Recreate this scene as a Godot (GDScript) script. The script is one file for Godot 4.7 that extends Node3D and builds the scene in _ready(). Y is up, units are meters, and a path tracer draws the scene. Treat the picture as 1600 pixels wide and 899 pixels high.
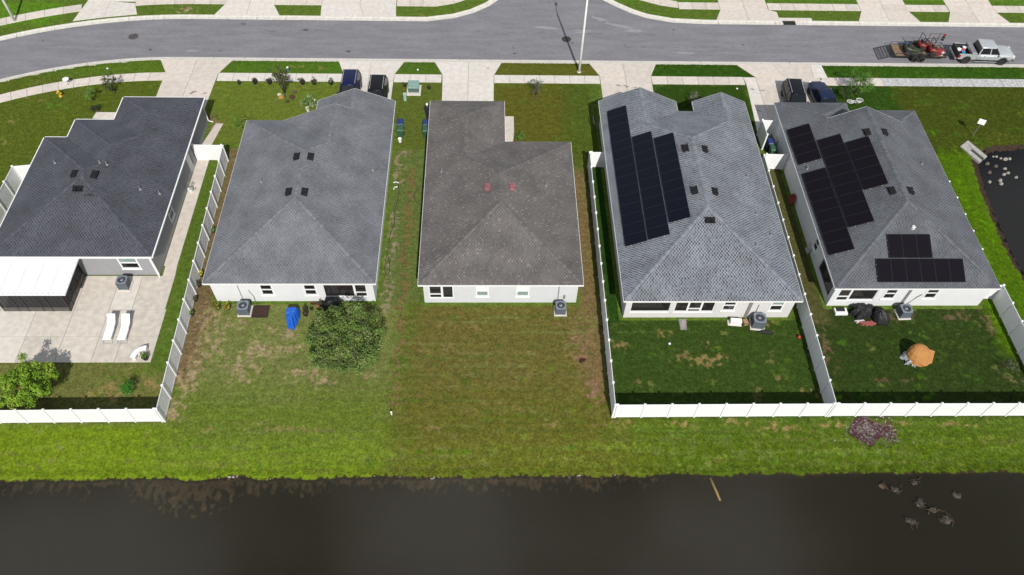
extends Node3D
# Aerial view of five single-storey houses between a pond and a residential street. x right, y up, z towards the pond. Metres.

# ---------------------------------------------------------------- mesh builder
class MB:
	var v := PackedVector3Array()
	var c := PackedColorArray()
	var col := Color(1, 1, 1)
	var x := Transform3D()
	func tri(a: Vector3, b: Vector3, d: Vector3, out := Vector3.ZERO) -> void:
		a = x * a; b = x * b; d = x * d
		if out != Vector3.ZERO and (d - a).cross(b - a).dot(x.basis * out) < 0.0:
			var t := b; b = d; d = t
		v.append(a); v.append(b); v.append(d)
		c.append(col); c.append(col); c.append(col)
	func quad(a: Vector3, b: Vector3, d: Vector3, e: Vector3, out := Vector3.ZERO) -> void:
		tri(a, b, d, out); tri(a, d, e, out)
	func hexa(p: Array) -> void: # four bottom corners round, four top corners round
		var m := Vector3.ZERO
		for q in p: m += q / 8.0
		for f in [[0, 1, 2, 3], [4, 5, 6, 7], [0, 1, 5, 4], [1, 2, 6, 5], [2, 3, 7, 6], [3, 0, 4, 7]]:
			var fc: Vector3 = (p[f[0]] + p[f[1]] + p[f[2]] + p[f[3]]) / 4.0
			quad(p[f[0]], p[f[1]], p[f[2]], p[f[3]], fc - m)
	func box(x0: float, y0: float, z0: float, x1: float, y1: float, z1: float) -> void:
		hexa([Vector3(x0, y0, z0), Vector3(x1, y0, z0), Vector3(x1, y0, z1), Vector3(x0, y0, z1), Vector3(x0, y1, z0), Vector3(x1, y1, z0), Vector3(x1, y1, z1), Vector3(x0, y1, z1)])
	func bevel(x0: float, y0: float, z0: float, x1: float, y1: float, z1: float, b: float) -> void: # box with a chamfered top
		box(x0, y0, z0, x1, y1 - b, z1)
		hexa([Vector3(x0, y1 - b, z0), Vector3(x1, y1 - b, z0), Vector3(x1, y1 - b, z1), Vector3(x0, y1 - b, z1), Vector3(x0 + b, y1, z0 + b), Vector3(x1 - b, y1, z0 + b), Vector3(x1 - b, y1, z1 - b), Vector3(x0 + b, y1, z1 - b)])
	func prism(poly: PackedVector2Array, y0: float, y1: float, b := 0.0) -> void:
		var top := poly
		if b > 0.0:
			var o := Geometry2D.offset_polygon(poly, -b, Geometry2D.JOIN_MITER)
			if o.size() == 1 and o[0].size() == poly.size():
				top = o[0]
				var best := 0
				for k in top.size():
					if top[k].distance_to(poly[0]) < top[best].distance_to(poly[0]): best = k
				var r := PackedVector2Array()
				var back := Geometry2D.is_polygon_clockwise(top) != Geometry2D.is_polygon_clockwise(poly)
				for k in top.size(): r.append(top[(best + (top.size() - k if back else k)) % top.size()])
				top = r
		for yy in [y0, y1]:
			var pp := poly if yy == y0 else top
			var t := Geometry2D.triangulate_polygon(pp)
			for k in range(0, t.size(), 3):
				tri(Vector3(pp[t[k]].x, yy, pp[t[k]].y), Vector3(pp[t[k + 1]].x, yy, pp[t[k + 1]].y), Vector3(pp[t[k + 2]].x, yy, pp[t[k + 2]].y), Vector3.UP if yy == y1 else Vector3.DOWN)
		var cw := Geometry2D.is_polygon_clockwise(poly)
		var ym := y1 - b
		for k in poly.size():
			var k2 := (k + 1) % poly.size()
			var p := poly[k]; var q := poly[k2]
			var d := q - p
			var o := Vector3(d.y, 0, -d.x) * (-1.0 if cw else 1.0)
			quad(Vector3(p.x, y0, p.y), Vector3(q.x, y0, q.y), Vector3(q.x, ym, q.y), Vector3(p.x, ym, p.y), o)
			if b > 0.0:
				quad(Vector3(p.x, ym, p.y), Vector3(q.x, ym, q.y), Vector3(top[k2].x, y1, top[k2].y), Vector3(top[k].x, y1, top[k].y), o + Vector3.UP)
	func loft(rings: Array, caps := true) -> void:
		for k in rings.size() - 1:
			var a: Array = rings[k]
			var b: Array = rings[k + 1]
			var m := Vector3.ZERO
			for q in a: m += q
			for q in b: m += q
			m /= a.size() + b.size()
			for j in a.size():
				var j2 := (j + 1) % a.size()
				quad(a[j], a[j2], b[j2], b[j], (a[j] + a[j2] + b[j] + b[j2]) / 4.0 - m)
		if caps:
			for e in [0, rings.size() - 1]:
				var r: Array = rings[e]
				var m := Vector3.ZERO
				for q in r: m += q / float(r.size())
				var o := Vector3.ZERO
				for q in rings[1 if e == 0 else rings.size() - 2]: o += (m - q) / float(r.size())
				for j in r.size(): tri(m, r[j], r[(j + 1) % r.size()], o)
	func tube(pts: Array, r0: float, r1: float, sides := 6) -> void:
		var rings := []
		for k in pts.size():
			var d: Vector3 = (pts[mini(k + 1, pts.size() - 1)] - pts[maxi(k - 1, 0)]).normalized()
			var u := d.cross(Vector3.UP if absf(d.y) < 0.9 else Vector3.RIGHT).normalized()
			var w := d.cross(u)
			var r := lerpf(r0, r1, k / maxf(1.0, pts.size() - 1.0))
			var ring := []
			for j in sides: ring.append(pts[k] + (u * cos(TAU * j / sides) + w * sin(TAU * j / sides)) * r)
			rings.append(ring)
		loft(rings)
	func lathe(prof: Array, at := Vector3.ZERO, sides := 14, turn := Basis()) -> void: # prof: Vector2(radius, height), turned round y
		var rings := []
		for p in prof:
			var ring := []
			for j in sides: ring.append(at + turn * Vector3(cos(TAU * j / sides) * maxf(p.x, 0.001), p.y, sin(TAU * j / sides) * maxf(p.x, 0.001)))
			rings.append(ring)
		loft(rings)
	func ball(at: Vector3, r: Vector3, sides := 10, rows := 6, bump := 0.0, rng: RandomNumberGenerator = null) -> void:
		var rings := []
		for k in rows + 1:
			var a := -PI / 2 + PI * k / rows
			var ring := []
			for j in sides:
				var f := 1.0 + (rng.randf_range(-bump, bump) if rng else 0.0)
				ring.append(at + Vector3(cos(TAU * j / sides) * cos(a), sin(a), sin(TAU * j / sides) * cos(a)) * maxf(0.02, f) * r)
			rings.append(ring)
		loft(rings, false)
	func shell(st: Array, n := 16, k := 4.0) -> void: # st: [x, half width, y low, y high]: rounded box sections along x
		var rings := []
		for s in st:
			var ring := []
			for j in n:
				var a := TAU * (j + 0.5) / n
				var ca := cos(a); var sa := sin(a)
				var f := pow(pow(absf(ca), k) + pow(absf(sa), k), -1.0 / k)
				ring.append(Vector3(s[0], (s[2] + s[3]) / 2 + sa * f * (s[3] - s[2]) / 2, ca * f * s[1]))
			rings.append(ring)
		loft(rings)
	func done(smooth := false, colored := false) -> ArrayMesh:
		if smooth:
			var st := SurfaceTool.new()
			st.begin(Mesh.PRIMITIVE_TRIANGLES)
			for k in v.size():
				st.set_smooth_group(0)
				if colored: st.set_color(c[k])
				st.add_vertex(v[k])
			st.index()
			st.generate_normals()
			return st.commit()
		var a := []
		a.resize(Mesh.ARRAY_MAX)
		a[Mesh.ARRAY_VERTEX] = v
		var nn := PackedVector3Array()
		nn.resize(v.size())
		for k in range(0, v.size(), 3):
			var q := (v[k + 2] - v[k]).cross(v[k + 1] - v[k]).normalized()
			nn[k] = q; nn[k + 1] = q; nn[k + 2] = q
		a[Mesh.ARRAY_NORMAL] = nn
		if colored: a[Mesh.ARRAY_COLOR] = c
		var m := ArrayMesh.new()
		m.add_surface_from_arrays(Mesh.PRIMITIVE_TRIANGLES, a)
		return m

# ---------------------------------------------------------------- naming and materials
var taken := {}
var mats := {}
var rg := RandomNumberGenerator.new()

func numbered(n: String) -> String:
	var k: int = taken.get(n, 0)
	taken[n] = k + 1
	return n if k == 0 else "%s_%03d" % [n, k]

func thing(nm: String, label: String, category: String, at := Vector3.ZERO, turn := 0.0, group := "") -> Node3D:
	var o := Node3D.new()
	o.name = numbered(nm)
	add_child(o)
	o.position = at
	o.rotation.y = turn
	o.set_meta("label", label)
	o.set_meta("category", category)
	if group != "": o.set_meta("group", group)
	return o

func structure(nm: String, mesh: Mesh = null, m: Material = null) -> Node3D:
	var o: Node3D
	if mesh:
		var mi := MeshInstance3D.new()
		mi.mesh = mesh
		if m: mi.material_override = m
		o = mi
	else:
		o = Node3D.new()
	o.name = numbered(nm)
	add_child(o)
	o.set_meta("kind", "structure")
	return o

func part(parent: Node, nm: String, mesh: Mesh, m: Material, at := Vector3.ZERO, turn := 0.0) -> MeshInstance3D:
	var o := MeshInstance3D.new()
	o.name = nm
	o.mesh = mesh
	o.material_override = m
	o.position = at
	o.rotation.y = turn
	parent.add_child(o, true)
	return o

func copy(o: Node3D, at: Vector3, turn: float, label: String) -> Node3D:
	var d: Node3D = o.duplicate()
	d.name = numbered(String(o.name).rstrip("0123456789").rstrip("_"))
	add_child(d)
	d.position = at
	d.rotation.y = turn
	d.set_meta("label", label)
	return d

func noise_tex(sd: int, freq: float, lo: float, hi: float, oct := 4, size := 256) -> ImageTexture:
	var key := "n%d_%f_%f_%f_%d" % [sd, freq, lo, hi, oct]
	if mats.has(key): return mats[key]
	var n := FastNoiseLite.new()
	n.seed = sd
	n.noise_type = FastNoiseLite.TYPE_SIMPLEX_SMOOTH
	n.frequency = freq
	n.fractal_octaves = oct
	var im := n.get_seamless_image(size, size)
	im.convert(Image.FORMAT_L8)
	var d := im.get_data()
	for k in d.size(): d[k] = int(clampf(lerpf(lo, hi, d[k] / 255.0), 0, 1) * 255)
	mats[key] = ImageTexture.create_from_image(Image.create_from_data(size, size, false, Image.FORMAT_L8, d))
	return mats[key]

func lin(r: float, g: float, b: float) -> Color:
	return Color(r, g, b).linear_to_srgb()

# a plain material with base colour in linear values and mottled grain in world space
func mt(key: String, r := 0.5, g := 0.5, b := 0.5, rough := 0.8, grain := 0.12, scale := 0.5, metal := 0.0) -> StandardMaterial3D:
	if mats.has(key): return mats[key]
	var m := StandardMaterial3D.new()
	m.albedo_color = lin(r, g, b)
	m.roughness = rough
	m.metallic = metal
	if grain > 0.0:
		m.albedo_texture = noise_tex(hash(key) % 7, 0.02, 1.0 - 2.0 * grain, 1.0, 5)
		m.uv1_triplanar = true
		m.uv1_world_triplanar = true
		m.uv1_scale = Vector3(scale, scale, scale)
	mats[key] = m
	return m

func vcol(key: String, rough := 0.9) -> StandardMaterial3D:
	if mats.has(key): return mats[key]
	var m := StandardMaterial3D.new()
	m.vertex_color_use_as_albedo = true
	m.roughness = rough
	mats[key] = m
	return m

func glass(key: String, r: float, g: float, b: float, alpha: float, rough := 0.04) -> StandardMaterial3D:
	if mats.has(key): return mats[key]
	var m := StandardMaterial3D.new()
	m.albedo_color = lin(r, g, b)
	m.albedo_color.a = alpha
	m.roughness = rough
	if alpha < 1.0: m.transparency = BaseMaterial3D.TRANSPARENCY_ALPHA
	mats[key] = m
	return m

func v2(a: Array) -> PackedVector2Array:
	var r := PackedVector2Array()
	for k in range(0, a.size(), 2): r.append(Vector2(a[k], a[k + 1]))
	return r

# ---------------------------------------------------------------- the place
const MX0 := -54.0
const MZ0 := -79.0
const MW := 1536
const MH := 930
const MS := 0.0745        # metres per pixel of the lawn map
var LR := PackedFloat32Array()
var LG := PackedFloat32Array()
var LB := PackedFloat32Array()
var mask := PackedByteArray()
var wob := FastNoiseLite.new()
var fine := FastNoiseLite.new()
const POND2 := [75.0, -53.5, 50.2, -52.9, 47.6, -52.6, 46.2, -52.2, 45.2, -51.4, 44.8, -49.5, 44.4, -46.7, 44.2, -44.0, 44.05, -41.5, 44.0, -39.5, 44.3, -37.5, 45.5, -35.0, 49.0, -33.0, 75.0, -32.0]
var pond2: PackedVector2Array
var road_poly: PackedVector2Array

func _ready() -> void:
	rg.seed = 7
	wob.seed = 3; wob.frequency = 0.25; wob.fractal_octaves = 4
	fine.seed = 11; fine.frequency = 1.6; fine.fractal_octaves = 3
	# camera: a drone 49.3 m up, looking 53.5 degrees down over the pond
	var cam := Camera3D.new()
	cam.name = "camera"
	add_child(cam)
	cam.position = Vector3(0, 49.31, 0)
	cam.basis = Basis(Vector3.RIGHT, deg_to_rad(-53.5)) * Basis(Vector3.UP, deg_to_rad(-1.697))
	cam.fov = 40.6
	cam.near = 0.5
	cam.far = 1500.0
	cam.current = true
	# sky
	var env := Environment.new()
	env.background_mode = Environment.BG_SKY
	var sm := ProceduralSkyMaterial.new()
	sm.sky_top_color = Color(0.34, 0.45, 0.6)
	sm.sky_horizon_color = Color(0.76, 0.79, 0.83)
	sm.ground_bottom_color = Color(0.25, 0.27, 0.2)
	sm.ground_horizon_color = Color(0.62, 0.66, 0.68)
	sm.sky_curve = 0.2
	sm.sky_cover = cloud_cover()
	sm.sky_cover_modulate = Color(1.15, 1.13, 1.08)
	sm.sky_energy_multiplier = 0.85
	var sky := Sky.new()
	sky.sky_material = sm
	env.sky = sky
	env.sky_rotation = Vector3(0, PI - 0.35, 0)
	env.tonemap_mode = Environment.TONE_MAPPER_LINEAR
	env.tonemap_exposure = 1.1
	env.sdfgi_enabled = true
	env.ssao_enabled = true
	env.ssil_enabled = true
	var we := WorldEnvironment.new()
	we.name = "world_environment"
	we.environment = env
	add_child(we)
	# sun: behind the camera, a little to the right, 43 degrees high
	var sun := DirectionalLight3D.new()
	sun.name = "sun"
	add_child(sun)
	var el := deg_to_rad(43.0)
	var az := deg_to_rad(9.8)
	sun.look_at_from_position(Vector3.ZERO, Vector3(-sin(az) * cos(el), -sin(el), -cos(az) * cos(el)))
	sun.light_energy = 1.5
	sun.light_color = Color(1.0, 0.982, 0.95)
	sun.light_angular_distance = 0.5
	sun.shadow_enabled = true

	pond2 = v2(POND2)
	shared_materials()
	build_road()
	build_concrete()
	build_houses()
	build_fences()
	paint_lawn()
	build_terrain()
	build_grass()
	build_water()
	build_things()

# materials that several builders use
func shared_materials() -> void:
	mt("rubber", 0.02, 0.02, 0.021, 0.9, 0.1)
	mt("conduit_grey", 0.2, 0.2, 0.2, 0.6, 0.05)
	mt("pale_metal", 0.6, 0.6, 0.6, 0.4, 0.1)
	mt("white_frame", 0.74, 0.74, 0.74, 0.5, 0.02)
	mt("mulch", 0.085, 0.035, 0.025, 0.9, 0.3, 3.0)
	mt("chrome", 0.6, 0.6, 0.6, 0.2, 0.0, 1.0, 0.9)
	mt("rim_bright", 0.42, 0.42, 0.43, 0.3, 0.0, 1.0, 0.7)
	mt("box_green", 0.075, 0.14, 0.12, 0.6, 0.08)
	mt("fabric_white", 0.6, 0.6, 0.6, 0.9, 0.1)
	mt("porch_floor", 0.42, 0.4, 0.38, 0.9, 0.1)

func cloud_cover() -> ImageTexture:
	var n := FastNoiseLite.new()
	n.seed = 21; n.frequency = 2.2; n.fractal_octaves = 5
	var im := Image.create(512, 256, false, Image.FORMAT_RGBA8)
	for y in 256:
		var lat := PI / 2 - PI * (y + 0.5) / 256.0
		for x in 512:
			var lon := TAU * x / 512.0
			var d := Vector3(cos(lon) * cos(lat), sin(lat), sin(lon) * cos(lat))
			var f := n.get_noise_3d(d.x, d.y * 1.6, d.z)
			var a := clampf((f + 0.12) * 2.2, 0.0, 1.0) if lat > 0.0 else 0.0
			im.set_pixel(x, y, Color(1, 1, 1, a * 0.8))
	return ImageTexture.create_from_image(im)

# the street's own coordinates: s along it, r its distance from the bend's centre
func rp(s: float, r: float) -> Vector2:
	if s >= 0.0: return Vector2(-31.0 + s, -28.0 - r)
	var a := s / 37.0
	return Vector2(-31.0 + r * sin(a), -28.0 - r * cos(a))

func band(s0: float, s1: float, r0: float, r1: float, step := 1.5) -> PackedVector2Array:
	var n := maxi(1, int(ceil((s1 - s0) / step))) if s0 < 0.0 else 1
	var p := PackedVector2Array()
	for k in n + 1: p.append(rp(lerpf(s0, s1, float(k) / n), r0))
	for k in n + 1: p.append(rp(lerpf(s1, s0, float(k) / n), r1))
	return p

func block(poly: PackedVector2Array) -> void:
	var lo := poly[0]; var hi := poly[0]
	for p in poly:
		lo = lo.min(p); hi = hi.max(p)
	if mask.is_empty(): mask.resize(MW * MH)
	for j in range(maxi(0, int((lo.y - MZ0) / MS)), mini(MH, int((hi.y - MZ0) / MS) + 1)):
		for i in range(maxi(0, int((lo.x - MX0) / MS)), mini(MW, int((hi.x - MX0) / MS) + 1)):
			if Geometry2D.is_point_in_polygon(Vector2(MX0 + (i + 0.5) * MS, MZ0 + (j + 0.5) * MS), poly): mask[j * MW + i] = 1

const KERB_L := [-6.5, -71.4, -5.67, -71.59, -3.66, -72.02, -1.64, -72.97, 0.07, -74.27, 0.97, -75.35, 1.8, -77.0, 2.2, -80.0, 2.2, -110.0]
const KERB_R := [11.0, -110.0, 11.0, -79.5, 11.5, -77.3, 12.44, -75.57, 13.6, -74.52, 15.21, -73.26, 16.83, -72.37, 19.48, -71.62, 22.88, -71.4]

func build_road() -> void:
	road_poly = PackedVector2Array()
	for k in 31: road_poly.append(rp(lerpf(-60, 0, k / 30.0), 37.05))
	road_poly.append(rp(130, 37.05)); road_poly.append(rp(130, 43.4))
	var kr := v2(KERB_R); kr.reverse()
	for p in kr: road_poly.append(p)
	var kl := v2(KERB_L); kl.reverse()
	for p in kl: road_poly.append(p)
	for k in 31: road_poly.append(rp(lerpf(0, -60, k / 30.0), 43.4))
	var mb := MB.new()
	mb.prism(road_poly, -0.3, -0.02)
	var asphalt := StandardMaterial3D.new()
	asphalt.roughness = 0.92
	asphalt.albedo_color = lin(0.222, 0.217, 0.238)
	asphalt.albedo_texture = noise_tex(5, 0.012, 0.87, 1.0, 6, 512)
	asphalt.uv1_triplanar = true; asphalt.uv1_world_triplanar = true
	asphalt.uv1_scale = Vector3(0.03, 0.11, 0.16)
	asphalt.detail_enabled = true
	asphalt.detail_blend_mode = BaseMaterial3D.BLEND_MODE_MUL
	asphalt.detail_albedo = noise_tex(9, 0.09, 0.86, 1.0, 3, 512)
	asphalt.uv2_triplanar = true; asphalt.uv2_world_triplanar = true
	asphalt.uv2_scale = Vector3(0.4, 0.4, 0.4)
	structure("road", mb.done(), asphalt)
	block(road_poly)
	# cracks and tar spots lying on the asphalt
	var spots := MB.new()
	for q in [[-34.0, -66.2, 0.22], [-25.5, -70.6, 0.3], [-19.0, -69.7, 0.35], [-14.2, -66.2, 0.3], [-27.0, -66.1, 0.15], [2.6, -66.1, 0.2], [2.5, -67.0, 0.15], [8.6, -67.9, 0.18], [14.0, -67.6, 0.12], [26.4, -67.9, 0.2], [-45.0, -67.5, 0.15], [1.0, -66.0, 0.1], [19.5, -70.3, 0.2]]:
		var pp := PackedVector2Array()
		for k in 9: pp.append(Vector2(q[0] + cos(TAU * k / 9) * q[2] * rg.randf_range(0.5, 1.3), q[1] + sin(TAU * k / 9) * q[2] * 0.7 * rg.randf_range(0.5, 1.2)))
		spots.prism(pp, -0.025, -0.014)
	for q in [[-30.0, -68.6, -14.0, -70.1], [14.0, -67.2, 40.0, -67.9], [-3.0, -69.8, 24.0, -69.3]]:
		var t := 0.0
		while t < 1.0:
			var a := Vector2(lerpf(q[0], q[2], t), lerpf(q[1], q[3], t) + rg.randf_range(-0.06, 0.06))
			var ln := rg.randf_range(0.2, 0.9)
			var b := a + Vector2(ln, rg.randf_range(-0.08, 0.08))
			var w := rg.randf_range(0.012, 0.03)
			spots.prism(PackedVector2Array([a + Vector2(0, w), b + Vector2(0, w), b - Vector2(0, w), a - Vector2(0, w)]), -0.025, -0.015)
			t += (ln + rg.randf_range(0.3, 1.6)) / absf(q[2] - q[0])
	var so := structure("road_marks", spots.done(), mt("tar", 0.12, 0.12, 0.125, 0.8, 0.2))
	so.set_meta("kind", "stuff")
	so.set_meta("label", "dark tar spots and fine cracks along the grey asphalt"); so.set_meta("category", "tar spots")
	var pale := MB.new() # worn pale smears near the side street
	for q in [[13.5, -70.9, 1.9, 0.25, 0.35], [15.5, -70.2, 1.2, 0.3, 0.1], [11.6, -72.2, 0.9, 0.2, 0.7], [6.0, -70.4, 1.6, 0.18, 0.05], [9.8, -69.9, 0.9, 0.15, 0.0], [-30.0, -66.0, 0.8, 0.1, 0.0], [20.0, -66.4, 1.5, 0.12, 0.02]]:
		for k in 3:
			var pp := PackedVector2Array()
			var c := Vector2(q[0] + rg.randfn() * 0.4, q[1] + rg.randfn() * 0.12)
			for j in 14: pp.append(c + (Vector2(cos(TAU * j / 14) * q[2] * rg.randf_range(0.4, 1.0), sin(TAU * j / 14) * q[3] * rg.randf_range(0.4, 1.0))).rotated(q[4]))
			pale.prism(pp, -0.03, -0.0165 + k * 0.0012)
	var po := structure("road_smears", pale.done(), mt("smear", 0.255, 0.25, 0.27, 0.9, 0.06, 0.8))
	po.set_meta("kind", "stuff"); po.set_meta("label", "pale worn smears on the asphalt near the side street"); po.set_meta("category", "road wear")
	# kerbs: ten-foot sections of rolled concrete
	var conc := mt("kerb", 0.580, 0.552, 0.502, 0.9, 0.06, 0.35)
	var kerb := structure("kerb")
	var s := -36.0
	while s < 92.0:
		kerb_section(kerb, [rp(s, 37.05), rp(s + 1.5, 37.05), rp(s + 3.03, 37.05)], [rp(s, 36.57), rp(s + 1.5, 36.57), rp(s + 3.03, 36.57)], conc)
		for gap in [[-36.0, 24.5], [53.88, 62.1], [64.3, 93.0]]: # open at the side street and at the storm drain
			var fa := maxf(s, gap[0]); var fb := minf(s + 3.03, gap[1])
			if fb > fa + 0.1: kerb_section(kerb, [rp(fa, 43.4), rp((fa + fb) / 2, 43.4), rp(fb, 43.4)], [rp(fa, 44.05), rp((fa + fb) / 2, 44.05), rp(fb, 44.05)], conc)
		s += 3.05
	for line in [KERB_L, KERB_R]:
		var p := v2(line)
		var off := []
		for k in p.size():
			var d := (p[mini(k + 1, p.size() - 1)] - p[maxi(k - 1, 0)]).normalized()
			off.append(p[k] + Vector2(d.y, -d.x) * 0.66)
		for k in p.size() - 1: kerb_section(kerb, [p[k], p[k].lerp(p[k + 1], 0.995)], [off[k], off[k].lerp(off[k + 1], 0.995)], conc)
	# manhole covers
	for q in [[-36.2, -68.3, "grey manhole cover in the road near the bend", 0.13], [8.03, -68.55, "rusty brown manhole cover near the tall white street light", 0.06]]:
		var o := thing("manhole_cover", q[2], "manhole cover", Vector3(q[0], -0.02, q[1]), 0, "manhole covers in the road")
		var ring := MB.new(); ring.lathe([Vector2(0.3, 0.0), Vector2(0.5, 0.0), Vector2(0.48, 0.012), Vector2(0.34, 0.012)], Vector3.ZERO, 20)
		part(o, "rim", ring.done(), mt("manrim%f" % q[3], q[3] * 0.7, q[3] * 0.6, q[3] * 0.55, 0.7, 0.2))
		var lid := MB.new(); lid.lathe([Vector2(0, 0), Vector2(0.335, 0.0), Vector2(0.335, 0.01), Vector2(0, 0.01)], Vector3.ZERO, 20)
		for k in 5: lid.box(-0.25, 0.009, -0.22 + k * 0.1, 0.25, 0.016, -0.18 + k * 0.1)
		part(o, "lid", lid.done(), mt("manlid%f" % q[3], q[3], q[3] * 0.85, q[3] * 0.8, 0.6, 0.2))

func kerb_section(parent: Node, lip: Array, back: Array, m: Material) -> void:
	var mb := MB.new()
	var rings := []
	for k in lip.size():
		var a: Vector2 = lip[k]; var b: Vector2 = back[k]
		var mid := a.lerp(b, 0.6)
		rings.append([Vector3(a.x, -0.3, a.y), Vector3(a.x, -0.008, a.y), Vector3(mid.x, 0.015, mid.y), Vector3(a.lerp(b, 0.8).x, 0.06, a.lerp(b, 0.8).y), Vector3(b.x, 0.07, b.y), Vector3(b.x, -0.3, b.y)])
	mb.loft(rings)
	part(parent, "kerb_section", mb.done(), m)
	var poly := PackedVector2Array()
	for p in lip: poly.append(p)
	var bb := back.duplicate(); bb.reverse()
	for p in bb: poly.append(p)
	block(poly)

# concrete slabs: each polygon is a piece of its own, its edge eased and its top a few millimetres off its neighbours'
func slab(parent: Node, poly: PackedVector2Array, m: Material, top := 0.05, nm := "slab") -> void:
	var mb := MB.new()
	var o := Geometry2D.offset_polygon(poly, -0.011, Geometry2D.JOIN_MITER)
	if o.is_empty(): return
	mb.prism(o[0], -0.06, top + rg.randf_range(-0.004, 0.004), 0.012)
	part(parent, nm, mb.done(), m)
	block(poly)

func slab_grid(parent: Node, xs: Array, zs: Array, ms: Array, top := 0.05) -> void:
	for i in xs.size() - 1:
		for j in zs.size() - 1:
			slab(parent, v2([xs[i], zs[j], xs[i + 1], zs[j], xs[i + 1], zs[j + 1], xs[i], zs[j + 1]]), ms[rg.randi() % ms.size()], top)

func build_concrete() -> void:
	var warm := [mt("conc_a", 0.562, 0.500, 0.445, 0.9, 0.05, 0.3), mt("conc_b", 0.530, 0.475, 0.425, 0.9, 0.05, 0.27), mt("conc_c", 0.583, 0.527, 0.471, 0.9, 0.05, 0.33)]
	var pale := [mt("conc_d", 0.604, 0.564, 0.522, 0.9, 0.05, 0.3), mt("conc_e", 0.578, 0.538, 0.496, 0.9, 0.05, 0.26)]
	var grey := [mt("conc_f", 0.46, 0.46, 0.465, 0.9, 0.12, 0.6), mt("conc_g", 0.5, 0.5, 0.5, 0.9, 0.12, 0.55)]
	# near pavement, broken by the five drives
	var near := structure("pavement")
	for q in [[-34.0, -0.6], [4.6, 16.7], [21.7, 26.35], [31.5, 41.95], [47.1, 56.35], [64.2, 90.0]]:
		var n := int(round((q[1] - q[0]) / 1.52))
		for k in n:
			var a := lerpf(q[0], q[1], float(k) / n); var b := lerpf(q[0], q[1], float(k + 1) / n)
			var set_ := grey if a > 69.0 else (warm if a > 47.0 or a < 0.0 else pale)
			slab(near, band(a, b, 33.4, 34.6, 0.8), set_[rg.randi() % set_.size()])
	# far pavement
	var far := structure("pavement")
	for q in [[-24.0, -9.5], [-5.2, 2.9], [8.1, 13.1], [21.1, 25.3], [51.6, 56.1], [61.4, 71.6], [76.8, 81.4], [86.6, 94.0]]:
		var n := maxi(1, int(round((q[1] - q[0]) / 1.52)))
		for k in n: slab(far, band(lerpf(q[0], q[1], float(k) / n), lerpf(q[0], q[1], float(k + 1) / n), 46.0, 47.25, 0.8), warm[rg.randi() % 3])
	for q in [[-5.7, -74.0, -3.7, -74.6, -4.0, -75.7, -5.9, -75.25], [-3.7, -74.6, -1.8, -75.7, -2.6, -76.8, -4.0, -75.7], [-1.8, -75.7, -0.6, -77.4, -1.8, -78.0, -2.6, -76.8], [20.55, -74.2, 18.6, -74.65, 18.9, -75.9, 20.6, -75.4], [18.6, -74.65, 16.5, -75.6, 17.1, -76.8, 18.9, -75.9], [16.5, -75.6, 14.8, -77.2, 15.7, -78.1, 17.1, -76.8]]:
		slab(far, v2(q), warm[0])
	# the five drives: flared apron, pavement crossing and bays
	var drives := [
		[[-32.55, -64.57, -31.57, -62.6, -26.4, -62.6, -25.45, -64.57], -31.57, -26.4, -31.58, -26.7, [-62.6, -61.4, -58.6, -55.3], warm],
		[[-15.0, -64.57, -14.3, -62.6, -9.3, -62.6, -8.44, -64.57], -14.3, -9.3, -14.0, -9.4, [-62.6, -61.4, -58.4, -55.2], pale],
		[[-5.44, -64.57, -4.6, -62.6, 0.5, -62.6, 1.28, -64.57], -4.6, 0.5, -4.46, 0.43, [-62.6, -61.4, -58.2, -55.2], pale],
		[[10.05, -64.57, 10.98, -62.6, 16.1, -62.6, 16.87, -64.57], 10.98, 16.1, 11.0, 16.0, [-62.6, -61.4, -58.4, -55.3], warm],
		[[25.0, -64.57, 26.6, -62.6, 32.5, -62.6, 32.6, -64.57], 26.6, 33.1, 26.6, 33.0, [-62.6, -61.4, -58.4, -55.3], warm]]
	for d in drives:
		var dr := structure("driveway")
		var ap := v2(d[0])
		var m1 := ap[0].lerp(ap[3], 0.5); var m2 := ap[1].lerp(ap[2], 0.5)
		slab(dr, PackedVector2Array([ap[0], ap[1], m2, m1]), d[6][0])
		slab(dr, PackedVector2Array([m1, m2, ap[2], ap[3]]), d[6][1])
		var z: Array = d[5]
		for k in z.size() - 1:
			var l0 := lerpf(d[1], d[3], float(k) / 3); var l1 := lerpf(d[1], d[3], (k + 1) / 3.0)
			var r0 := lerpf(d[2], d[4], float(k) / 3); var r1 := lerpf(d[2], d[4], (k + 1) / 3.0)
			slab(dr, PackedVector2Array([Vector2(l0, z[k]), Vector2((l0 + r0) / 2, z[k]), Vector2((l1 + r1) / 2, z[k + 1]), Vector2(l1, z[k + 1])]), d[6][k % 2])
			slab(dr, PackedVector2Array([Vector2((l0 + r0) / 2, z[k]), Vector2(r0, z[k]), Vector2(r1, z[k + 1]), Vector2((l1 + r1) / 2, z[k + 1])]), d[6][(k + 1) % 2])
	var stain := MB.new() # oil drips on the drives
	for q in [[-28.4, -59.6, 0.4], [-27.1, -59.5, 0.22], [-28.1, -59.75, 0.2], [12.7, -61.1, 0.3], [13.6, -61.0, 0.35], [14.2, -60.9, 0.2], [25.9, -60.7, 0.25], [26.9, -60.6, 0.25], [25.75, -57.6, 0.25], [-0.1, -63.6, 0.15]]:
		for k in 4:
			var pp := PackedVector2Array()
			var o := Vector2(q[0] + rg.randfn() * q[2] * 0.4, q[1] + rg.randfn() * q[2] * 0.3)
			for j in 10: pp.append(o + Vector2(cos(TAU * j / 10), sin(TAU * j / 10) * 0.6) * q[2] * rg.randf_range(0.2, 0.6))
			stain.prism(pp, 0.04, 0.0575 + k * 0.0012)
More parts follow.
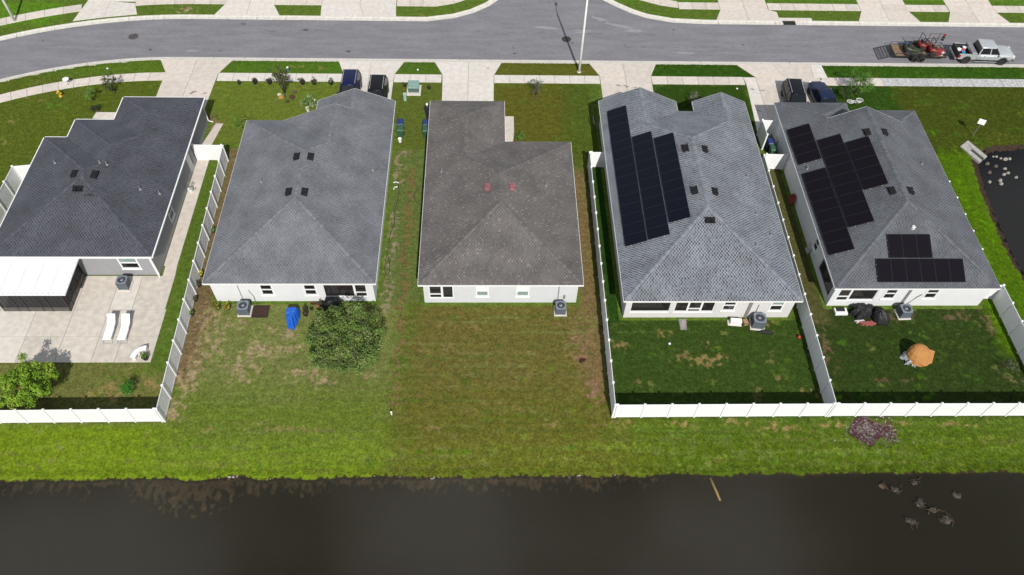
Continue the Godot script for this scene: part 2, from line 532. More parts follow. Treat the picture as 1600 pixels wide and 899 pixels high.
	var sto := structure("oil_stains", stain.done(), mt("stain", 0.36, 0.3, 0.25, 0.8, 0.2, 1.5))
	sto.set_meta("kind", "stuff"); sto.set_meta("label", "brown oil drips on the concrete drives"); sto.set_meta("category", "oil stains")
	var ext := structure("driveway")
	slab(ext, v2([32.6, -64.57, 32.5, -62.6, 33.9, -62.6, 33.75, -64.57]), pale[0])
	slab(ext, v2([25.35, -62.55, 26.6, -62.55, 26.6, -61.4, 25.45, -61.4]), pale[0])
	slab(ext, v2([25.45, -61.4, 26.6, -61.4, 26.6, -58.0, 25.3, -58.0]), pale[1])
	slab(ext, v2([25.3, -58.0, 26.6, -58.0, 26.6, -54.4, 25.1, -54.4]), pale[0])
	# drives across the street
	for q in [[-43.05, -70.75, -40.1, -71.45, -40.2, -74.3, -42.6, -74.3], [-40.1, -71.45, -36.8, -72.05, -37.55, -74.0, -40.2, -74.3], [-28.85, -72.05, -25.5, -72.05, -25.5, -74.0, -28.1, -74.0], [-25.5, -72.05, -22.0, -72.05, -22.9, -74.0, -25.5, -74.0], [-17.75, -72.05, -13.2, -72.05, -13.8, -74.0, -17.9, -74.0], [-13.2, -72.05, -9.8, -72.05, -9.95, -74.0, -13.8, -74.0],
			[24.3, -72.05, 27.8, -72.05, 27.8, -74.0, 25.1, -74.0], [27.8, -72.05, 31.2, -72.05, 31.2, -73.6, 30.35, -74.0, 27.8, -74.0], [39.75, -72.05, 43.2, -72.05, 43.2, -74.0, 40.6, -74.0], [43.2, -72.05, 46.55, -72.05, 45.85, -74.0, 43.2, -74.0], [49.55, -72.05, 53.0, -72.05, 53.0, -74.0, 50.45, -74.0], [53.0, -72.05, 56.4, -72.05, 55.6, -74.0, 53.0, -74.0]]:
		var dr := structure("driveway")
		slab(dr, v2(q), pale[rg.randi() % 2] if q[0] < 0 else warm[rg.randi() % 3])
		var p := v2(q)
		var lo := 1e9; var hi := -1e9
		for k in p:
			if k.y < -73.9:
				lo = minf(lo, k.x); hi = maxf(hi, k.x)
		slab_grid(dr, [lo, hi], [-82.0, -78.6, -75.3, -74.3 if q[0] < -36.0 else -74.0], warm if q[0] > 0 else pale)
	# storm drain in the far kerb
	var inlet := thing("storm_drain", "concrete storm drain inlet with a black opening in the far kerb", "storm drain", Vector3(32.1, 0, -72.0))
	var im := MB.new()
	im.box(-1.0, -0.2, -0.55, 2.6, 0.065, -0.06); im.box(-1.0, -0.2, -0.06, -0.68, 0.055, 0.6); im.box(0.68, -0.2, -0.06, 1.2, 0.055, 0.6)
	part(inlet, "apron", im.done(), mt("conc_e"))
	var gm := MB.new(); gm.box(-0.68, -0.3, -0.06, 0.68, 0.014, 0.6)
	part(inlet, "pit", gm.done(), mt("black_iron", 0.012, 0.012, 0.013, 0.6, 0.2))
	var gb := MB.new()
	for k in 8: gb.box(-0.68 + k * 0.19, 0.014, -0.05, -0.64 + k * 0.19, 0.045, 0.59)
	part(inlet, "grate", gb.done(), mt("black_iron"))
	# paths and patios
	var path1 := structure("path")
	slab_grid(path1, [-25.85, -24.78], [-50.4, -48.0, -45.6, -43.2, -40.8, -38.6], warm)
	slab(path1, v2([-25.85, -52.6, -24.95, -52.6, -24.5, -55.3, -25.2, -55.3]), warm[1])
	slab(path1, v2([-25.85, -50.4, -24.78, -50.4, -24.95, -52.6, -25.85, -52.6]), warm[0])
	slab(path1, v2([-36.5, -56.75, -32.3, -56.75, -32.3, -55.6, -36.6, -55.9]), warm[2])
	var patio := structure("patio")
	var pc := [mt("patio_a", 0.56, 0.51, 0.45, 0.9, 0.06, 0.3), mt("patio_b", 0.535, 0.485, 0.425, 0.9, 0.07, 0.27), mt("patio_c", 0.585, 0.545, 0.49, 0.9, 0.05, 0.33)]
	slab_grid(patio, [-42.0, -39.6, -37.0, -34.3, -31.5, -28.9, -27.2, -24.6], [-34.4, -31.97, -29.7], pc)
	slab_grid(patio, [-37.9, -34.4, -31.5], [-37.6, -34.4], pc)
	slab_grid(patio, [-31.5, -28.9, -27.2, -24.7], [-37.6, -34.4], pc)
	slab(patio, v2([-25.7, -38.6, -24.78, -38.6, -24.7, -37.6, -25.7, -37.6]), warm[0])
	var path3 := structure("path")
	slab(path3, v2([1.2, -56.55, 2.35, -56.55, 2.33, -54.0, 1.2, -54.0]), warm[1])
	slab(path3, v2([1.2, -54.0, 2.33, -54.0, 2.0, -51.6, 1.2, -51.6]), warm[0])
	slab(structure("path"), v2([14.6, -33.45, 15.2, -33.45, 15.12, -32.45, 14.6, -32.45]), mt("brown_step", 0.33, 0.29, 0.28, 0.9, 0.15))

# ---------------------------------------------------------------- houses
class Wing:
	var x0: float; var x1: float; var z0: float; var z1: float
	var planes := []      # [a, b, c]: height = a x + b z + c
	var hip_front := true
	var hip_rear := true
	func _init(a: Array, e: float, p: float) -> void:
		x0 = a[0]; x1 = a[1]; z0 = a[2]; z1 = a[3]
		hip_front = a[4] == "hip"; hip_rear = a[5] == "hip"
		planes = [[p, 0.0, e - p * x0], [-p, 0.0, e + p * x1]]
		if hip_front: planes.append([0.0, p, e - p * z0])
		if hip_rear: planes.append([0.0, -p, e + p * z1])
	func rect() -> PackedVector2Array:
		return PackedVector2Array([Vector2(x0, z0), Vector2(x1, z0), Vector2(x1, z1), Vector2(x0, z1)])
	func height(q: Vector2) -> float:
		if q.x < x0 - 0.01 or q.x > x1 + 0.01 or q.y < z0 - 0.01 or q.y > z1 + 0.01: return -1e9
		var h := 1e9
		for p in planes: h = minf(h, p[0] * q.x + p[1] * q.y + p[2])
		return h

func half(poly: PackedVector2Array, a: float, b: float, c: float) -> PackedVector2Array:
	var r := PackedVector2Array()
	for k in poly.size():
		var p := poly[k]; var q := poly[(k + 1) % poly.size()]
		var fp := a * p.x + b * p.y + c; var fq := a * q.x + b * q.y + c
		if fp >= 0.0: r.append(p)
		if (fp >= 0.0) != (fq >= 0.0): r.append(p.lerp(q, fp / (fp - fq)))
	return r

func roof_height(ws: Array, q: Vector2) -> float:
	var h := -1e9
	for w in ws: h = maxf(h, w.height(q))
	return h

# look: {light, dark: linear base colours, mix: share of dark teeth, speck: share of pale ones}
func build_roof(root: Node3D, ws: Array, p: float, e: float, look: Dictionary) -> MeshInstance3D:
	var deck := MB.new()
	var tabs := []
	var rn := RandomNumberGenerator.new()
	rn.seed = hash(look.light)
	var slope := sqrt(1.0 + p * p)
	var ex := 0.15 / slope
	var blot := FastNoiseLite.new()
	blot.seed = rn.seed % 1000; blot.frequency = 0.35; blot.fractal_octaves = 3
	for i in ws.size():
		var w: Wing = ws[i]
		for k in w.planes.size():
			var A: Array = w.planes[k]
			var poly := w.rect()
			for m in w.planes.size():
				if m != k: poly = half(poly, w.planes[m][0] - A[0], w.planes[m][1] - A[1], w.planes[m][2] - A[2])
			var polys := [poly]
			for j in ws.size():
				if j == i: continue
				var dom: PackedVector2Array = ws[j].rect()
				var eps := -0.002 if j < i else 0.002
				for B in ws[j].planes:
					if dom.size() >= 3: dom = half(dom, B[0] - A[0], B[1] - A[1], B[2] - A[2] - eps)
				if dom.size() < 3: continue
				var nx := []
				for q in polys: nx.append_array(Geometry2D.clip_polygons(q, dom))
				polys = nx
			var g := Vector2(A[0], A[1]) / p     # plan direction that climbs
			var u := Vector2(-g.y, g.x)
			var mb := MB.new()
			for q in polys:
				if q.size() < 3: continue
				var t := Geometry2D.triangulate_polygon(q)
				for n in range(0, t.size(), 3):
					var tr := []
					for o in 3: tr.append(Vector3(q[t[n + o]].x, A[0] * q[t[n + o]].x + A[1] * q[t[n + o]].y + A[2] - 0.02, q[t[n + o]].y))
					deck.tri(tr[0], tr[1], tr[2], Vector3.UP)
				var ulo := 1e9; var uhi := -1e9; var dlo := 1e9; var dhi := -1e9
				for c in q:
					ulo = minf(ulo, c.dot(u)); uhi = maxf(uhi, c.dot(u))
					var d: float = (A[0] * c.x + A[1] * c.y + A[2] - e) / p
					dlo = minf(dlo, d); dhi = maxf(dhi, d)
				var base: float = (Vector2(w.x0, w.z0) if g.x + g.y > 0 else Vector2(w.x1, w.z1)).dot(g)
				for row in range(int(floor(dlo / ex)), int(ceil(dhi / ex))):
					var uu: float = (floor(ulo / 0.24) - 1.0) * 0.24 + 0.12 * (row & 1) + rn.randf_range(-0.015, 0.015)
					var odd := false
					var nxt := uu
					while uu < uhi:
						var cut := 0.0
						if not odd:
							cut = rn.randf_range(0.115, 0.16)
							nxt = uu + 0.24
						var ln: float = cut if not odd else nxt - uu
						var r4 := PackedVector2Array()
						for cn in [[uu, row * ex], [uu + ln, row * ex], [uu + ln, (row + 1) * ex], [uu, (row + 1) * ex]]:
							r4.append(u * cn[0] + g * (base + cn[1]))
						var mid := (r4[0] + r4[2]) / 2
						var near := false
						for c in q.size():
							if Geometry2D.get_closest_point_to_segment(mid, q[c], q[(c + 1) % q.size()]).distance_squared_to(mid) < 0.03:
								near = true
								break
						var pieces: Array = []
						if near: pieces = Geometry2D.intersect_polygons(r4, q)
						elif Geometry2D.is_point_in_polygon(mid, q): pieces = [r4]
						if not pieces.is_empty():
							var f := rn.randf()
							var cc: Color = look.light
							if odd: cc = look.light.lerp(look.dark, clampf(look.mix + rn.randf_range(-0.25, 0.25), 0, 1))
							elif f < look.speck: cc = look.light.lerp(Color(0.62, 0.58, 0.55), 0.1)
							cc = cc * (1.0 + rn.randf_range(-0.09, 0.09) + 0.3 * blot.get_noise_2d(mid.x, mid.y))
							mb.col = cc
							var lift := 0.004 if odd else 0.016
							for pc in pieces:
								var v3 := []
								for c in pc:
									var d: float = c.dot(g) - base - row * ex
									v3.append(Vector3(c.x, A[0] * c.x + A[1] * c.y + A[2] + lerpf(lift + 0.006, 0.0, clampf(d / ex, 0, 1)), c.y))
								for n in range(1, v3.size() - 1): mb.tri(v3[0], v3[n], v3[n + 1], Vector3.UP)
								if not near: mb.quad(v3[0], v3[1], v3[1] - Vector3(0, 0.026, 0), v3[0] - Vector3(0, 0.026, 0), Vector3(-g.x, 0, -g.y))
						odd = not odd
						uu += ln
			if mb.v.size() > 0: tabs.append(mb)
	var roof := part(root, "roof", deck.done(), mt("roof_felt", 0.05, 0.05, 0.052, 0.9, 0.1), -root.position)
	for mb in tabs:
		var o := part(roof, "shingle_slope", mb.done(false, true), vcol("shingle", 0.95))
		o.set_meta("kind", "stuff")
	# ridge and hip caps
	var caps := MB.new()
	for w in ws:
		var hw: float = (w.x1 - w.x0) / 2
		var mx: float = (w.x0 + w.x1) / 2
		var ra := Vector2(mx, w.z0 + (hw if w.hip_front else 0.0)); var rb := Vector2(mx, w.z1 - (hw if w.hip_rear else 0.0))
		var lines := [[ra, rb]]
		if w.hip_front: lines.append_array([[Vector2(w.x0, w.z0), ra], [Vector2(w.x1, w.z0), ra]])
		if w.hip_rear: lines.append_array([[Vector2(w.x0, w.z1), rb], [Vector2(w.x1, w.z1), rb]])
		for l in lines:
			var t: Vector2 = (l[1] - l[0]).normalized()
			var sd := Vector2(-t.y, t.x)
			var ln: float = l[0].distance_to(l[1])
			var s := 0.05
			while s < ln - 0.1:
				var a: Vector2 = l[0] + t * s
				var b: Vector2 = l[0] + t * minf(s + 0.24, ln)
				s += 0.2
				var covered := false
				for w2 in ws:
					if w2 != w and w2.height(a.lerp(b, 0.5)) > w.height(a.lerp(b, 0.5)) - 0.02: covered = true
				if covered: continue
				caps.col = look.light.lerp(look.dark, 0.2) * rn.randf_range(0.8, 1.2)
				var top0 := Vector3(a.x, w.height(a) + 0.05, a.y); var top1 := Vector3(b.x, w.height(b) + 0.03, b.y)
				for k in [-1.0, 1.0]:
					var c: Vector2 = a + sd * 0.15 * k; var d: Vector2 = b + sd * 0.15 * k
					if w.height(c) < -1e8 or w.height(d) < -1e8: continue
					caps.quad(top0, top1, Vector3(d.x, w.height(d) + 0.024, d.y), Vector3(c.x, w.height(c) + 0.035, c.y), Vector3.UP)
	var co := part(roof, "ridge_caps", caps.done(false, true), vcol("shingle", 0.95))
	co.set_meta("kind", "stuff")
	return roof

# one straight wall with openings; returns its frame (x along, y up, z outwards)
func build_wall(root: Node3D, p0: Vector2, p1: Vector2, inside: Vector2, top: float, holes: Array, m: Material) -> Transform3D:
	var out := Vector2((p1 - p0).y, -(p1 - p0).x).normalized()
	if out.dot(p0 - inside) < 0.0: out = -out
	var X := Vector3(p1.x - p0.x, 0, p1.y - p0.y).normalized()
	if X.cross(Vector3.UP).dot(Vector3(out.x, 0, out.y)) < 0.0:
		var t := p0; p0 = p1; p1 = t
		X = -X
	var fr := Transform3D(Basis(X, Vector3.UP, Vector3(out.x, 0, out.y)), Vector3(p0.x, 0, p0.y))
	var ln := p0.distance_to(p1)
	var us := [0.0, ln]; var vs := [-0.3, top]
	for h in holes:
		us.append_array([h[0], h[1]]); vs.append_array([h[2], h[3]])
	us.sort(); vs.sort()
	var mb := MB.new()
	mb.x = Transform3D(Basis(), -root.position) * fr
	for i in us.size() - 1:
		if us[i + 1] - us[i] < 0.001: continue
		var j := 0
		while j < vs.size() - 1:
			var solid := func(q: int) -> bool:
				for h in holes:
					if us[i] >= h[0] - 0.001 and us[i + 1] <= h[1] + 0.001 and vs[q] >= h[2] - 0.001 and vs[q + 1] <= h[3] + 0.001: return false
				return true
			if not solid.call(j):
				j += 1
				continue
			var j1 := j
			while j1 < vs.size() - 2 and solid.call(j1 + 1): j1 += 1
			if vs[j1 + 1] - vs[j] > 0.001: mb.box(us[i], vs[j], -0.2, us[i + 1], vs[j1 + 1], 0.0)
			j = j1 + 1
	part(root, "wall", mb.done(), m)
	return Transform3D(Basis(), -root.position) * fr

func window(root: Node3D, fr: Transform3D, h: Array, pane: Material, upper: Material = null) -> void:
	var wf := mt("white_frame", 0.8, 0.8, 0.8, 0.5, 0.03)
	var mb := MB.new(); mb.x = fr
	var t := 0.06
	var mid: float = (h[2] + h[3]) / 2
	mb.box(h[0] - 0.05, h[2] - 0.05, -0.08, h[0] + t, h[3] + 0.05, 0.03); mb.box(h[1] - t, h[2] - 0.05, -0.08, h[1] + 0.05, h[3] + 0.05, 0.03)
	mb.box(h[0] + t, h[3] - t, -0.08, h[1] - t, h[3] + 0.05, 0.03); mb.box(h[0] + t, h[2] - 0.05, -0.08, h[1] - t, h[2] + t, 0.03)
	mb.box(h[0] + t, mid - 0.04, -0.07, h[1] - t, mid + 0.04, 0.01)
	var w := part(root, "window", mb.done(), wf)
	var si := MB.new(); si.x = fr
	si.box(h[0] - 0.1, h[2] - 0.12, -0.05, h[1] + 0.1, h[2] - 0.052, 0.07)
	part(w, "sill", si.done(), wf)
	for k in 2:
		var pa := MB.new(); pa.x = fr
		pa.box(h[0] + t, (h[2] + t) if k == 0 else mid + 0.04, -0.055, h[1] - t, (mid - 0.04) if k == 0 else h[3] - t, -0.045)
		part(w, "pane", pa.done(), upper if k == 1 and upper else pane)

# a roofed, screened porch cut into the house: room behind, posts and screen in the opening. cells: [u0, u1, v0, v1] each
func lanai(root: Node3D, fr: Transform3D, h: Array, depth: float, cells: Array, room: Material, flr: Material, deck_y := 0.1, open_left := false) -> void:
	var mb := MB.new(); mb.x = fr
	mb.box(h[0] - 0.15, -0.1, -depth - 0.1, h[1] + 0.15, 2.35, -depth)
	if not open_left: mb.box(h[0] - 0.15, -0.1, -depth, h[0] - 0.02, 2.35, -0.201)
	mb.box(h[1] + 0.02, -0.1, -depth, h[1] + 0.15, 2.35, -0.201)
	mb.box(h[0] - 0.15, 2.35, -depth - 0.1, h[1] + 0.15, 2.42, -0.201)
	var r := part(root, "porch_room", mb.done(), room)
	var fl := MB.new(); fl.x = fr
	fl.box(h[0] - 0.02, -0.1, -depth, h[1] + 0.02, deck_y, -0.201)
	part(r, "porch_floor", fl.done(), flr)
	# posts and rails of the screen, one mesh: everything of the opening that is no cell
	var us := [h[0], h[1]]; var vs := [h[2], h[3]]
	for c in cells:
		us.append_array([c[0], c[1]]); vs.append_array([c[2], c[3]])
	us.sort(); vs.sort()
	var fm := MB.new(); fm.x = fr
	for i in us.size() - 1:
		if us[i + 1] - us[i] < 0.001: continue
		for j in vs.size() - 1:
			if vs[j + 1] - vs[j] < 0.001: continue
			var open := false
			for c in cells:
				if us[i] >= c[0] - 0.001 and us[i + 1] <= c[1] + 0.001 and vs[j] >= c[2] - 0.001 and vs[j + 1] <= c[3] + 0.001: open = true
			if not open: fm.box(us[i], vs[j], -0.12, us[i + 1], vs[j + 1], -0.03)
	var sf := part(root, "screen_frame", fm.done(), mt("white_frame"))
	for c in cells:
		var sc := MB.new(); sc.x = fr
		sc.box(c[0] - 0.01, c[2] - 0.01, -0.082, c[1] + 0.01, c[3] + 0.01, -0.078)
		part(sf, "screen", sc.done(), glass("insect_screen", 0.015, 0.015, 0.016, 0.5, 0.6))

func roof_vent(roof: Node3D, at: Vector3, up: Vector2, p: float, m: Material) -> void:
	# a slant-back vent: two humps side by side along the slope's contour, low at the top
	var X := Vector3(-up.y, 0, up.x)
	var Z := Vector3(up.x, p, up.y).normalized()
	var Y := Z.cross(X)
	if Y.y < 0.0: Y = -Y
	var mb := MB.new(); mb.x = Transform3D(Basis(X, Y, Z), at)
	for k in [-1.0, 1.0]:
		mb.hexa([Vector3(k * 0.19 - 0.18, 0, -0.22), Vector3(k * 0.19 + 0.18, 0, -0.22), Vector3(k * 0.19 + 0.18, 0, 0.2), Vector3(k * 0.19 - 0.18, 0, 0.2), Vector3(k * 0.19 - 0.13, 0.2, -0.2), Vector3(k * 0.19 + 0.13, 0.2, -0.2), Vector3(k * 0.19 + 0.13, 0.07, 0.18), Vector3(k * 0.19 - 0.13, 0.07, 0.18)])
	mb.box(-0.4, 0.018, -0.24, 0.4, 0.03, 0.26)
	part(roof, "roof_vent", mb.done(), m)

func vent_pipe(roof: Node3D, at: Vector3) -> void:
	var mb := MB.new()
	mb.lathe([Vector2(0.05, -0.1), Vector2(0.05, 0.3), Vector2(0.035, 0.3), Vector2(0.035, 0.1)], at, 8)
	mb.lathe([Vector2(0.13, -0.03), Vector2(0.1, 0.03), Vector2(0.06, 0.1)], at, 10)
	part(roof, "vent_pipe", mb.done(), mt("vent_metal", 0.24, 0.24, 0.25, 0.6, 0.1))

# outline: eave corners in plan; returns {root, roof, frames by side}
func house(label: String, outline: Array, wings: Array, p: float, e: float, look: Dictionary, wall: Material, trim: Material, holes: Dictionary, set_in := 0.32) -> Dictionary:
	var ol := v2(outline)
	var mid := Vector2.ZERO
	for q in ol: mid += q / ol.size()
	var zr := -1e9
	for q in ol: zr = maxf(zr, q.y)
	var root := thing("house", label, "house", Vector3(mid.x, 0, mid.y), 0, "houses in a row along the street")
	var ws := []
	for w in wings: ws.append(Wing.new(w, e, p))
	var roof := build_roof(root, ws, p, e, look)
	var off := -root.position
	# eaves: soffit, fascia and gutter
	var so := MB.new(); so.prism(ol, e - 0.17, e - 0.15)
	part(root, "soffit", so.done(), mt("soffit", 0.75, 0.75, 0.74, 0.8, 0.05), off)
	var wl: PackedVector2Array = Geometry2D.offset_polygon(ol, -set_in, Geometry2D.JOIN_MITER)[0]
	block(ol)
	for k in ol.size():
		var a := ol[k]; var b := ol[(k + 1) % ol.size()]
		var t := (b - a).normalized()
		var n := Vector2(t.y, -t.x)
		if Geometry2D.is_point_in_polygon((a + b) / 2 + n * 0.1, ol): n = -n
		var rake := false
		for w in ws:
			if not w.hip_front and absf(a.y - w.z0) < 0.02 and absf(b.y - w.z0) < 0.02:
				rake = true
				var mx: float = (w.x0 + w.x1) / 2
				var h: float = w.height(Vector2(mx, w.z0))
				var gm := MB.new()   # gable wall and rake boards
				var zz: float = w.z0 + set_in
				gm.tri(Vector3(w.x0 + 0.1, e - 0.15, zz), Vector3(w.x1 - 0.1, e - 0.15, zz), Vector3(mx, h - 0.1, zz), Vector3.FORWARD)
				part(root, "gable", gm.done(), wall, off)
				var rb := MB.new()
				for sx in [w.x0, w.x1]:
					if roof_height(ws, Vector2(sx, w.z0 + 0.01)) > e + 0.1: continue
					rb.hexa([Vector3(sx, e - 0.17, w.z0 - 0.03), Vector3(mx, h - 0.17, w.z0 - 0.03), Vector3(mx, h - 0.17, w.z0), Vector3(sx, e - 0.17, w.z0), Vector3(sx, e, w.z0 - 0.03), Vector3(mx, h, w.z0 - 0.03), Vector3(mx, h, w.z0), Vector3(sx, e, w.z0)])
				if rb.v.size() > 0: part(root, "rake_board", rb.done(), trim, off)
		if rake: continue
		var fm := MB.new()
		var P := func(q: Vector2, o: float, y: float) -> Vector3: return Vector3(q.x + n.x * o, y, q.y + n.y * o)
		var w8: float = 0.1 if look.get("gutter", false) else 0.03
		fm.hexa([P.call(a, 0.0, e - 0.18), P.call(b, 0.0, e - 0.18), P.call(b, w8 * 0.7, e - 0.18), P.call(a, w8 * 0.7, e - 0.18), P.call(a, 0.0, e - 0.012), P.call(b, 0.0, e - 0.012), P.call(b, w8, e - 0.012), P.call(a, w8, e - 0.012)])
		part(root, "gutter" if w8 > 0.05 else "fascia", fm.done(), trim, off)
	var frames := {}
	for k in wl.size():
		var a := wl[k]; var b := wl[(k + 1) % wl.size()]
		var n := Vector2((b - a).y, -(b - a).x).normalized()
		if Geometry2D.is_point_in_polygon((a + b) / 2 + n * 0.1, wl): n = -n
		var side := ""
		if n.y > 0.9 and absf(a.y - zr) < 1.0: side = "rear"
		elif n.x < -0.9 and maxf(a.y, b.y) > zr - 1.0: side = "left"
		elif n.x > 0.9 and maxf(a.y, b.y) > zr - 1.0: side = "right"
		var a2 := a; var b2 := b
		if absf(n.x) > 0.9: # side walls butt against the front and rear walls
			var t := (b - a).normalized()
			if not Geometry2D.is_point_in_polygon(a - t * 0.1 - n * 0.1, wl): a2 = a + t * 0.202
			if not Geometry2D.is_point_in_polygon(b + t * 0.1 - n * 0.1, wl): b2 = b - t * 0.202
		var fr := build_wall(root, a2, b2, (a + b) / 2 - n, e - 0.171, holes.get(side, []), wall)
		if side != "": frames[side] = fr
	return {"root": root, "roof": roof, "frames": frames, "ws": ws, "p": p, "e": e}

func on_roof(h: Dictionary, x: float, z: float) -> Vector3:
	return Vector3(x, roof_height(h.ws, Vector2(x, z)) + 0.015, z)

func build_houses() -> void:
	var white := mt("wall_white", 0.6, 0.61, 0.625, 0.85, 0.012, 0.2)
	var cream := mt("wall_cream", 0.55, 0.54, 0.54, 0.85, 0.012, 0.2)
	var grey := mt("wall_grey", 0.27, 0.27, 0.288, 0.85, 0.015, 0.2)
	var pale := mt("wall_pale", 0.53, 0.54, 0.565, 0.85, 0.012, 0.2)
	var trim := mt("trim_white", 0.76, 0.76, 0.755, 0.5, 0.02)
	var dark := glass("dark_glass", 0.012, 0.013, 0.016, 1.0, 0.06)
	var green := glass("green_glass", 0.2, 0.27, 0.26, 1.0, 0.1)
	var blind := mt("blind", 0.72, 0.74, 0.73, 0.7, 0.03)
	var black := mt("vent_black", 0.022, 0.022, 0.025, 0.6, 0.15)
	var tan_floor := mt("porch_floor")
	var room := mt("porch_wall", 0.58, 0.58, 0.57, 0.9, 0.03)
	var conduit := mt("pale_metal", 0.6, 0.6, 0.6, 0.4, 0.1)

	# 1: dark roof, grey walls, white gutters
	var a := house("house with a charcoal hip roof, white gutters and grey walls at the left edge", [-37.9, -50.45, -36.0, -50.45, -36.0, -52.7, -32.7, -52.7, -32.7, -55.7, -25.58, -55.7, -25.58, -37.4, -37.9, -37.4],
		[[-37.9, -25.58, -50.45, -37.4, "hip", "hip"], [-36.0, -25.58, -52.7, -42.0, "hip", "open"], [-32.7, -25.58, -55.7, -44.0, "hip", "open"]], 0.38, 2.7,
		{"light": Color(0.0684, 0.0722, 0.0898), "dark": Color(0.0165, 0.0176, 0.0219), "mix": 0.65, "speck": 0.0, "gutter": true}, grey, trim,
		{"rear": [[9.1, 10.5, 0.85, 2.2]], "right": [[4.6, 5.5, 0.9, 2.15], [10.9, 11.85, 0.0, 2.1]]})
	window(a.root, a.frames.rear, [9.1, 10.5, 0.85, 2.2], dark, green)
	window(a.root, a.frames.right, [4.6, 5.5, 0.9, 2.15], dark)
	var dm := MB.new(); dm.x = a.frames.right
	dm.box(10.9, 0.0, -0.12, 11.85, 2.1, -0.06)
	var door := part(a.root, "door", dm.done(), mt("door_white", 0.66, 0.66, 0.66, 0.5, 0.04))
	var dh := MB.new(); dh.x = a.frames.right
	dh.ball(Vector3(11.02, 1.0, -0.03), Vector3(0.035, 0.035, 0.035), 8, 5)
	part(door, "handle", dh.done(), conduit)
	var dsp := MB.new(); dsp.x = a.frames.rear   # downpipes at the corner
	dsp.tube([Vector3(11.55, 2.5, 0.3), Vector3(11.6, 2.2, 0.06), Vector3(11.6, 0.2, 0.06), Vector3(11.75, 0.08, 0.3)], 0.045, 0.045)
	dsp.box(11.5, -0.2, 0.002, 11.68, 2.5, 0.05)
	part(a.root, "downpipe", dsp.done(), trim)
	var ds2 := MB.new(); ds2.x = a.frames.right
	ds2.tube([Vector3(17.45, 2.5, 0.3), Vector3(17.5, 2.25, 0.06), Vector3(17.5, 0.25, 0.06), Vector3(17.5, 0.1, 0.45)], 0.05, 0.05)
	part(a.root, "downpipe", ds2.done(), trim)
	for q in [[-32.5, -44.05, 1.0, 0.0], [-30.95, -44.0, -1.0, 0.0], [-31.85, -42.55, 0.0, -1.0]]: roof_vent(a.roof, on_roof(a, q[0], q[1]), Vector2(q[2], q[3]), 0.38, black)
	for q in [[-35.2, -46.3], [-30.45, -45.3], [-27.75, -43.6], [-31.0, -45.4], [-26.4, -43.6]]: vent_pipe(a.roof, on_roof(a, q[0], q[1]))

	# 2: blue-grey roof, two gables to the street
	var b := house("house with a blue-grey shingle roof and four black roof vents, white rear wall", [-21.24, -52.75, -18.05, -52.75, -15.36, -52.75, -15.36, -55.45, -8.45, -55.45, -8.45, -34.86, -21.24, -34.86],
		[[-21.24, -8.45, -52.75, -34.86, "hip", "hip"], [-18.05, -8.45, -52.75, -44.0, "gable", "open"], [-15.36, -8.45, -55.45, -46.0, "gable", "open"]], 0.40, 2.7,
		{"light": Color(0.1395, 0.1458, 0.1632), "dark": Color(0.0700, 0.0735, 0.0822), "mix": 0.55, "speck": 0.0}, white, trim,
		{"rear": [[3.66, 4.55, 0.83, 2.13], [6.93, 7.82, 0.83, 2.13], [8.36, 11.62, 0.55, 2.13]]})
	window(b.root, b.frames.rear, [3.66, 4.55, 0.83, 2.13], dark)
	window(b.root, b.frames.rear, [6.93, 7.82, 0.83, 2.13], dark)
	lanai(b.root, b.frames.rear, [8.36, 11.62, 0.55, 2.13], 2.6, [[8.42, 10.62, 0.62, 2.1], [10.78, 11.56, 0.62, 1.05], [10.78, 11.56, 1.13, 2.1]], room, tan_floor)
	var e2 := MB.new(); e2.x = b.frames.rear
	e2.box(2.0, -0.2, 0.001, 2.05, 2.45, 0.03)
	e2.tube([Vector3(2.75, 1.5, 0.05), Vector3(2.78, 1.2, 0.05), Vector3(2.95, 0.7, 0.06), Vector3(2.95, 0.1, 0.2)], 0.02, 0.02)
	part(b.root, "conduit", e2.done(), mt("conduit_grey", 0.2, 0.2, 0.2, 0.6, 0.05))
	for q in [[-15.4, -45.8, 1.0], [-14.3, -45.8, -1.0], [-15.45, -41.95, 1.0], [-14.25, -41.95, -1.0]]: roof_vent(b.roof, on_roof(b, q[0], q[1]), Vector2(q[2], 0), 0.4, black)
	for q in [[-18.2, -44.1], [-9.6, -46.2]]: vent_pipe(b.roof, on_roof(b, q[0], q[1]))

	# 3: brown-grey roof in the middle
	var c := house("house with a brown-grey hip roof and two red roof vents, middle of the row", [-5.3, -55.5, 1.4, -55.5, 1.4, -50.2, 7.1, -50.2, 7.1, -34.72, -5.3, -34.72],
		[[-5.3, 7.1, -50.2, -34.72, "hip", "hip"], [-5.3, 1.4, -55.5, -43.0, "hip", "open"]], 0.40, 2.7,
		{"light": Color(0.1164, 0.1066, 0.1022), "dark": Color(0.0589, 0.0539, 0.0524), "mix": 0.55, "speck": 0.07}, pale, trim,
		{"rear": [[0.42, 2.28, 0.55, 2.13], [4.02, 4.92, 0.83, 2.13], [7.1, 8.02, 0.83, 2.13]]})
	lanai(c.root, c.frames.rear, [0.42, 2.28, 0.55, 2.13], 2.4, [[0.48, 1.32, 1.1, 2.08], [0.48, 1.32, 0.62, 1.0], [1.48, 2.2, 0.62, 2.08]], room, tan_floor)
	window(c.root, c.frames.rear, [4.02, 4.92, 0.83, 2.13], green, blind)
	window(c.root, c.frames.rear, [7.1, 8.02, 0.83, 2.13], green, blind)
	var e3 := MB.new(); e3.x = c.frames.rear
	e3.box(10.28, 0.3, 0.001, 10.34, 2.45, 0.04); e3.box(10.72, 0.6, 0.001, 10.86, 1.0, 0.09)
	part(c.root, "conduit", e3.done(), mt("conduit_grey"))
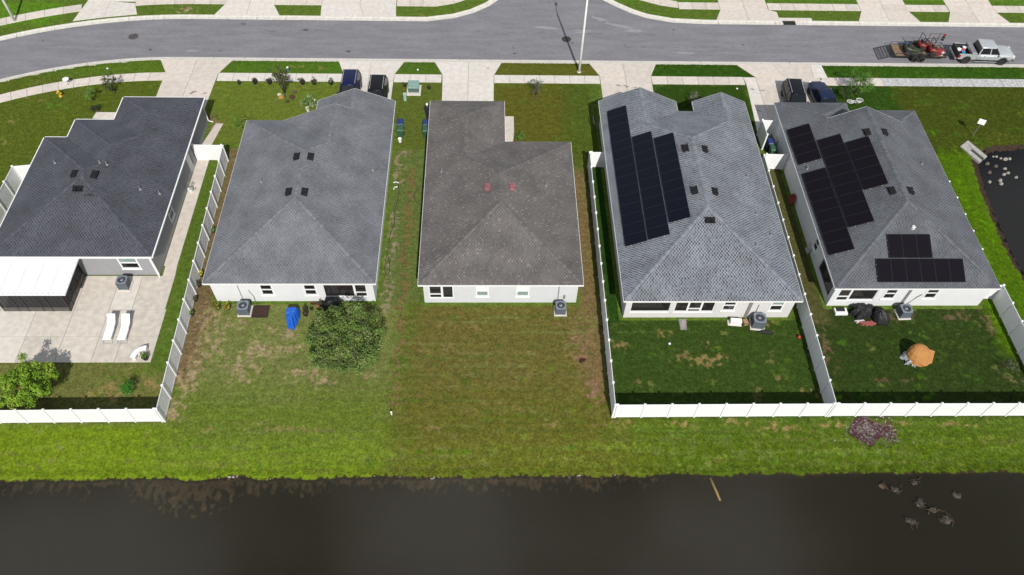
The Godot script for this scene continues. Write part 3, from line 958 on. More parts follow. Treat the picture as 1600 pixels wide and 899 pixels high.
	for q in [[-0.1, -42.75, 1.0], [1.85, -42.75, -1.0]]: roof_vent(c.roof, on_roof(c, q[0], q[1]), Vector2(q[2], 0), 0.4, mt("vent_red", 0.3, 0.12, 0.13, 0.6, 0.15))
	for q in [[-3.9, -46.0], [4.6, -44.0]]: vent_pipe(c.roof, on_roof(c, q[0], q[1]))

	# 4: grey two-tone roof with the long black solar array
	var d := house("house with a two-tone grey roof carrying three long black solar rows", [10.0, -55.75, 17.1, -55.75, 17.1, -54.4, 18.6, -54.4, 18.6, -55.75, 23.45, -55.75, 23.45, -33.3, 10.0, -33.3],
		[[10.0, 23.45, -54.4, -33.3, "hip", "hip"], [10.0, 17.1, -55.75, -45.0, "gable", "open"], [18.6, 23.45, -55.75, -47.0, "gable", "open"]], 0.45, 2.62,
		{"light": Color(0.1850, 0.2020, 0.2287), "dark": Color(0.0270, 0.0294, 0.0346), "mix": 0.75, "speck": 0.0}, cream, trim,
		{"rear": [[0.4, 3.45, 0.6, 2.15], [3.75, 6.82, 0.6, 2.15], [7.42, 8.35, 0.95, 2.25], [11.05, 12.0, 0.92, 2.25]]})
	lanai(d.root, d.frames.rear, [0.4, 3.45, 0.6, 2.15], 2.6, [[0.46, 3.38, 0.8, 2.12]], room, tan_floor)
	lanai(d.root, d.frames.rear, [3.75, 6.82, 0.6, 2.15], 2.6, [[3.82, 4.72, 0.8, 2.12], [4.86, 5.72, 1.15, 2.12], [4.86, 5.72, 0.78, 1.05], [5.87, 6.74, 0.8, 2.12]], room, tan_floor)
	window(d.root, d.frames.rear, [7.42, 8.35, 0.95, 2.25], dark)
	window(d.root, d.frames.rear, [11.05, 12.0, 0.92, 2.25], dark, green)
	var e4 := MB.new(); e4.x = d.frames.rear
	e4.box(9.35, 0.1, 0.001, 9.6, 2.35, 0.06); e4.box(10.1, 0.8, 0.001, 10.16, 1.7, 0.04)
	part(d.root, "conduit", e4.done(), mt("conduit_grey"))
	for q in [[16.05, -46.7, 1.0], [17.65, -46.7, -1.0], [16.05, -41.95, 1.0], [17.65, -41.95, -1.0]]: roof_vent(d.roof, on_roof(d, q[0], q[1]), Vector2(q[2], 0), 0.45, black)
	roof_vent(d.roof, on_roof(d, 16.8, -39.0), Vector2(0, -1), 0.45, black)
	for q in [[21.3, -45.2], [21.2, -41.0], [22.1, -39.2], [20.4, -37.5]]: vent_pipe(d.roof, on_roof(d, q[0], q[1]))

	# 5: grey roof with two solar arrays
	var f := house("house with a grey roof carrying two separate solar arrays at the right", [26.15, -55.6, 32.8, -55.6, 32.8, -51.75, 34.0, -51.75, 34.0, -54.6, 38.9, -54.6, 38.9, -34.4, 26.15, -34.4],
		[[26.15, 38.9, -51.75, -34.4, "gable", "hip"], [26.15, 32.8, -55.6, -44.0, "hip", "open"], [34.0, 38.9, -54.6, -44.0, "hip", "open"]], 0.45, 2.7,
		{"light": Color(0.1049, 0.1110, 0.1273), "dark": Color(0.0420, 0.0450, 0.0522), "mix": 0.65, "speck": 0.0}, white, trim,
		{"rear": [[0.42, 3.42, 0.65, 2.25], [4.0, 4.9, 0.95, 2.25], [7.2, 8.12, 1.0, 2.3]], "left": [[15.0, 15.75, 0.9, 2.1], [17.05, 19.9, 0.55, 2.2]]})
	lanai(f.root, f.frames.rear, [0.42, 3.42, 0.65, 2.25], 2.6, [[0.5, 1.3, 1.22, 2.2], [0.5, 1.3, 0.7, 1.12], [1.45, 3.36, 0.8, 2.2]], room, tan_floor, 0.1, true)
	window(f.root, f.frames.rear, [4.0, 4.9, 0.95, 2.25], dark)
	window(f.root, f.frames.rear, [7.2, 8.12, 1.0, 2.3], dark)
	window(f.root, f.frames.left, [15.0, 15.75, 0.9, 2.1], dark)
	var lp := MB.new(); lp.x = f.frames.left
	lp.box(17.05, 0.55, -0.12, 19.9, 2.2, -0.1)
	part(f.root, "screen", lp.done(), glass("insect_screen", 0.015, 0.015, 0.016, 0.5, 0.6))
	var e5 := MB.new(); e5.x = f.frames.rear
	e5.box(5.75, 0.05, 0.001, 5.95, 2.4, 0.06)
	e5.tube([Vector3(6.95, 1.55, 0.06), Vector3(6.7, 1.2, 0.06), Vector3(6.3, 0.3, 0.08)], 0.03, 0.03)
	part(f.root, "conduit", e5.done(), mt("conduit_grey"))
	for q in [[31.8, -48.85, 1.0], [33.25, -48.85, -1.0], [31.8, -42.1, 1.0], [33.25, -42.1, -1.0]]: roof_vent(f.roof, on_roof(f, q[0], q[1]), Vector2(q[2], 0), 0.45, black)
	for q in [[36.3, -46.5], [26.9, -46.7]]: vent_pipe(f.roof, on_roof(f, q[0], q[1]))
	var tv := MB.new()
	tv.lathe([Vector2(0.17, -0.1), Vector2(0.17, 0.14), Vector2(0.12, 0.2), Vector2(0.0, 0.2)], on_roof(f, 32.65, -38.75), 14)
	part(f.roof, "sun_tunnel", tv.done(), mt("pale_metal"))
	for q in [-45.8, -43.95, -42.1, -40.3, -38.4]:
		var fl := MB.new(); fl.x = Transform3D(Basis(), -f.root.position)
		fl.lathe([Vector2(0.0, 0.0), Vector2(0.09, 0.02), Vector2(0.1, 0.12), Vector2(0.03, 0.16)], Vector3(39.05, 2.45, q), 10)
		part(f.root, "eave_light", fl.done(), mt("white_frame"))

	# solar modules, each a framed panel standing off the shingles
	var panel_black := glass("solar_black", 0.006, 0.007, 0.013, 1.0, 0.22)
	var panel_brown := glass("solar_brown", 0.0085, 0.0075, 0.0105, 1.0, 0.3)
	panel_black.metallic_specular = 0.15; panel_brown.metallic_specular = 0.12; black.metallic_specular = 0.2
	var s4 := thing("solar_array", "three stepped rows of seamless black solar panels on the two-tone grey roof", "solar panels", Vector3(10.0, 2.62, -46.0))
	for r in [[10.62, 12.2, -53.85, -38.2, 15], [12.3, 13.82, -49.7, -38.25, 11], [13.93, 15.43, -48.76, -39.35, 9]]:
		solar_row(s4, Vector3(10.0, 2.62, 0), Vector2(1, 0), 0.45, r[0] - 10.0, r[1] - 10.0, r[2], r[3], r[4], panel_black, 0.005)
	var s5 := thing("solar_array", "stepped block of dark solar panels on the left slope of the right-hand house", "solar panels", Vector3(26.15, 2.7, -45.0))
	for r in [[26.4, 28.12, -51.65, -47.3, 4], [28.26, 29.98, -49.42, -39.55, 9], [30.08, 31.76, -48.28, -42.8, 5], [26.42, 28.14, -46.2, -37.42, 8]]:
		solar_row(s5, Vector3(26.15, 2.7, 0), Vector2(1, 0), 0.45, r[0] - 26.15, r[1] - 26.15, r[2], r[3], r[4], panel_brown, 0.012)
	var s6 := thing("solar_array", "nine dark solar panels on the rear slope, three above six", "solar panels", Vector3(33.0, 2.7, -34.4))
	for r in [[2.15, 3.85, 30.47, 33.83, 3], [0.42, 2.08, 29.4, 36.15, 6]]:
		solar_row(s6, Vector3(0, 2.7, -34.4), Vector2(0, -1), 0.45, r[0], r[1], r[2], r[3], r[4], panel_brown, 0.012)

# a row of modules on a slope that climbs along `up` from the line through `o`; d0..d1 plan distance up the slope, t0..t1 along the eave
func solar_row(root: Node3D, o: Vector3, up: Vector2, p: float, d0: float, d1: float, t0: float, t1: float, n: int, m: Material, gap: float) -> void:
	var Z := Vector3(up.x, p, up.y).normalized()
	var X := Vector3(absf(up.y), 0, absf(up.x))
	var Y := Z.cross(X)
	if Y.y < 0.0: Y = -Y
	var w := (t1 - t0) / n
	var ln := (d1 - d0) * sqrt(1.0 + p * p)
	var cells := MB.new(); var fr := MB.new()
	cells.box(-w / 2 + gap + 0.012, 0.0, 0.012, w / 2 - gap - 0.012, 0.037, ln - 0.012)
	fr.box(-w / 2 + gap, 0.0, 0.0, -w / 2 + gap + 0.012, 0.04, ln); fr.box(w / 2 - gap - 0.012, 0.0, 0.0, w / 2 - gap, 0.04, ln)
	fr.box(-w / 2 + gap + 0.012, 0.0, 0.0, w / 2 - gap - 0.012, 0.04, 0.012); fr.box(-w / 2 + gap + 0.012, 0.0, ln - 0.012, w / 2 - gap - 0.012, 0.04, ln)
	var rail := MB.new()
	for k in [0.25, 0.75]: rail.box(-w / 2, -0.08, ln * k - 0.02, w / 2, 0.0, ln * k + 0.02)
	var cm := cells.done(); var fm := fr.done(); var rm := rail.done()
	for k in n:
		var t := t0 + w * (k + 0.5)
		var at := o + Vector3(up.x * d0, p * d0, up.y * d0) + X * t + Y * 0.12 - root.position
		var q := part(root, "solar_panel", cm, m)
		q.transform = Transform3D(Basis(X, Y, Z), at)
		part(q, "frame", fm, mt("solar_frame", 0.012, 0.012, 0.014, 0.5, 0.0))
		part(q, "rail", rm, mt("pale_metal"))

# ---------------------------------------------------------------- white vinyl fences
var panel_mesh := {}

func fence(label: String, pts: Array, heights := 1.83) -> void:
	var p := v2(pts)
	var root := thing("fence", label, "fence", Vector3(p[0].x, 0, p[0].y), 0, "white vinyl privacy fences")
	var vinyl := mt("vinyl", 0.74, 0.745, 0.755, 0.45, 0.012, 0.2)
	var post := MB.new()
	post.box(-0.064, -0.3, -0.064, 0.064, heights + 0.05, 0.064)
	post.box(-0.08, heights + 0.05, -0.08, 0.08, heights + 0.075, 0.08)
	post.hexa([Vector3(-0.075, heights + 0.075, -0.075), Vector3(0.075, heights + 0.075, -0.075), Vector3(0.075, heights + 0.075, 0.075), Vector3(-0.075, heights + 0.075, 0.075), Vector3(-0.01, heights + 0.12, -0.01), Vector3(0.01, heights + 0.12, -0.01), Vector3(0.01, heights + 0.12, 0.01), Vector3(-0.01, heights + 0.12, 0.01)])
	var pm := post.done()
	for k in p.size() - 1:
		var a := p[k]; var b := p[k + 1]
		var ln := a.distance_to(b)
		var n := maxi(1, int(round(ln / 1.83)))
		var t := (b - a) / ln
		var ang := -atan2(t.y, t.x)
		var w := ln / n
		for j in n:
			var q := a + t * w * j
			if j > 0 or k == 0: part(root, "post", pm, vinyl, Vector3(q.x, 0, q.y) - root.position, ang)
			else: part(root, "post", pm, vinyl, Vector3(q.x, 0, q.y) - root.position, ang)
			var key := "%.2f" % w
			if not panel_mesh.has(key):
				var mb := MB.new()
				var h := w / 2 - 0.07
				mb.box(-h, 0.05, -0.022, h, 0.2, 0.022); mb.bevel(-h, heights - 0.14, -0.022, h, heights + 0.01, 0.022, 0.008)
				var nb := 11
				for s in nb:
					var x0 := lerpf(-h, h, float(s) / nb); var x1 := lerpf(-h, h, float(s + 1) / nb)
					mb.hexa([Vector3(x0, 0.2, -0.009), Vector3(x1, 0.2, -0.009), Vector3(x1, 0.2, 0.009), Vector3(x0, 0.2, 0.009), Vector3(x0, heights - 0.14, -0.009), Vector3(x1, heights - 0.14, -0.009), Vector3(x1, heights - 0.14, 0.009), Vector3(x0, heights - 0.14, 0.009)])
					mb.box(x0 + 0.012, 0.2, 0.009, x1 - 0.012, heights - 0.14, 0.013); mb.box(x0 + 0.012, 0.2, -0.013, x1 - 0.012, heights - 0.14, -0.009)
				panel_mesh[key] = mb.done()
			var c := a + t * w * (j + 0.5)
			part(root, "panel", panel_mesh[key], vinyl, Vector3(c.x, 0, c.y) - root.position, ang)
	var last := p[p.size() - 1]
	var dl := last - p[p.size() - 2]
	if label.contains("ends") or true: part(root, "post", pm, vinyl, Vector3(last.x, 0, last.y) - root.position - Vector3(dl.normalized().x, 0, dl.normalized().y) * 0.0, -atan2(dl.y, dl.x))

func build_fences() -> void:
	fence("white fence run along the pond bank behind the grey house with the patio", [-22.56, -24.95, -44.5, -24.85])
	fence("white fence running beside the patio from the pond bank to the side gate", [-22.4, -24.95, -23.1, -50.4])
	fence("short white gate fence between the charcoal-roofed house and the long side fence", [-25.75, -50.55, -23.25, -50.5])
	fence("white fence at the far left, beyond the charcoal roof", [-38.0, -48.1, -40.1, -47.8, -40.35, -30.0])
	fence("white side fence with a thin dark strip at its foot, right of the brown-roofed house", [8.68, -25.1, 8.84, -49.85])
	fence("short white fence joining the left side of the house with long solar rows", [9.0, -49.87, 10.28, -49.87])
	fence("white fence run along the pond bank behind the house with long solar rows", [8.84, -25.1, 23.9, -25.12])
	fence("white side fence dividing the two fenced green back yards", [24.06, -25.1, 24.2, -49.6])
	fence("white fence run along the pond bank at the right, beside the purple ground cover", [24.22, -25.12, 44.2, -25.05])
	fence("white fence at the right edge, going back to the right-hand house's corner", [40.05, -25.25, 39.95, -35.35, 38.75, -35.4])
	fence("small white screen fence in front of the rubbish bins between two houses", [26.2, -54.1, 25.03, -54.2, 25.05, -52.25])
	fence("white gate panel behind the rubbish bins between two houses", [24.45, -49.75, 26.3, -49.7])

# ---------------------------------------------------------------- lawn, terrain and water
func sh(r: float, g: float, b: float) -> Vector3: # a picture colour of sunlit grass turned into a base colour
	var c := Color(r / 255.0, g / 255.0, b / 255.0).srgb_to_linear()
	return Vector3(c.r, c.g, c.b) * 0.735

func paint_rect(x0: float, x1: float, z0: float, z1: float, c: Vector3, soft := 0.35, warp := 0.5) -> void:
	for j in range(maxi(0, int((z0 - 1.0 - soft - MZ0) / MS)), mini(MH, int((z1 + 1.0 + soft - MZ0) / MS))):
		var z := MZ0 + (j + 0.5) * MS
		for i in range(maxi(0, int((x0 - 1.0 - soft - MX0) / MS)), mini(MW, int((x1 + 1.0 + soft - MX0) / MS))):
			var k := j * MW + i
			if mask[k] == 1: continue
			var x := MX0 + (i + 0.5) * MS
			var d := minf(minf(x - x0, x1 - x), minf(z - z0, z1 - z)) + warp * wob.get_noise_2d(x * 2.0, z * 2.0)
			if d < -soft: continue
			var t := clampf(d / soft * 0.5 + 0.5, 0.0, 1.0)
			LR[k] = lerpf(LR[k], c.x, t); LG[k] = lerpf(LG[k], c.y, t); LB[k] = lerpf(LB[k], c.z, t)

# ragged patch: colour laid where noise exceeds a level that rises from the middle outwards
func patch(cx: float, cz: float, rx: float, rz: float, c: Vector3, dens := 0.5, amount := 0.85, fr := 1.0) -> void:
	for j in range(maxi(0, int((cz - rz - MZ0) / MS)), mini(MH, int((cz + rz - MZ0) / MS))):
		var z := MZ0 + (j + 0.5) * MS
		for i in range(maxi(0, int((cx - rx - MX0) / MS)), mini(MW, int((cx + rx - MX0) / MS))):
			var k := j * MW + i
			if mask[k] == 1: continue
			var x := MX0 + (i + 0.5) * MS
			var q := Vector2((x - cx) / rx, (z - cz) / rz).length()
			if q > 1.0: continue
			var f := fine.get_noise_2d(x * fr, z * fr) * 0.9 + wob.get_noise_2d(x * 5.0, z * 5.0) * 0.8
			var t := clampf((f + dens * 1.3 - q * 0.9) * 1.9, 0.0, 1.0) * amount
			if t <= 0.0: continue
			LR[k] = lerpf(LR[k], c.x, t); LG[k] = lerpf(LG[k], c.y, t); LB[k] = lerpf(LB[k], c.z, t)

func paint_lawn() -> void:
	var n := MW * MH
	LR.resize(n); LG.resize(n); LB.resize(n)
	var base := sh(92, 114, 44)
	LR.fill(base.x); LG.fill(base.y); LB.fill(base.z)
	for q in [
		[-60, -7, -24.7, -19, 110, 132, 30], [-7, 14, -24.7, -19, 98, 108, 32, 2.5], [11, 62, -24.7, -19, 82, 102, 25, 2.0],
		[-42, -22.7, -29.8, -24.9, 112, 114, 62], [-22.2, -7, -35.2, -24.9, 116, 123, 68], [-22.2, -7, -27.4, -22.5, 104, 121, 46, 1.6],
		[-6, 8.7, -35.2, -24.9, 104, 98, 49, 0.8], [6.8, 8.7, -50, -27.0, 122, 104, 70, 0.9], [-6, 8.7, -27, -22.0, 100, 100, 40, 1.8],
		[8.8, 24.1, -33.6, -25.1, 60, 80, 31], [24.1, 40.1, -34.8, -25.1, 53, 70, 29],
		[40.1, 60, -62, -25.1, 72, 82, 25], [39.0, 44.6, -52, -30, 82, 112, 16],
		[-60, -31.6, -62, -36, 88, 102, 34], [-26.5, -13.9, -61.5, -52.5, 102, 117, 44], [-9.5, -4.4, -61.5, -50, 92, 104, 42], [-8.5, -5.2, -52, -35, 98, 112, 58],
		[0.5, 8.5, -61.5, -50, 92, 92, 34, 0.9], [7.4, 10.1, -61.5, -50, 78, 94, 34, 1.2], [15.9, 25.3, -61.5, -53, 52, 76, 22], [33, 62, -61.5, -54, 72, 82, 26], [33, 40, -61.5, -54.5, 52, 78, 24],
		[-60, -26, -64.7, -62.4, 88, 112, 36], [-26, -14, -64.7, -62.4, 80, 110, 34], [-9.2, -4.6, -64.7, -62.4, 78, 106, 34], [0.6, 10.8, -64.7, -62.4, 94, 96, 36], [16, 26.4, -64.7, -62.4, 52, 84, 22], [33.5, 62, -64.7, -62.4, 56, 90, 24],
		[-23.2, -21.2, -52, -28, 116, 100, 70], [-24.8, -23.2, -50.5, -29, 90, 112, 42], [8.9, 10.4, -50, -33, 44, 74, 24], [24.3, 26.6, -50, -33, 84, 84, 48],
		[-60, -45, -74, -70, 92, 130, 36], [-60, 62, -79, -75.3, 88, 120, 40]]:
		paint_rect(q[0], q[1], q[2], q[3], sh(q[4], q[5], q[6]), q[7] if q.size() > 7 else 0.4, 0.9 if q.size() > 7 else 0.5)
	var tan_ := sh(162, 142, 112); var straw := sh(150, 128, 84); var brown := sh(120, 101, 66); var lush := sh(92, 118, 30); var deep := sh(48, 74, 26); var dirt := sh(112, 92, 72)
	# worn strip between the blue-grey and the brown roof, and other bare places
	for k in 22: patch(-6.75 + 0.15 * sin(k * 1.3), -49.0 + k * 1.08, 0.6, 1.2, brown, 0.5, 0.75)
	for k in 12: patch(7.9, -46.0 + k * 1.7, 1.0, 1.9, brown, 0.5, 0.8)
	for q in [[-15.8, -30.5, 2.6, 1.4, 0.42], [-18.0, -29.3, 1.5, 1.6, 0.5], [-17.2, -30.9, 1.2, 1.0, 0.55], [-13.4, -28.8, 2.2, 1.1, 0.4], [-12.0, -28.0, 1.5, 0.8, 0.35], [-20.6, -31.5, 1.6, 3.4, 0.35], [-21.6, -28.6, 1.0, 3.0, 0.5], [-21.5, -33.6, 0.9, 1.6, 0.5], [-14.9, -32.2, 0.9, 0.7, 0.6], [-8.8, -28.6, 0.8, 0.6, 0.4], [-22.0, -25.8, 0.9, 1.4, 0.5], [-19.0, -33.0, 1.5, 0.8, 0.35], [-16.5, -32.6, 1.6, 0.6, 0.3], [-14.4, -31.0, 1.2, 0.3, 0.5]]:
		patch(q[0], q[1], q[2], q[3], tan_, q[4], 0.8)
	for k in 16: patch(rg.randf_range(-34, -23.4), rg.randf_range(-29.2, -26.6), rg.randf_range(0.5, 1.3), rg.randf_range(0.4, 0.8), straw if k % 3 else lush, 0.4, 0.7)
	for k in 70: patch(rg.randf_range(-5.5, 8.4), rg.randf_range(-34.4, -24.0), rg.randf_range(0.6, 2.0), rg.randf_range(0.3, 0.8), [brown, straw, lush, sh(84, 100, 40)][k % 4], 0.22, 0.5)
	for q in [[7.0, -29.9, 0.8, 0.7, 0.5], [6.6, -31.2, 1.4, 1.0, 0.4], [5.6, -33.0, 1.4, 0.5, 0.3], [7.7, -27.4, 1.0, 1.4, 0.4]]: patch(q[0], q[1], q[2], q[3], sh(146, 112, 92), q[4], 0.8)
	patch(6.95, -29.75, 0.35, 0.25, sh(60, 32, 36), 0.9, 0.9)
	for q in [[16.1, -29.7, 1.5, 0.7, 0.5], [14.2, -30.3, 1.1, 0.8, 0.32], [16.7, -31.2, 0.7, 0.7, 0.35], [17.4, -30.1, 0.8, 0.5, 0.4], [21.0, -30.0, 0.9, 0.9, 0.25], [19.4, -27.0, 0.5, 1.0, 0.45], [21.3, -28.2, 0.8, 0.8, 0.3], [23.3, -27.2, 0.9, 0.7, 0.35], [9.8, -31.0, 0.8, 0.9, 0.4], [13.2, -32.2, 1.0, 0.6, 0.3], [21.6, -33.0, 1.0, 0.4, 0.45], [16.2, -28.0, 0.7, 0.5, 0.2], [11.0, -27.8, 1.2, 0.8, 0.2]]: patch(q[0], q[1], q[2], q[3], straw, q[4], 0.75)
	for k in 34: patch(rg.randf_range(9.2, 23.8), rg.randf_range(-33.0, -26.0), rg.randf_range(0.5, 1.6), rg.randf_range(0.4, 1.0), sh(80, 104, 40) if k % 2 else deep, 0.3, 0.55)
	for k in 34: patch(rg.randf_range(24.6, 39.6), rg.randf_range(-33.6, -26.0), rg.randf_range(0.6, 1.8), rg.randf_range(0.4, 1.0), [sh(74, 94, 36), deep, sh(72, 108, 32)][k % 3], 0.3, 0.55)
	for q in [[25.4, -31.0, 0.9, 3.6, 0.35], [36.5, -33.7, 2.0, 0.8, 0.4], [38.8, -33.0, 0.9, 1.8, 0.4], [30.8, -28.0, 0.6, 0.35, 0.4], [38.6, -28.2, 1.3, 0.9, 0.35], [28.9, -28.0, 1.2, 0.5, 0.2], [31.2, -33.6, 0.8, 0.9, 0.5], [33.0, -33.7, 0.6, 0.5, 0.5]]: patch(q[0], q[1], q[2], q[3], dirt, q[4], 0.75)
	# bank: mown streaks of lush and pale grass
	for k in 120: patch(rg.randf_range(-40, 44), rg.randf_range(-24.2, -21.0), rg.randf_range(1.2, 4.5), rg.randf_range(0.2, 0.6), [lush, sh(122, 140, 50), sh(84, 112, 22), sh(112, 112, 56)][k % 4], 0.28, 0.6)
	for k in 30: patch(rg.randf_range(-20, 44), -24.7 + rg.randf_range(-0.1, 0.5), rg.randf_range(0.5, 1.6), rg.randf_range(0.15, 0.4), straw, 0.4, 0.7)
	patch(26.5, -24.0, 1.5, 1.1, sh(110, 92, 86), 0.6, 0.9); patch(28.0, -23.9, 0.8, 0.7, sh(120, 92, 88), 0.5, 0.85)
	for k in 150: # mowing passes
		var zz := rg.randf_range(-34.0, -21.4)
		patch(rg.randf_range(-20, 8), zz, rg.randf_range(3.0, 7.0), rg.randf_range(0.1, 0.22), [sh(120, 132, 74), sh(84, 104, 44), sh(112, 104, 62)][k % 3], 0.55, 0.3, 0.4)
	for k in 70: patch(rg.randf_range(10, 42), rg.randf_range(-24.4, -21.4), rg.randf_range(3.0, 7.0), rg.randf_range(0.1, 0.22), [sh(112, 138, 56), sh(66, 94, 28), sh(100, 104, 56)][k % 3], 0.55, 0.35, 0.4)
	for k in 260: # weeds and clumps
		patch(rg.randf_range(-44, 44), rg.randf_range(-35, -21.4), rg.randf_range(0.2, 0.55), rg.randf_range(0.15, 0.4), [sh(66, 98, 30), sh(124, 128, 70), sh(84, 120, 34)][k % 3], 0.5, 0.55)
	# side yards and front lawns
	for k in 14: patch(-8.1 + rg.randf_range(-0.2, 0.4), -44.0 + k * 0.75, 0.6, 0.8, sh(150, 134, 112), 0.4, 0.8)
	for k in 10: patch(rg.randf_range(-8.6, -7.0), rg.randf_range(-52, -48), rg.randf_range(0.3, 0.8), rg.randf_range(0.4, 1.0), sh(150, 132, 108), 0.35, 0.8)
	for k in 90: patch(rg.randf_range(-45, -13), rg.randf_range(-64, -52.8), rg.randf_range(0.5, 2.0), rg.randf_range(0.4, 1.2), [sh(84, 124, 40), sh(112, 118, 66), sh(74, 104, 36), straw][k % 4], 0.22 if k % 4 == 3 else 0.3, 0.5)
	for k in 40: patch(rg.randf_range(0.5, 9.5), rg.randf_range(-64, -50.6), rg.randf_range(0.5, 1.8), rg.randf_range(0.3, 0.9), [sh(96, 110, 38), sh(110, 98, 48), sh(84, 108, 38)][k % 3], 0.28, 0.55)
	for k in 30: patch(rg.randf_range(16, 25), rg.randf_range(-64, -54), rg.randf_range(0.5, 1.5), rg.randf_range(0.3, 0.8), [sh(46, 80, 22), sh(70, 106, 32)][k % 2], 0.28, 0.55)
	for k in 90: patch(rg.randf_range(33.4, 59), rg.randf_range(-64.4, -53), rg.randf_range(0.8, 3.0), rg.randf_range(0.4, 1.2), [sh(66, 104, 26), sh(96, 98, 40), sh(84, 112, 30)][k % 3], 0.26, 0.5)
	for k in 60: patch(rg.randf_range(39.4, 44.4), rg.randf_range(-54, -32), rg.randf_range(0.3, 0.9), rg.randf_range(0.8, 2.4), [sh(98, 140, 14), sh(66, 110, 18)][k % 2], 0.3, 0.6)
	for k in 50: patch(rg.randf_range(-50, 58), rg.randf_range(-73.9, -72.2), rg.randf_range(0.4, 1.2), rg.randf_range(0.2, 0.7), [sh(70, 112, 28), straw, sh(98, 118, 48)][k % 3], 0.25, 0.6)
	patch(-32.0, -73.0, 1.8, 0.8, tan_, 0.45, 0.8); patch(-26.0, -56.0, 0.8, 1.0, dirt, 0.6, 0.8); patch(-36.6, -57.0, 1.1, 0.9, dirt, 0.4, 0.7)
	patch(-25.1, -55.2, 0.9, 0.9, sh(140, 112, 90), 0.6, 0.8); patch(4.6, -59.3, 0.5, 0.4, dirt, 0.6, 0.8); patch(-7.3, -60.0, 1.1, 1.1, dirt, 0.4, 0.7)
	# mud of the two banks and the pond beds, with a ragged edge
	var mud := sh(58, 48, 36); var bed := sh(112, 92, 66); var silt := sh(22, 21, 15); var white_ := sh(196, 188, 180)
	for j in range(int((-54.5 - MZ0) / MS), MH):
		var z := MZ0 + (j + 0.5) * MS
		for i in MW:
			var x := MX0 + (i + 0.5) * MS
			var k := j * MW + i
			var d := -99.0
			if z > -23.5: d = z + 20.92 + 0.25 * wob.get_noise_2d(x * 1.2, 5.0) + 0.10 * fine.get_noise_2d(x, z)
			elif x > 42.0 and z < -30.0:
				d = pond2_depth(Vector2(x, z)) + 0.25 * fine.get_noise_2d(x, z)
				if d < -0.75: continue
				d += 0.55
			if d < -0.15: continue
			var f := fine.get_noise_2d(x * 1.4, z * 0.9) + 0.6 * wob.get_noise_2d(x * 3.0, z * 3.0)
			var c := mud
			var reach := 0.75 + 0.5 * wob.get_noise_2d(x * 0.7, 40.0) + 0.9 * f
			if x > 6.0 and x < 42: reach -= clampf((x - 6.0) / 14.0, 0, 1) * 1.1
			if x > -24 and x < -16 and z > -23: reach += (1.0 - absf(x + 20.0) / 4.0) * (1.2 + 1.2 * f)
			if z < -30.0: c = sh(66, 54, 46) if d < 0.5 + 0.5 * f else sh(20, 19, 19)
			elif d > 0.12 and d < reach: c = silt.lerp(bed, clampf((reach - d) * 1.6, 0.0, 1.0)) * (1.0 + 0.5 * f)
			elif d > 0.12: c = silt * (1.0 + 0.3 * f)
			elif f > 0.25 and x < 10 and x > -22 : c = white_ if f > 0.55 and absf(d) < 0.1 else mud
			var t := clampf((d + 0.15 + 0.25 * f) * 8.0, 0, 1)
			LR[k] = lerpf(LR[k], c.x, t); LG[k] = lerpf(LG[k], c.y, t); LB[k] = lerpf(LB[k], c.z, t)

func pond2_depth(q: Vector2) -> float: # how far inside the right-hand pond's waterline, negative outside
	var d := 1e9
	for k in pond2.size(): d = minf(d, Geometry2D.get_closest_point_to_segment(q, pond2[k], pond2[(k + 1) % pond2.size()]).distance_to(q))
	return d if Geometry2D.is_point_in_polygon(q, pond2) else -d

func ground_y(x: float, z: float) -> float:
	var y := 0.0
	if z > -24.0: y = clampf(-(z + 23.6 + 0.25 * wob.get_noise_2d(x * 1.2, 5.0)) * 0.187, -1.6, 0.0)
	elif x > 41.0 and z < -28.0:
		y = clampf(-(1.7 + pond2_depth(Vector2(x, z))) * 0.3, -1.5, 0.0)
	return y

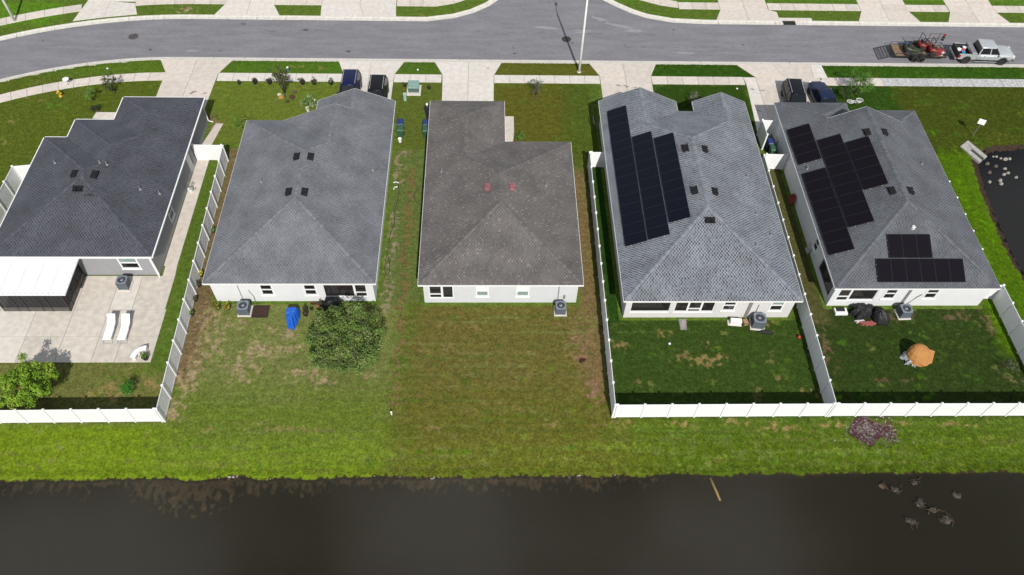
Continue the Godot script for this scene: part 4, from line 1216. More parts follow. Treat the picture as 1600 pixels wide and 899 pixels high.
func build_terrain() -> void:
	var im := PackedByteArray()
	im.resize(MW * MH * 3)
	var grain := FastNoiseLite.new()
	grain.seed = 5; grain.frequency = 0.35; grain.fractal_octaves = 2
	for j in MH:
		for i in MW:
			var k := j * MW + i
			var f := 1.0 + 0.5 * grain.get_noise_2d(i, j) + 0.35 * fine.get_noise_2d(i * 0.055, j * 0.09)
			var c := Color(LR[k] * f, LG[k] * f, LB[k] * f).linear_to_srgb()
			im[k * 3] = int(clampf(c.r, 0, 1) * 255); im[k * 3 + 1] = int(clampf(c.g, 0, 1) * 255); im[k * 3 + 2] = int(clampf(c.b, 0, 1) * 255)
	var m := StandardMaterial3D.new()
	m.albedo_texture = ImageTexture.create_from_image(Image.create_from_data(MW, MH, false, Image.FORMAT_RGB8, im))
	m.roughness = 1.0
	m.metallic_specular = 0.15
	var xs := [-400.0, -200.0, -120.0, -80.0]; var zs := [-500.0, -300.0, -180.0, -120.0, -95.0]
	var x := MX0
	while x < MX0 + MW * MS - 0.3:
		xs.append(x); x += 0.5
	xs.append(MX0 + MW * MS); xs.append_array([80.0, 120.0, 200.0, 400.0])
	var z := MZ0
	while z < MZ0 + MH * MS - 0.3:
		zs.append(z); z += 0.5
	zs.append(MZ0 + MH * MS); zs.append_array([10.0, 60.0, 200.0])
	var inner := SurfaceTool.new(); var outer := SurfaceTool.new()
	inner.begin(Mesh.PRIMITIVE_TRIANGLES); outer.begin(Mesh.PRIMITIVE_TRIANGLES)
	inner.set_smooth_group(0); outer.set_smooth_group(0)
	var shrunk: Array = Geometry2D.offset_polygon(road_poly, 0.25)
	var hs := {}
	for j in zs.size():
		for i in xs.size():
			var y := ground_y(xs[i], zs[j])
			if zs[j] < -55.0 and Geometry2D.is_point_in_polygon(Vector2(xs[i], zs[j]), shrunk[0]): y = -0.28
			hs[Vector2i(i, j)] = Vector3(xs[i], y, zs[j])
	for j in zs.size() - 1:
		for i in xs.size() - 1:
			var st := inner if xs[i] >= MX0 - 0.01 and xs[i + 1] <= MX0 + MW * MS + 0.01 and zs[j] >= MZ0 - 0.01 and zs[j + 1] <= MZ0 + MH * MS + 0.01 else outer
			var q := [hs[Vector2i(i, j)], hs[Vector2i(i + 1, j)], hs[Vector2i(i + 1, j + 1)], hs[Vector2i(i, j + 1)]]
			for t in [0, 1, 2, 0, 2, 3]:
				st.set_uv(Vector2((q[t].x - MX0) / (MW * MS), (q[t].z - MZ0) / (MH * MS)))
				st.add_vertex(q[t])
	inner.index(); inner.generate_normals()
	outer.index(); outer.generate_normals()
	var mesh := inner.commit()
	mesh = outer.commit(mesh)
	mesh.surface_set_material(0, m)
	mesh.surface_set_material(1, mt("far_grass", 0.09, 0.13, 0.035, 1.0, 0.25, 0.1))
	structure("ground", mesh)

func build_grass() -> void:
	var tuft := MB.new()
	for k in 6:
		var a := TAU * k / 6 + 0.4 * (k % 2)
		var d := Vector3(cos(a), 0, sin(a)); var s := Vector3(-sin(a), 0, cos(a))
		tuft.tri(d * 0.01 + s * 0.014, d * 0.01 - s * 0.014, d * (0.05 + 0.012 * (k % 3)) + Vector3(0, 0.06 - 0.008 * (k % 3), 0))
	var pos := []
	var cols := []
	for k in 420000:
		var x := rg.randf_range(-52, 58); var z := rg.randf_range(-76, -20.6)
		if absf(x - 1.2) > 27.5 - z * 0.44: continue
		var i := int((x - MX0) / MS); var j := int((z - MZ0) / MS)
		var q := j * MW + i
		if mask[q] == 1: continue
		var c := Vector3(LR[q], LG[q], LB[q])
		if c.y < c.x * 1.02 and rg.randf() < 0.75: continue
		if x > 42.5 and z > -53.0 and z < -30.0 and pond2_depth(Vector2(x, z)) > -0.9: continue
		if z > -21.15: continue
		var f := rg.randf_range(0.8, 1.35)
		var s := rg.randf_range(0.5, 1.15)
		if z > -21.6 and z > -24: s *= 1.6
		pos.append(Transform3D(Basis(Vector3.UP, rg.randf() * TAU).scaled(Vector3(s * 1.2, s, s * 1.2)), Vector3(x, ground_y(x, z) - 0.004, z)))
		cols.append(Color(c.x * f, c.y * f, c.z * f * rg.randf_range(0.8, 1.1)))
	var mm := MultiMesh.new()
	mm.transform_format = MultiMesh.TRANSFORM_3D
	mm.use_colors = true
	mm.mesh = tuft.done(false, true)
	mm.instance_count = pos.size()
	for k in pos.size():
		mm.set_instance_transform(k, pos[k])
		mm.set_instance_color(k, cols[k])
	var o := MultiMeshInstance3D.new()
	o.name = "grass"
	o.multimesh = mm
	var gm := vcol("grass_blade", 0.85)
	gm.cull_mode = BaseMaterial3D.CULL_DISABLED
	gm.metallic_specular = 0.2
	o.material_override = gm
	add_child(o)
	o.set_meta("kind", "stuff"); o.set_meta("label", "short mown grass covering the yards, verges and pond bank"); o.set_meta("category", "grass")
	print("tufts ", pos.size())

func build_water() -> void:
	var w := StandardMaterial3D.new()
	w.albedo_color = lin(0.0245, 0.0208, 0.0102)
	w.albedo_color.a = 0.6
	w.metallic_specular = 0.4
	w.transparency = BaseMaterial3D.TRANSPARENCY_ALPHA
	w.roughness = 0.08
	var rip := FastNoiseLite.new()
	rip.seed = 8; rip.frequency = 0.03; rip.fractal_octaves = 4
	var im := rip.get_seamless_image(512, 512)
	im.bump_map_to_normal_map(1.2)
	w.normal_enabled = true
	w.normal_texture = ImageTexture.create_from_image(im)
	w.normal_scale = 0.13
	w.uv1_triplanar = true; w.uv1_world_triplanar = true
	w.uv1_scale = Vector3(0.25, 0.25, 0.25)
	var mb := MB.new()
	mb.quad(Vector3(-400, -0.5, -24), Vector3(400, -0.5, -24), Vector3(400, -0.5, 200), Vector3(-400, -0.5, 200), Vector3.UP)
	structure("pond_water", mb.done(), w)
	var m2 := MB.new()
	m2.quad(Vector3(42.5, -0.5, -54.5), Vector3(76, -0.5, -54.5), Vector3(76, -0.5, -31), Vector3(42.5, -0.5, -31), Vector3.UP)
	var w2: StandardMaterial3D = w.duplicate()
	w2.albedo_color = lin(0.008, 0.008, 0.008)
	w2.albedo_color.a = 0.85
	w2.metallic_specular = 0.3
	structure("pond_water", m2.done(), w2)

# ---------------------------------------------------------------- plants
func leaf_mat() -> StandardMaterial3D:
	if mats.has("leaf"): return mats.leaf
	var m := vcol("leaf", 0.55)
	m.cull_mode = BaseMaterial3D.CULL_DISABLED
	m.metallic_specular = 0.3
	m.backlight_enabled = true
	m.backlight = Color(0.25, 0.25, 0.25)
	return m

# leaves scattered in clumps; each clump: [centre, radius]; leaves are folded pairs of triangles
func foliage(clumps: Array, per: int, size: float, cols: Array, rn: RandomNumberGenerator, flat := 1.0) -> ArrayMesh:
	var mb := MB.new()
	for c in clumps:
		var hue: Color = cols[rn.randi() % cols.size()]
		for k in per:
			var d := Vector3(rn.randfn(), rn.randfn() * flat, rn.randfn()).normalized() * pow(rn.randf(), 0.45)
			var at: Vector3 = c[0] + d * c[1]
			var n := (d + Vector3(rn.randfn(), rn.randfn() + 0.9, rn.randfn()) * 0.6).normalized()
			var u := n.cross(Vector3(rn.randfn(), rn.randfn(), rn.randfn())).normalized()
			var w := n.cross(u)
			var s := size * rn.randf_range(0.6, 1.25)
			mb.col = (hue.lerp(cols[rn.randi() % cols.size()], 0.4)) * rn.randf_range(0.75, 1.25)
			mb.tri(at - u * s, at + w * s * 0.42 + n * s * 0.12, at + u * s)
			mb.tri(at - u * s, at + u * s, at - w * s * 0.42 + n * s * 0.12)
	return mb.done(false, true)

func tree(nm: String, label: String, category: String, at: Vector3, h: float, r: float, stems: int, clump: float, n_clumps: int, per: int, leaf: float, cols: Array, sd: int, low := 0.25, group := "", bare := 0) -> Node3D:
	var rn := RandomNumberGenerator.new()
	rn.seed = sd
	var o := thing(nm, label, category, at, 0.0, group)
	var wood := MB.new()
	var ends := []
	wood.tube([Vector3(0, -0.1, 0), Vector3(0.02, h * low * 0.6, 0.01), Vector3(0.0, h * low, 0.02)], 0.018 * h + 0.01, 0.015 * h + 0.008, 7)
	for k in stems:
		var a := TAU * (k + rn.randf_range(-0.3, 0.3)) / stems
		var rr := r * rn.randf_range(0.5, 0.95)
		var hh := h * rn.randf_range(0.55, 0.98)
		if k == 0:
			rr *= 0.15; hh = h
		var tip := Vector3(cos(a) * rr, hh, sin(a) * rr)
		var midp := Vector3(cos(a) * rr * 0.45, lerpf(h * low, hh, 0.55), sin(a) * rr * 0.45) + Vector3(rn.randfn(), rn.randfn(), rn.randfn()) * r * 0.06
		wood.tube([Vector3(0, h * low * 0.9, 0), midp, tip], 0.011 * h, 0.003 * h, 5)
		for j in 3:
			var tw := midp.lerp(tip, rn.randf_range(0.2, 0.9))
			var b := tw + Vector3(rn.randfn(), absf(rn.randfn()) * 0.6 + 0.1, rn.randfn()) * r * 0.28
			wood.tube([tw, tw.lerp(b, 0.5) + Vector3(0, 0.03, 0), b], 0.005 * h, 0.0015 * h, 4)
			ends.append(b)
		ends.append(tip); ends.append(midp.lerp(tip, 0.6))
	part(o, "trunk", wood.done(true), mt("bark", 0.16, 0.13, 0.1, 0.9, 0.2, 2.0))
	for k in bare: # pale bare branches that reach through the crown
		var a := rn.randf() * TAU
		var q := Vector3(cos(a), 0, sin(a)) * r
		var br := MB.new()
		var b0 := q * rn.randf_range(0.1, 0.4) + Vector3(0, h * rn.randf_range(0.7, 0.95), 0)
		var b1 := q * rn.randf_range(0.6, 1.05) + Vector3(0, h * rn.randf_range(0.7, 1.08), 0)
		br.tube([b0, b0.lerp(b1, 0.5) + Vector3(rn.randfn(), rn.randfn(), rn.randfn()) * 0.12, b1], 0.03, 0.008, 5)
		br.tube([b0.lerp(b1, 0.5), b0.lerp(b1, 0.8) + Vector3(rn.randfn(), absf(rn.randfn()), rn.randfn()) * 0.25], 0.016, 0.006, 4)
		part(o, "branch", br.done(true), mt("pale_bark", 0.3, 0.28, 0.22, 0.9, 0.2, 2.0))
	var cl := []
	for k in n_clumps:
		var c: Vector3 = ends[k % ends.size()] + Vector3(rn.randfn(), rn.randfn() * 0.5, rn.randfn()) * clump * 0.5
		c.y = clampf(c.y, h * low, h)
		var far := Vector2(c.x, c.z).length()
		if far > r * 0.92: c = Vector3(c.x * r * 0.92 / far, c.y, c.z * r * 0.92 / far)
		cl.append([c, clump * rn.randf_range(0.6, 1.2)])
	part(o, "crown", foliage(cl, per, leaf, cols, rn, 0.7), leaf_mat())
	return o

func pot_plant(label: String, at: Vector3, r: float, h: float, pot: Material, cols: Array, sd: int, spread := 1.0, group := "") -> Node3D:
	var rn := RandomNumberGenerator.new(); rn.seed = sd
	var o := thing("potted_plant", label, "potted plant", at, 0.0, group)
	var mb := MB.new()
	mb.lathe([Vector2(r * 0.7, 0), Vector2(r, h), Vector2(r * 1.08, h), Vector2(r * 1.08, h + 0.03), Vector2(r * 0.9, h + 0.03), Vector2(r * 0.85, h - 0.03), Vector2(0, h - 0.03)], Vector3.ZERO, 12)
	part(o, "pot", mb.done(), pot)
	var cl := []
	for k in 7: cl.append([Vector3(rn.randfn() * r * 0.55 * spread, h + 0.08 + rn.randf() * r * 1.1 * spread, rn.randfn() * r * 0.55 * spread), r * 0.6 * spread])
	part(o, "leaves", foliage(cl, 16, 0.07, cols, rn), leaf_mat())
	return o

# ---------------------------------------------------------------- garden and yard objects
func ac_unit(label: String, at: Vector3, s := 0.8, h := 0.85, turn := 0.0) -> void:
	var o := thing("air_conditioner", label, "air conditioner", at, turn, "outdoor air conditioning units")
	var steel := mt("ac_steel", 0.11, 0.13, 0.155, 0.5, 0.06)
	var darkm := mt("ac_dark", 0.05, 0.056, 0.068, 0.6, 0.1)
	var pad := MB.new(); pad.bevel(-s * 0.62, -0.1, -s * 0.62, s * 0.62, 0.1, s * 0.62, 0.02)
	part(o, "pad", pad.done(), mt("conc_e"))
	var cab := MB.new()
	cab.box(-s / 2 + 0.03, 0.1, -s / 2 + 0.03, s / 2 - 0.03, h - 0.06, s / 2 - 0.03)
	part(o, "cabinet", cab.done(), darkm)
	var fr := MB.new()
	for a in [-1, 1]:
		for b in [-1, 1]: fr.box(a * s / 2 - 0.04 - a * 0.04, 0.1, b * s / 2 - 0.04 - b * 0.04, a * s / 2 + 0.04 - a * 0.04, h - 0.06, b * s / 2 + 0.04 - b * 0.04)
	fr.box(-s / 2, 0.1, -s / 2, s / 2, 0.17, s / 2)
	part(o, "frame", fr.done(), steel)
	for k in 9: # louvres
		var lv := MB.new()
		var y := 0.2 + (h - 0.32) * k / 9.0
		lv.box(-s / 2 + 0.082, y, -s / 2 + 0.005, s / 2 - 0.082, y + 0.035, s / 2 - 0.005)
		lv.box(-s / 2 + 0.005, y + 0.002, -s / 2 + 0.082, s / 2 - 0.005, y + 0.033, s / 2 - 0.082)
		part(o, "louvre", lv.done(), steel)
	var top := MB.new()
	var rings := []
	for q in [[s / 2 + 0.01, h - 0.06, 12.0], [s / 2 + 0.01, h - 0.01, 12.0], [s / 2 - 0.02, h, 12.0], [s * 0.39, h, 2.0], [s * 0.37, h - 0.08, 2.0]]:
		var ring := []
		for j in 24:
			var a := TAU * (j + 0.5) / 24
			var f: float = q[0] if q[2] < 3.0 else q[0] * pow(pow(absf(cos(a)), 6.0) + pow(absf(sin(a)), 6.0), -1.0 / 6.0)
			ring.append(Vector3(cos(a) * f, q[1], sin(a) * f))
		rings.append(ring)
	top.loft(rings, false)
	part(o, "top", top.done(), mt("ac_top", 0.17, 0.2, 0.24, 0.45, 0.05))
	var fan := MB.new()
	fan.lathe([Vector2(0, h - 0.12), Vector2(0.11, h - 0.12), Vector2(0.11, h - 0.06), Vector2(0, h - 0.05)], Vector3.ZERO, 12)
	for k in 4:
		var a := TAU * k / 4
		var d := Vector3(cos(a), 0, sin(a)); var t := Vector3(-sin(a), 0, cos(a))
		fan.quad(d * 0.1 + Vector3(0, h - 0.1, 0), d * s * 0.35 + Vector3(0, h - 0.12, 0) - t * 0.07, d * s * 0.35 + Vector3(0, h - 0.09, 0) + t * 0.1, d * 0.1 + t * 0.08 + Vector3(0, h - 0.08, 0), Vector3.UP)
	part(o, "fan", fan.done(), mt("fan_metal", 0.5, 0.52, 0.55, 0.35, 0.05))
	var gr := MB.new()
	for k in 3:
		var rr := s * (0.14 + 0.11 * k)
		var pts := []
		for j in 17: pts.append(Vector3(cos(TAU * j / 16) * rr, h + 0.005, sin(TAU * j / 16) * rr))
		gr.tube(pts, 0.006, 0.006, 4)
	for k in 4: gr.tube([Vector3(cos(TAU * k / 8) * s * 0.4, h, sin(TAU * k / 8) * s * 0.4), Vector3(-cos(TAU * k / 8) * s * 0.4, h, -sin(TAU * k / 8) * s * 0.4)], 0.006, 0.006, 4)
	part(o, "grille", gr.done(), darkm)

func bin(label: String, at: Vector3, m: Material, turn := 0.0) -> void:
	var o := thing("wheeled_bin", label, "bin", at, turn, "wheeled rubbish bins")
	var b := MB.new()
	b.hexa([Vector3(-0.23, 0.08, -0.22), Vector3(0.23, 0.08, -0.22), Vector3(0.23, 0.08, 0.24), Vector3(-0.23, 0.08, 0.24), Vector3(-0.3, 0.98, -0.32), Vector3(0.3, 0.98, -0.32), Vector3(0.3, 0.98, 0.34), Vector3(-0.3, 0.98, 0.34)])
	part(o, "body", b.done(), m)
	var l := MB.new()
	l.hexa([Vector3(-0.32, 0.981, -0.36), Vector3(0.32, 0.981, -0.36), Vector3(0.32, 0.981, 0.37), Vector3(-0.32, 0.981, 0.37), Vector3(-0.27, 1.06, -0.3), Vector3(0.27, 1.06, -0.3), Vector3(0.27, 1.06, 0.3), Vector3(-0.27, 1.06, 0.3)])
	l.box(-0.3, 0.985, -0.44, 0.3, 1.02, -0.38)
	part(o, "lid", l.done(), m)
	for k in [-1, 1]:
		var w := MB.new(); w.lathe([Vector2(0, -0.03), Vector2(0.13, -0.03), Vector2(0.13, 0.03), Vector2(0, 0.03)], Vector3(k * 0.28, 0.13, -0.25), 12, Basis(Vector3.FORWARD, PI / 2))
		part(o, "wheel", w.done(), mt("rubber", 0.02, 0.02, 0.021, 0.9, 0.1))

func heap(nm: String, label: String, category: String, at: Vector3, ring: Array, h: float, m: Material, sd: int, lean := Vector2.ZERO, folds := 0.12, top := 0.45) -> Node3D:
	# a cover draped over something: a closed outline drawn in towards its top, with folds
	var rn := RandomNumberGenerator.new(); rn.seed = sd
	var o := thing(nm, label, category, at)
	var p := v2(ring)
	var n := 44
	var lens := []
	var total := 0.0
	for k in p.size():
		lens.append(p[k].distance_to(p[(k + 1) % p.size()])); total += lens[k]
	var base := []
	for j in n:
		var t := total * j / n
		var k := 0
		while t > lens[k] and k < p.size() - 1:
			t -= lens[k]; k += 1
		base.append(p[k].lerp(p[(k + 1) % p.size()], t / lens[k]))
	var rings := []
	for s in 11:
		var f := s / 10.0
		var r := []
		for j in n:
			var q: Vector2 = base[j] * (lerpf(1.0, top, pow(f, 1.6))) * (1.0 + folds * (1.0 - f * 0.6) * (0.8 * sin(j * 1.15 + sd + f * 1.5) + 0.5 * sin(j * 2.9 + sd * 2) + rn.randf_range(-0.35, 0.35)))
			q += lean * f
			r.append(Vector3(q.x, h * (1.0 - pow(1.0 - f, 1.7)) * (1.0 + 0.05 * rn.randf_range(-1, 1)) if s < 10 else h * rn.randf_range(0.96, 1.03), q.y))
		rings.append(r)
	rings.append([])
	for j in n: rings[11].append(Vector3(lean.x, h * 1.01, lean.y) + Vector3(cos(TAU * j / n), 0, sin(TAU * j / n)) * 0.02)
	var mb := MB.new(); mb.loft(rings)
	part(o, "cover", mb.done(folds < 0.1), m)
	return o

func lounger(label: String, at: Vector3, turn: float) -> void:
	var o := thing("sun_lounger", label, "sun lounger", at, turn, "white sun loungers on the patio")
	var wm := mt("lounger_white", 0.82, 0.82, 0.82, 0.6, 0.03)
	var fm := mt("lounger_frame", 0.42, 0.42, 0.44, 0.4, 0.05)
	var seat := MB.new(); seat.bevel(-0.3, 0.31, -0.55, 0.3, 0.36, 0.82, 0.01)
	part(o, "seat", seat.done(), wm)
	var back := MB.new(); back.x = Transform3D(Basis(Vector3.RIGHT, deg_to_rad(-38)), Vector3(0, 0.34, -0.55)) * Transform3D(Basis(), Vector3(0, 0, -0.78))
	back.x = Transform3D(Basis(Vector3.RIGHT, deg_to_rad(38)), Vector3(0, 0.34, -0.555))
	back.bevel(-0.3, -0.02, -0.78, 0.3, 0.03, 0.0, 0.01)
	part(o, "backrest", back.done(), wm)
	for a in [-1, 1]:
		var rail := MB.new()
		rail.tube([Vector3(a * 0.33, 0.02, 1.0), Vector3(a * 0.33, 0.3, 0.84), Vector3(a * 0.33, 0.33, -0.5), Vector3(a * 0.33, 0.02, -0.75)], 0.018, 0.018, 6)
		part(o, "leg", rail.done(), fm)
		var arm := MB.new(); arm.tube([Vector3(a * 0.34, 0.33, 0.0), Vector3(a * 0.37, 0.52, -0.15), Vector3(a * 0.37, 0.53, -0.5)], 0.02, 0.02, 6)
		part(o, "armrest", arm.done(), fm)
	var wl := MB.new(); wl.tube([Vector3(-0.33, 0.05, 0.98), Vector3(0.33, 0.05, 0.98)], 0.016, 0.016, 6); wl.tube([Vector3(-0.33, 0.3, 0.84), Vector3(0.33, 0.3, 0.84)], 0.016, 0.016, 6)
	part(o, "crossbar", wl.done(), fm)

# ---------------------------------------------------------------- vehicles (length along +x, standing on y = 0)
func wheel(o: Node3D, at: Vector3, r: float, w: float, rim: Material) -> void:
	var turn := Basis(Vector3.RIGHT, PI / 2)
	var t := MB.new(); t.lathe([Vector2(r * 0.55, -w / 2), Vector2(r * 0.93, -w / 2), Vector2(r, -w * 0.3), Vector2(r, w * 0.3), Vector2(r * 0.93, w / 2), Vector2(r * 0.55, w / 2)], Vector3.ZERO, 18, turn)
	var wh := part(o, "wheel", t.done(true), mt("rubber", 0.02, 0.02, 0.021, 0.9, 0.1), at)
	var q := MB.new(); q.lathe([Vector2(0, -w * 0.32), Vector2(r * 0.6, -w * 0.4), Vector2(r * 0.62, -w * 0.46), Vector2(r * 0.62, w * 0.46), Vector2(r * 0.6, w * 0.4), Vector2(0, w * 0.32)], Vector3.ZERO, 12, turn)
	part(wh, "rim", q.done(), rim)

func car(nm: String, label: String, at: Vector3, turn: float, paint: Material, suv: bool, group := "") -> void:
	var o := thing(nm, label, "car", at, turn, group)
	var gl := glass("car_glass", 0.012, 0.013, 0.015, 1.0, 0.05)
	var b := MB.new()
	if suv: b.shell([[-2.38, 0.62, 0.5, 0.85], [-2.3, 0.86, 0.36, 1.02], [-1.9, 0.94, 0.3, 1.08], [0.6, 0.96, 0.28, 1.06], [1.3, 0.95, 0.28, 1.02], [2.05, 0.9, 0.32, 0.95], [2.33, 0.78, 0.4, 0.84], [2.42, 0.55, 0.48, 0.74]], 20, 5.0)
	else: b.shell([[-2.36, 0.6, 0.45, 0.8], [-2.26, 0.83, 0.34, 0.98], [-1.7, 0.91, 0.28, 1.0], [0.7, 0.92, 0.26, 0.95], [1.3, 0.91, 0.26, 0.9], [2.0, 0.85, 0.3, 0.8], [2.32, 0.7, 0.36, 0.7], [2.4, 0.5, 0.42, 0.62]], 20, 5.0)
	part(o, "body", b.done(true), paint)
	var c := MB.new()
	var roofy := 1.68 if suv else 1.42
	var belt := 1.0 if suv else 0.9
	var xr0 := -2.22 if suv else -1.75
	var tr0 := -1.95 if suv else -1.0
	var xf := 1.05; var tf := 0.35
	var ring := func(y: float, x0: float, x1: float, hw: float) -> Array:
		return [Vector3(x0, y, -hw * 0.86), Vector3(x0 + 0.12, y, -hw), Vector3(x1 - 0.2, y, -hw), Vector3(x1, y, -hw * 0.8), Vector3(x1, y, hw * 0.8), Vector3(x1 - 0.2, y, hw), Vector3(x0 + 0.12, y, hw), Vector3(x0, y, hw * 0.86)]
	c.loft([ring.call(belt - 0.05, xr0, xf, 0.87), ring.call(roofy - 0.06, tr0, tf, 0.7)])
	part(o, "windows", c.done(), gl)
	var r := MB.new()
	r.loft([ring.call(roofy - 0.07, tr0 - 0.03, tf + 0.03, 0.72), ring.call(roofy - 0.02, tr0 + 0.02, tf - 0.02, 0.69), ring.call(roofy, tr0 + 0.2, tf - 0.2, 0.55)])
	part(o, "roof", r.done(true), paint)
	var pl := MB.new()
	for a in [-1.0, 1.0]:
		for q in [[xf - 0.04, tf], [-0.25, -0.3], [xr0 + 0.06, tr0 + 0.02]]:
			pl.tube([Vector3(q[0], belt - 0.03, a * 0.85), Vector3(q[1], roofy - 0.05, a * 0.69)], 0.045, 0.04, 5)
	part(o, "pillars", pl.done(), paint)
	if suv:
		for a in [-1.0, 1.0]:
			var rl := MB.new(); rl.tube([Vector3(tr0 + 0.15, roofy, a * 0.6), Vector3(tr0 + 0.25, roofy + 0.05, a * 0.6), Vector3(tf - 0.3, roofy + 0.05, a * 0.6), Vector3(tf - 0.2, roofy, a * 0.6)], 0.018, 0.018, 5)
			part(o, "roof_rail", rl.done(), mt("pale_metal"))
	for a in [-1.0, 1.0]:
		var mr := MB.new(); mr.shell([[0.72, 0.09, 0.98, 1.12], [0.86, 0.11, 0.96, 1.14], [0.92, 0.05, 1.0, 1.1]], 10, 3.0)
		part(o, "mirror", mr.done(), paint, Vector3(0, 0, a * 1.0))
		var hl := MB.new(); hl.box(2.16, 0.62, a * 0.62 - 0.14, 2.375, 0.74, a * 0.62 + 0.1)
		part(o, "headlight", hl.done(), mt("lamp_clear", 0.6, 0.62, 0.65, 0.15, 0.0))
		var tl := MB.new(); tl.box(-2.375, 0.72, a * 0.66 - 0.12, -2.2, 0.92, a * 0.66 + 0.12)
		part(o, "taillight", tl.done(), mt("lamp_red", 0.3, 0.01, 0.012, 0.2, 0.0))
		for x in [-1.42, 1.42]: wheel(o, Vector3(x, 0.34, a * 0.82), 0.34, 0.22, mt("rim_dark", 0.12, 0.12, 0.13, 0.35, 0.0, 1.0, 0.6))

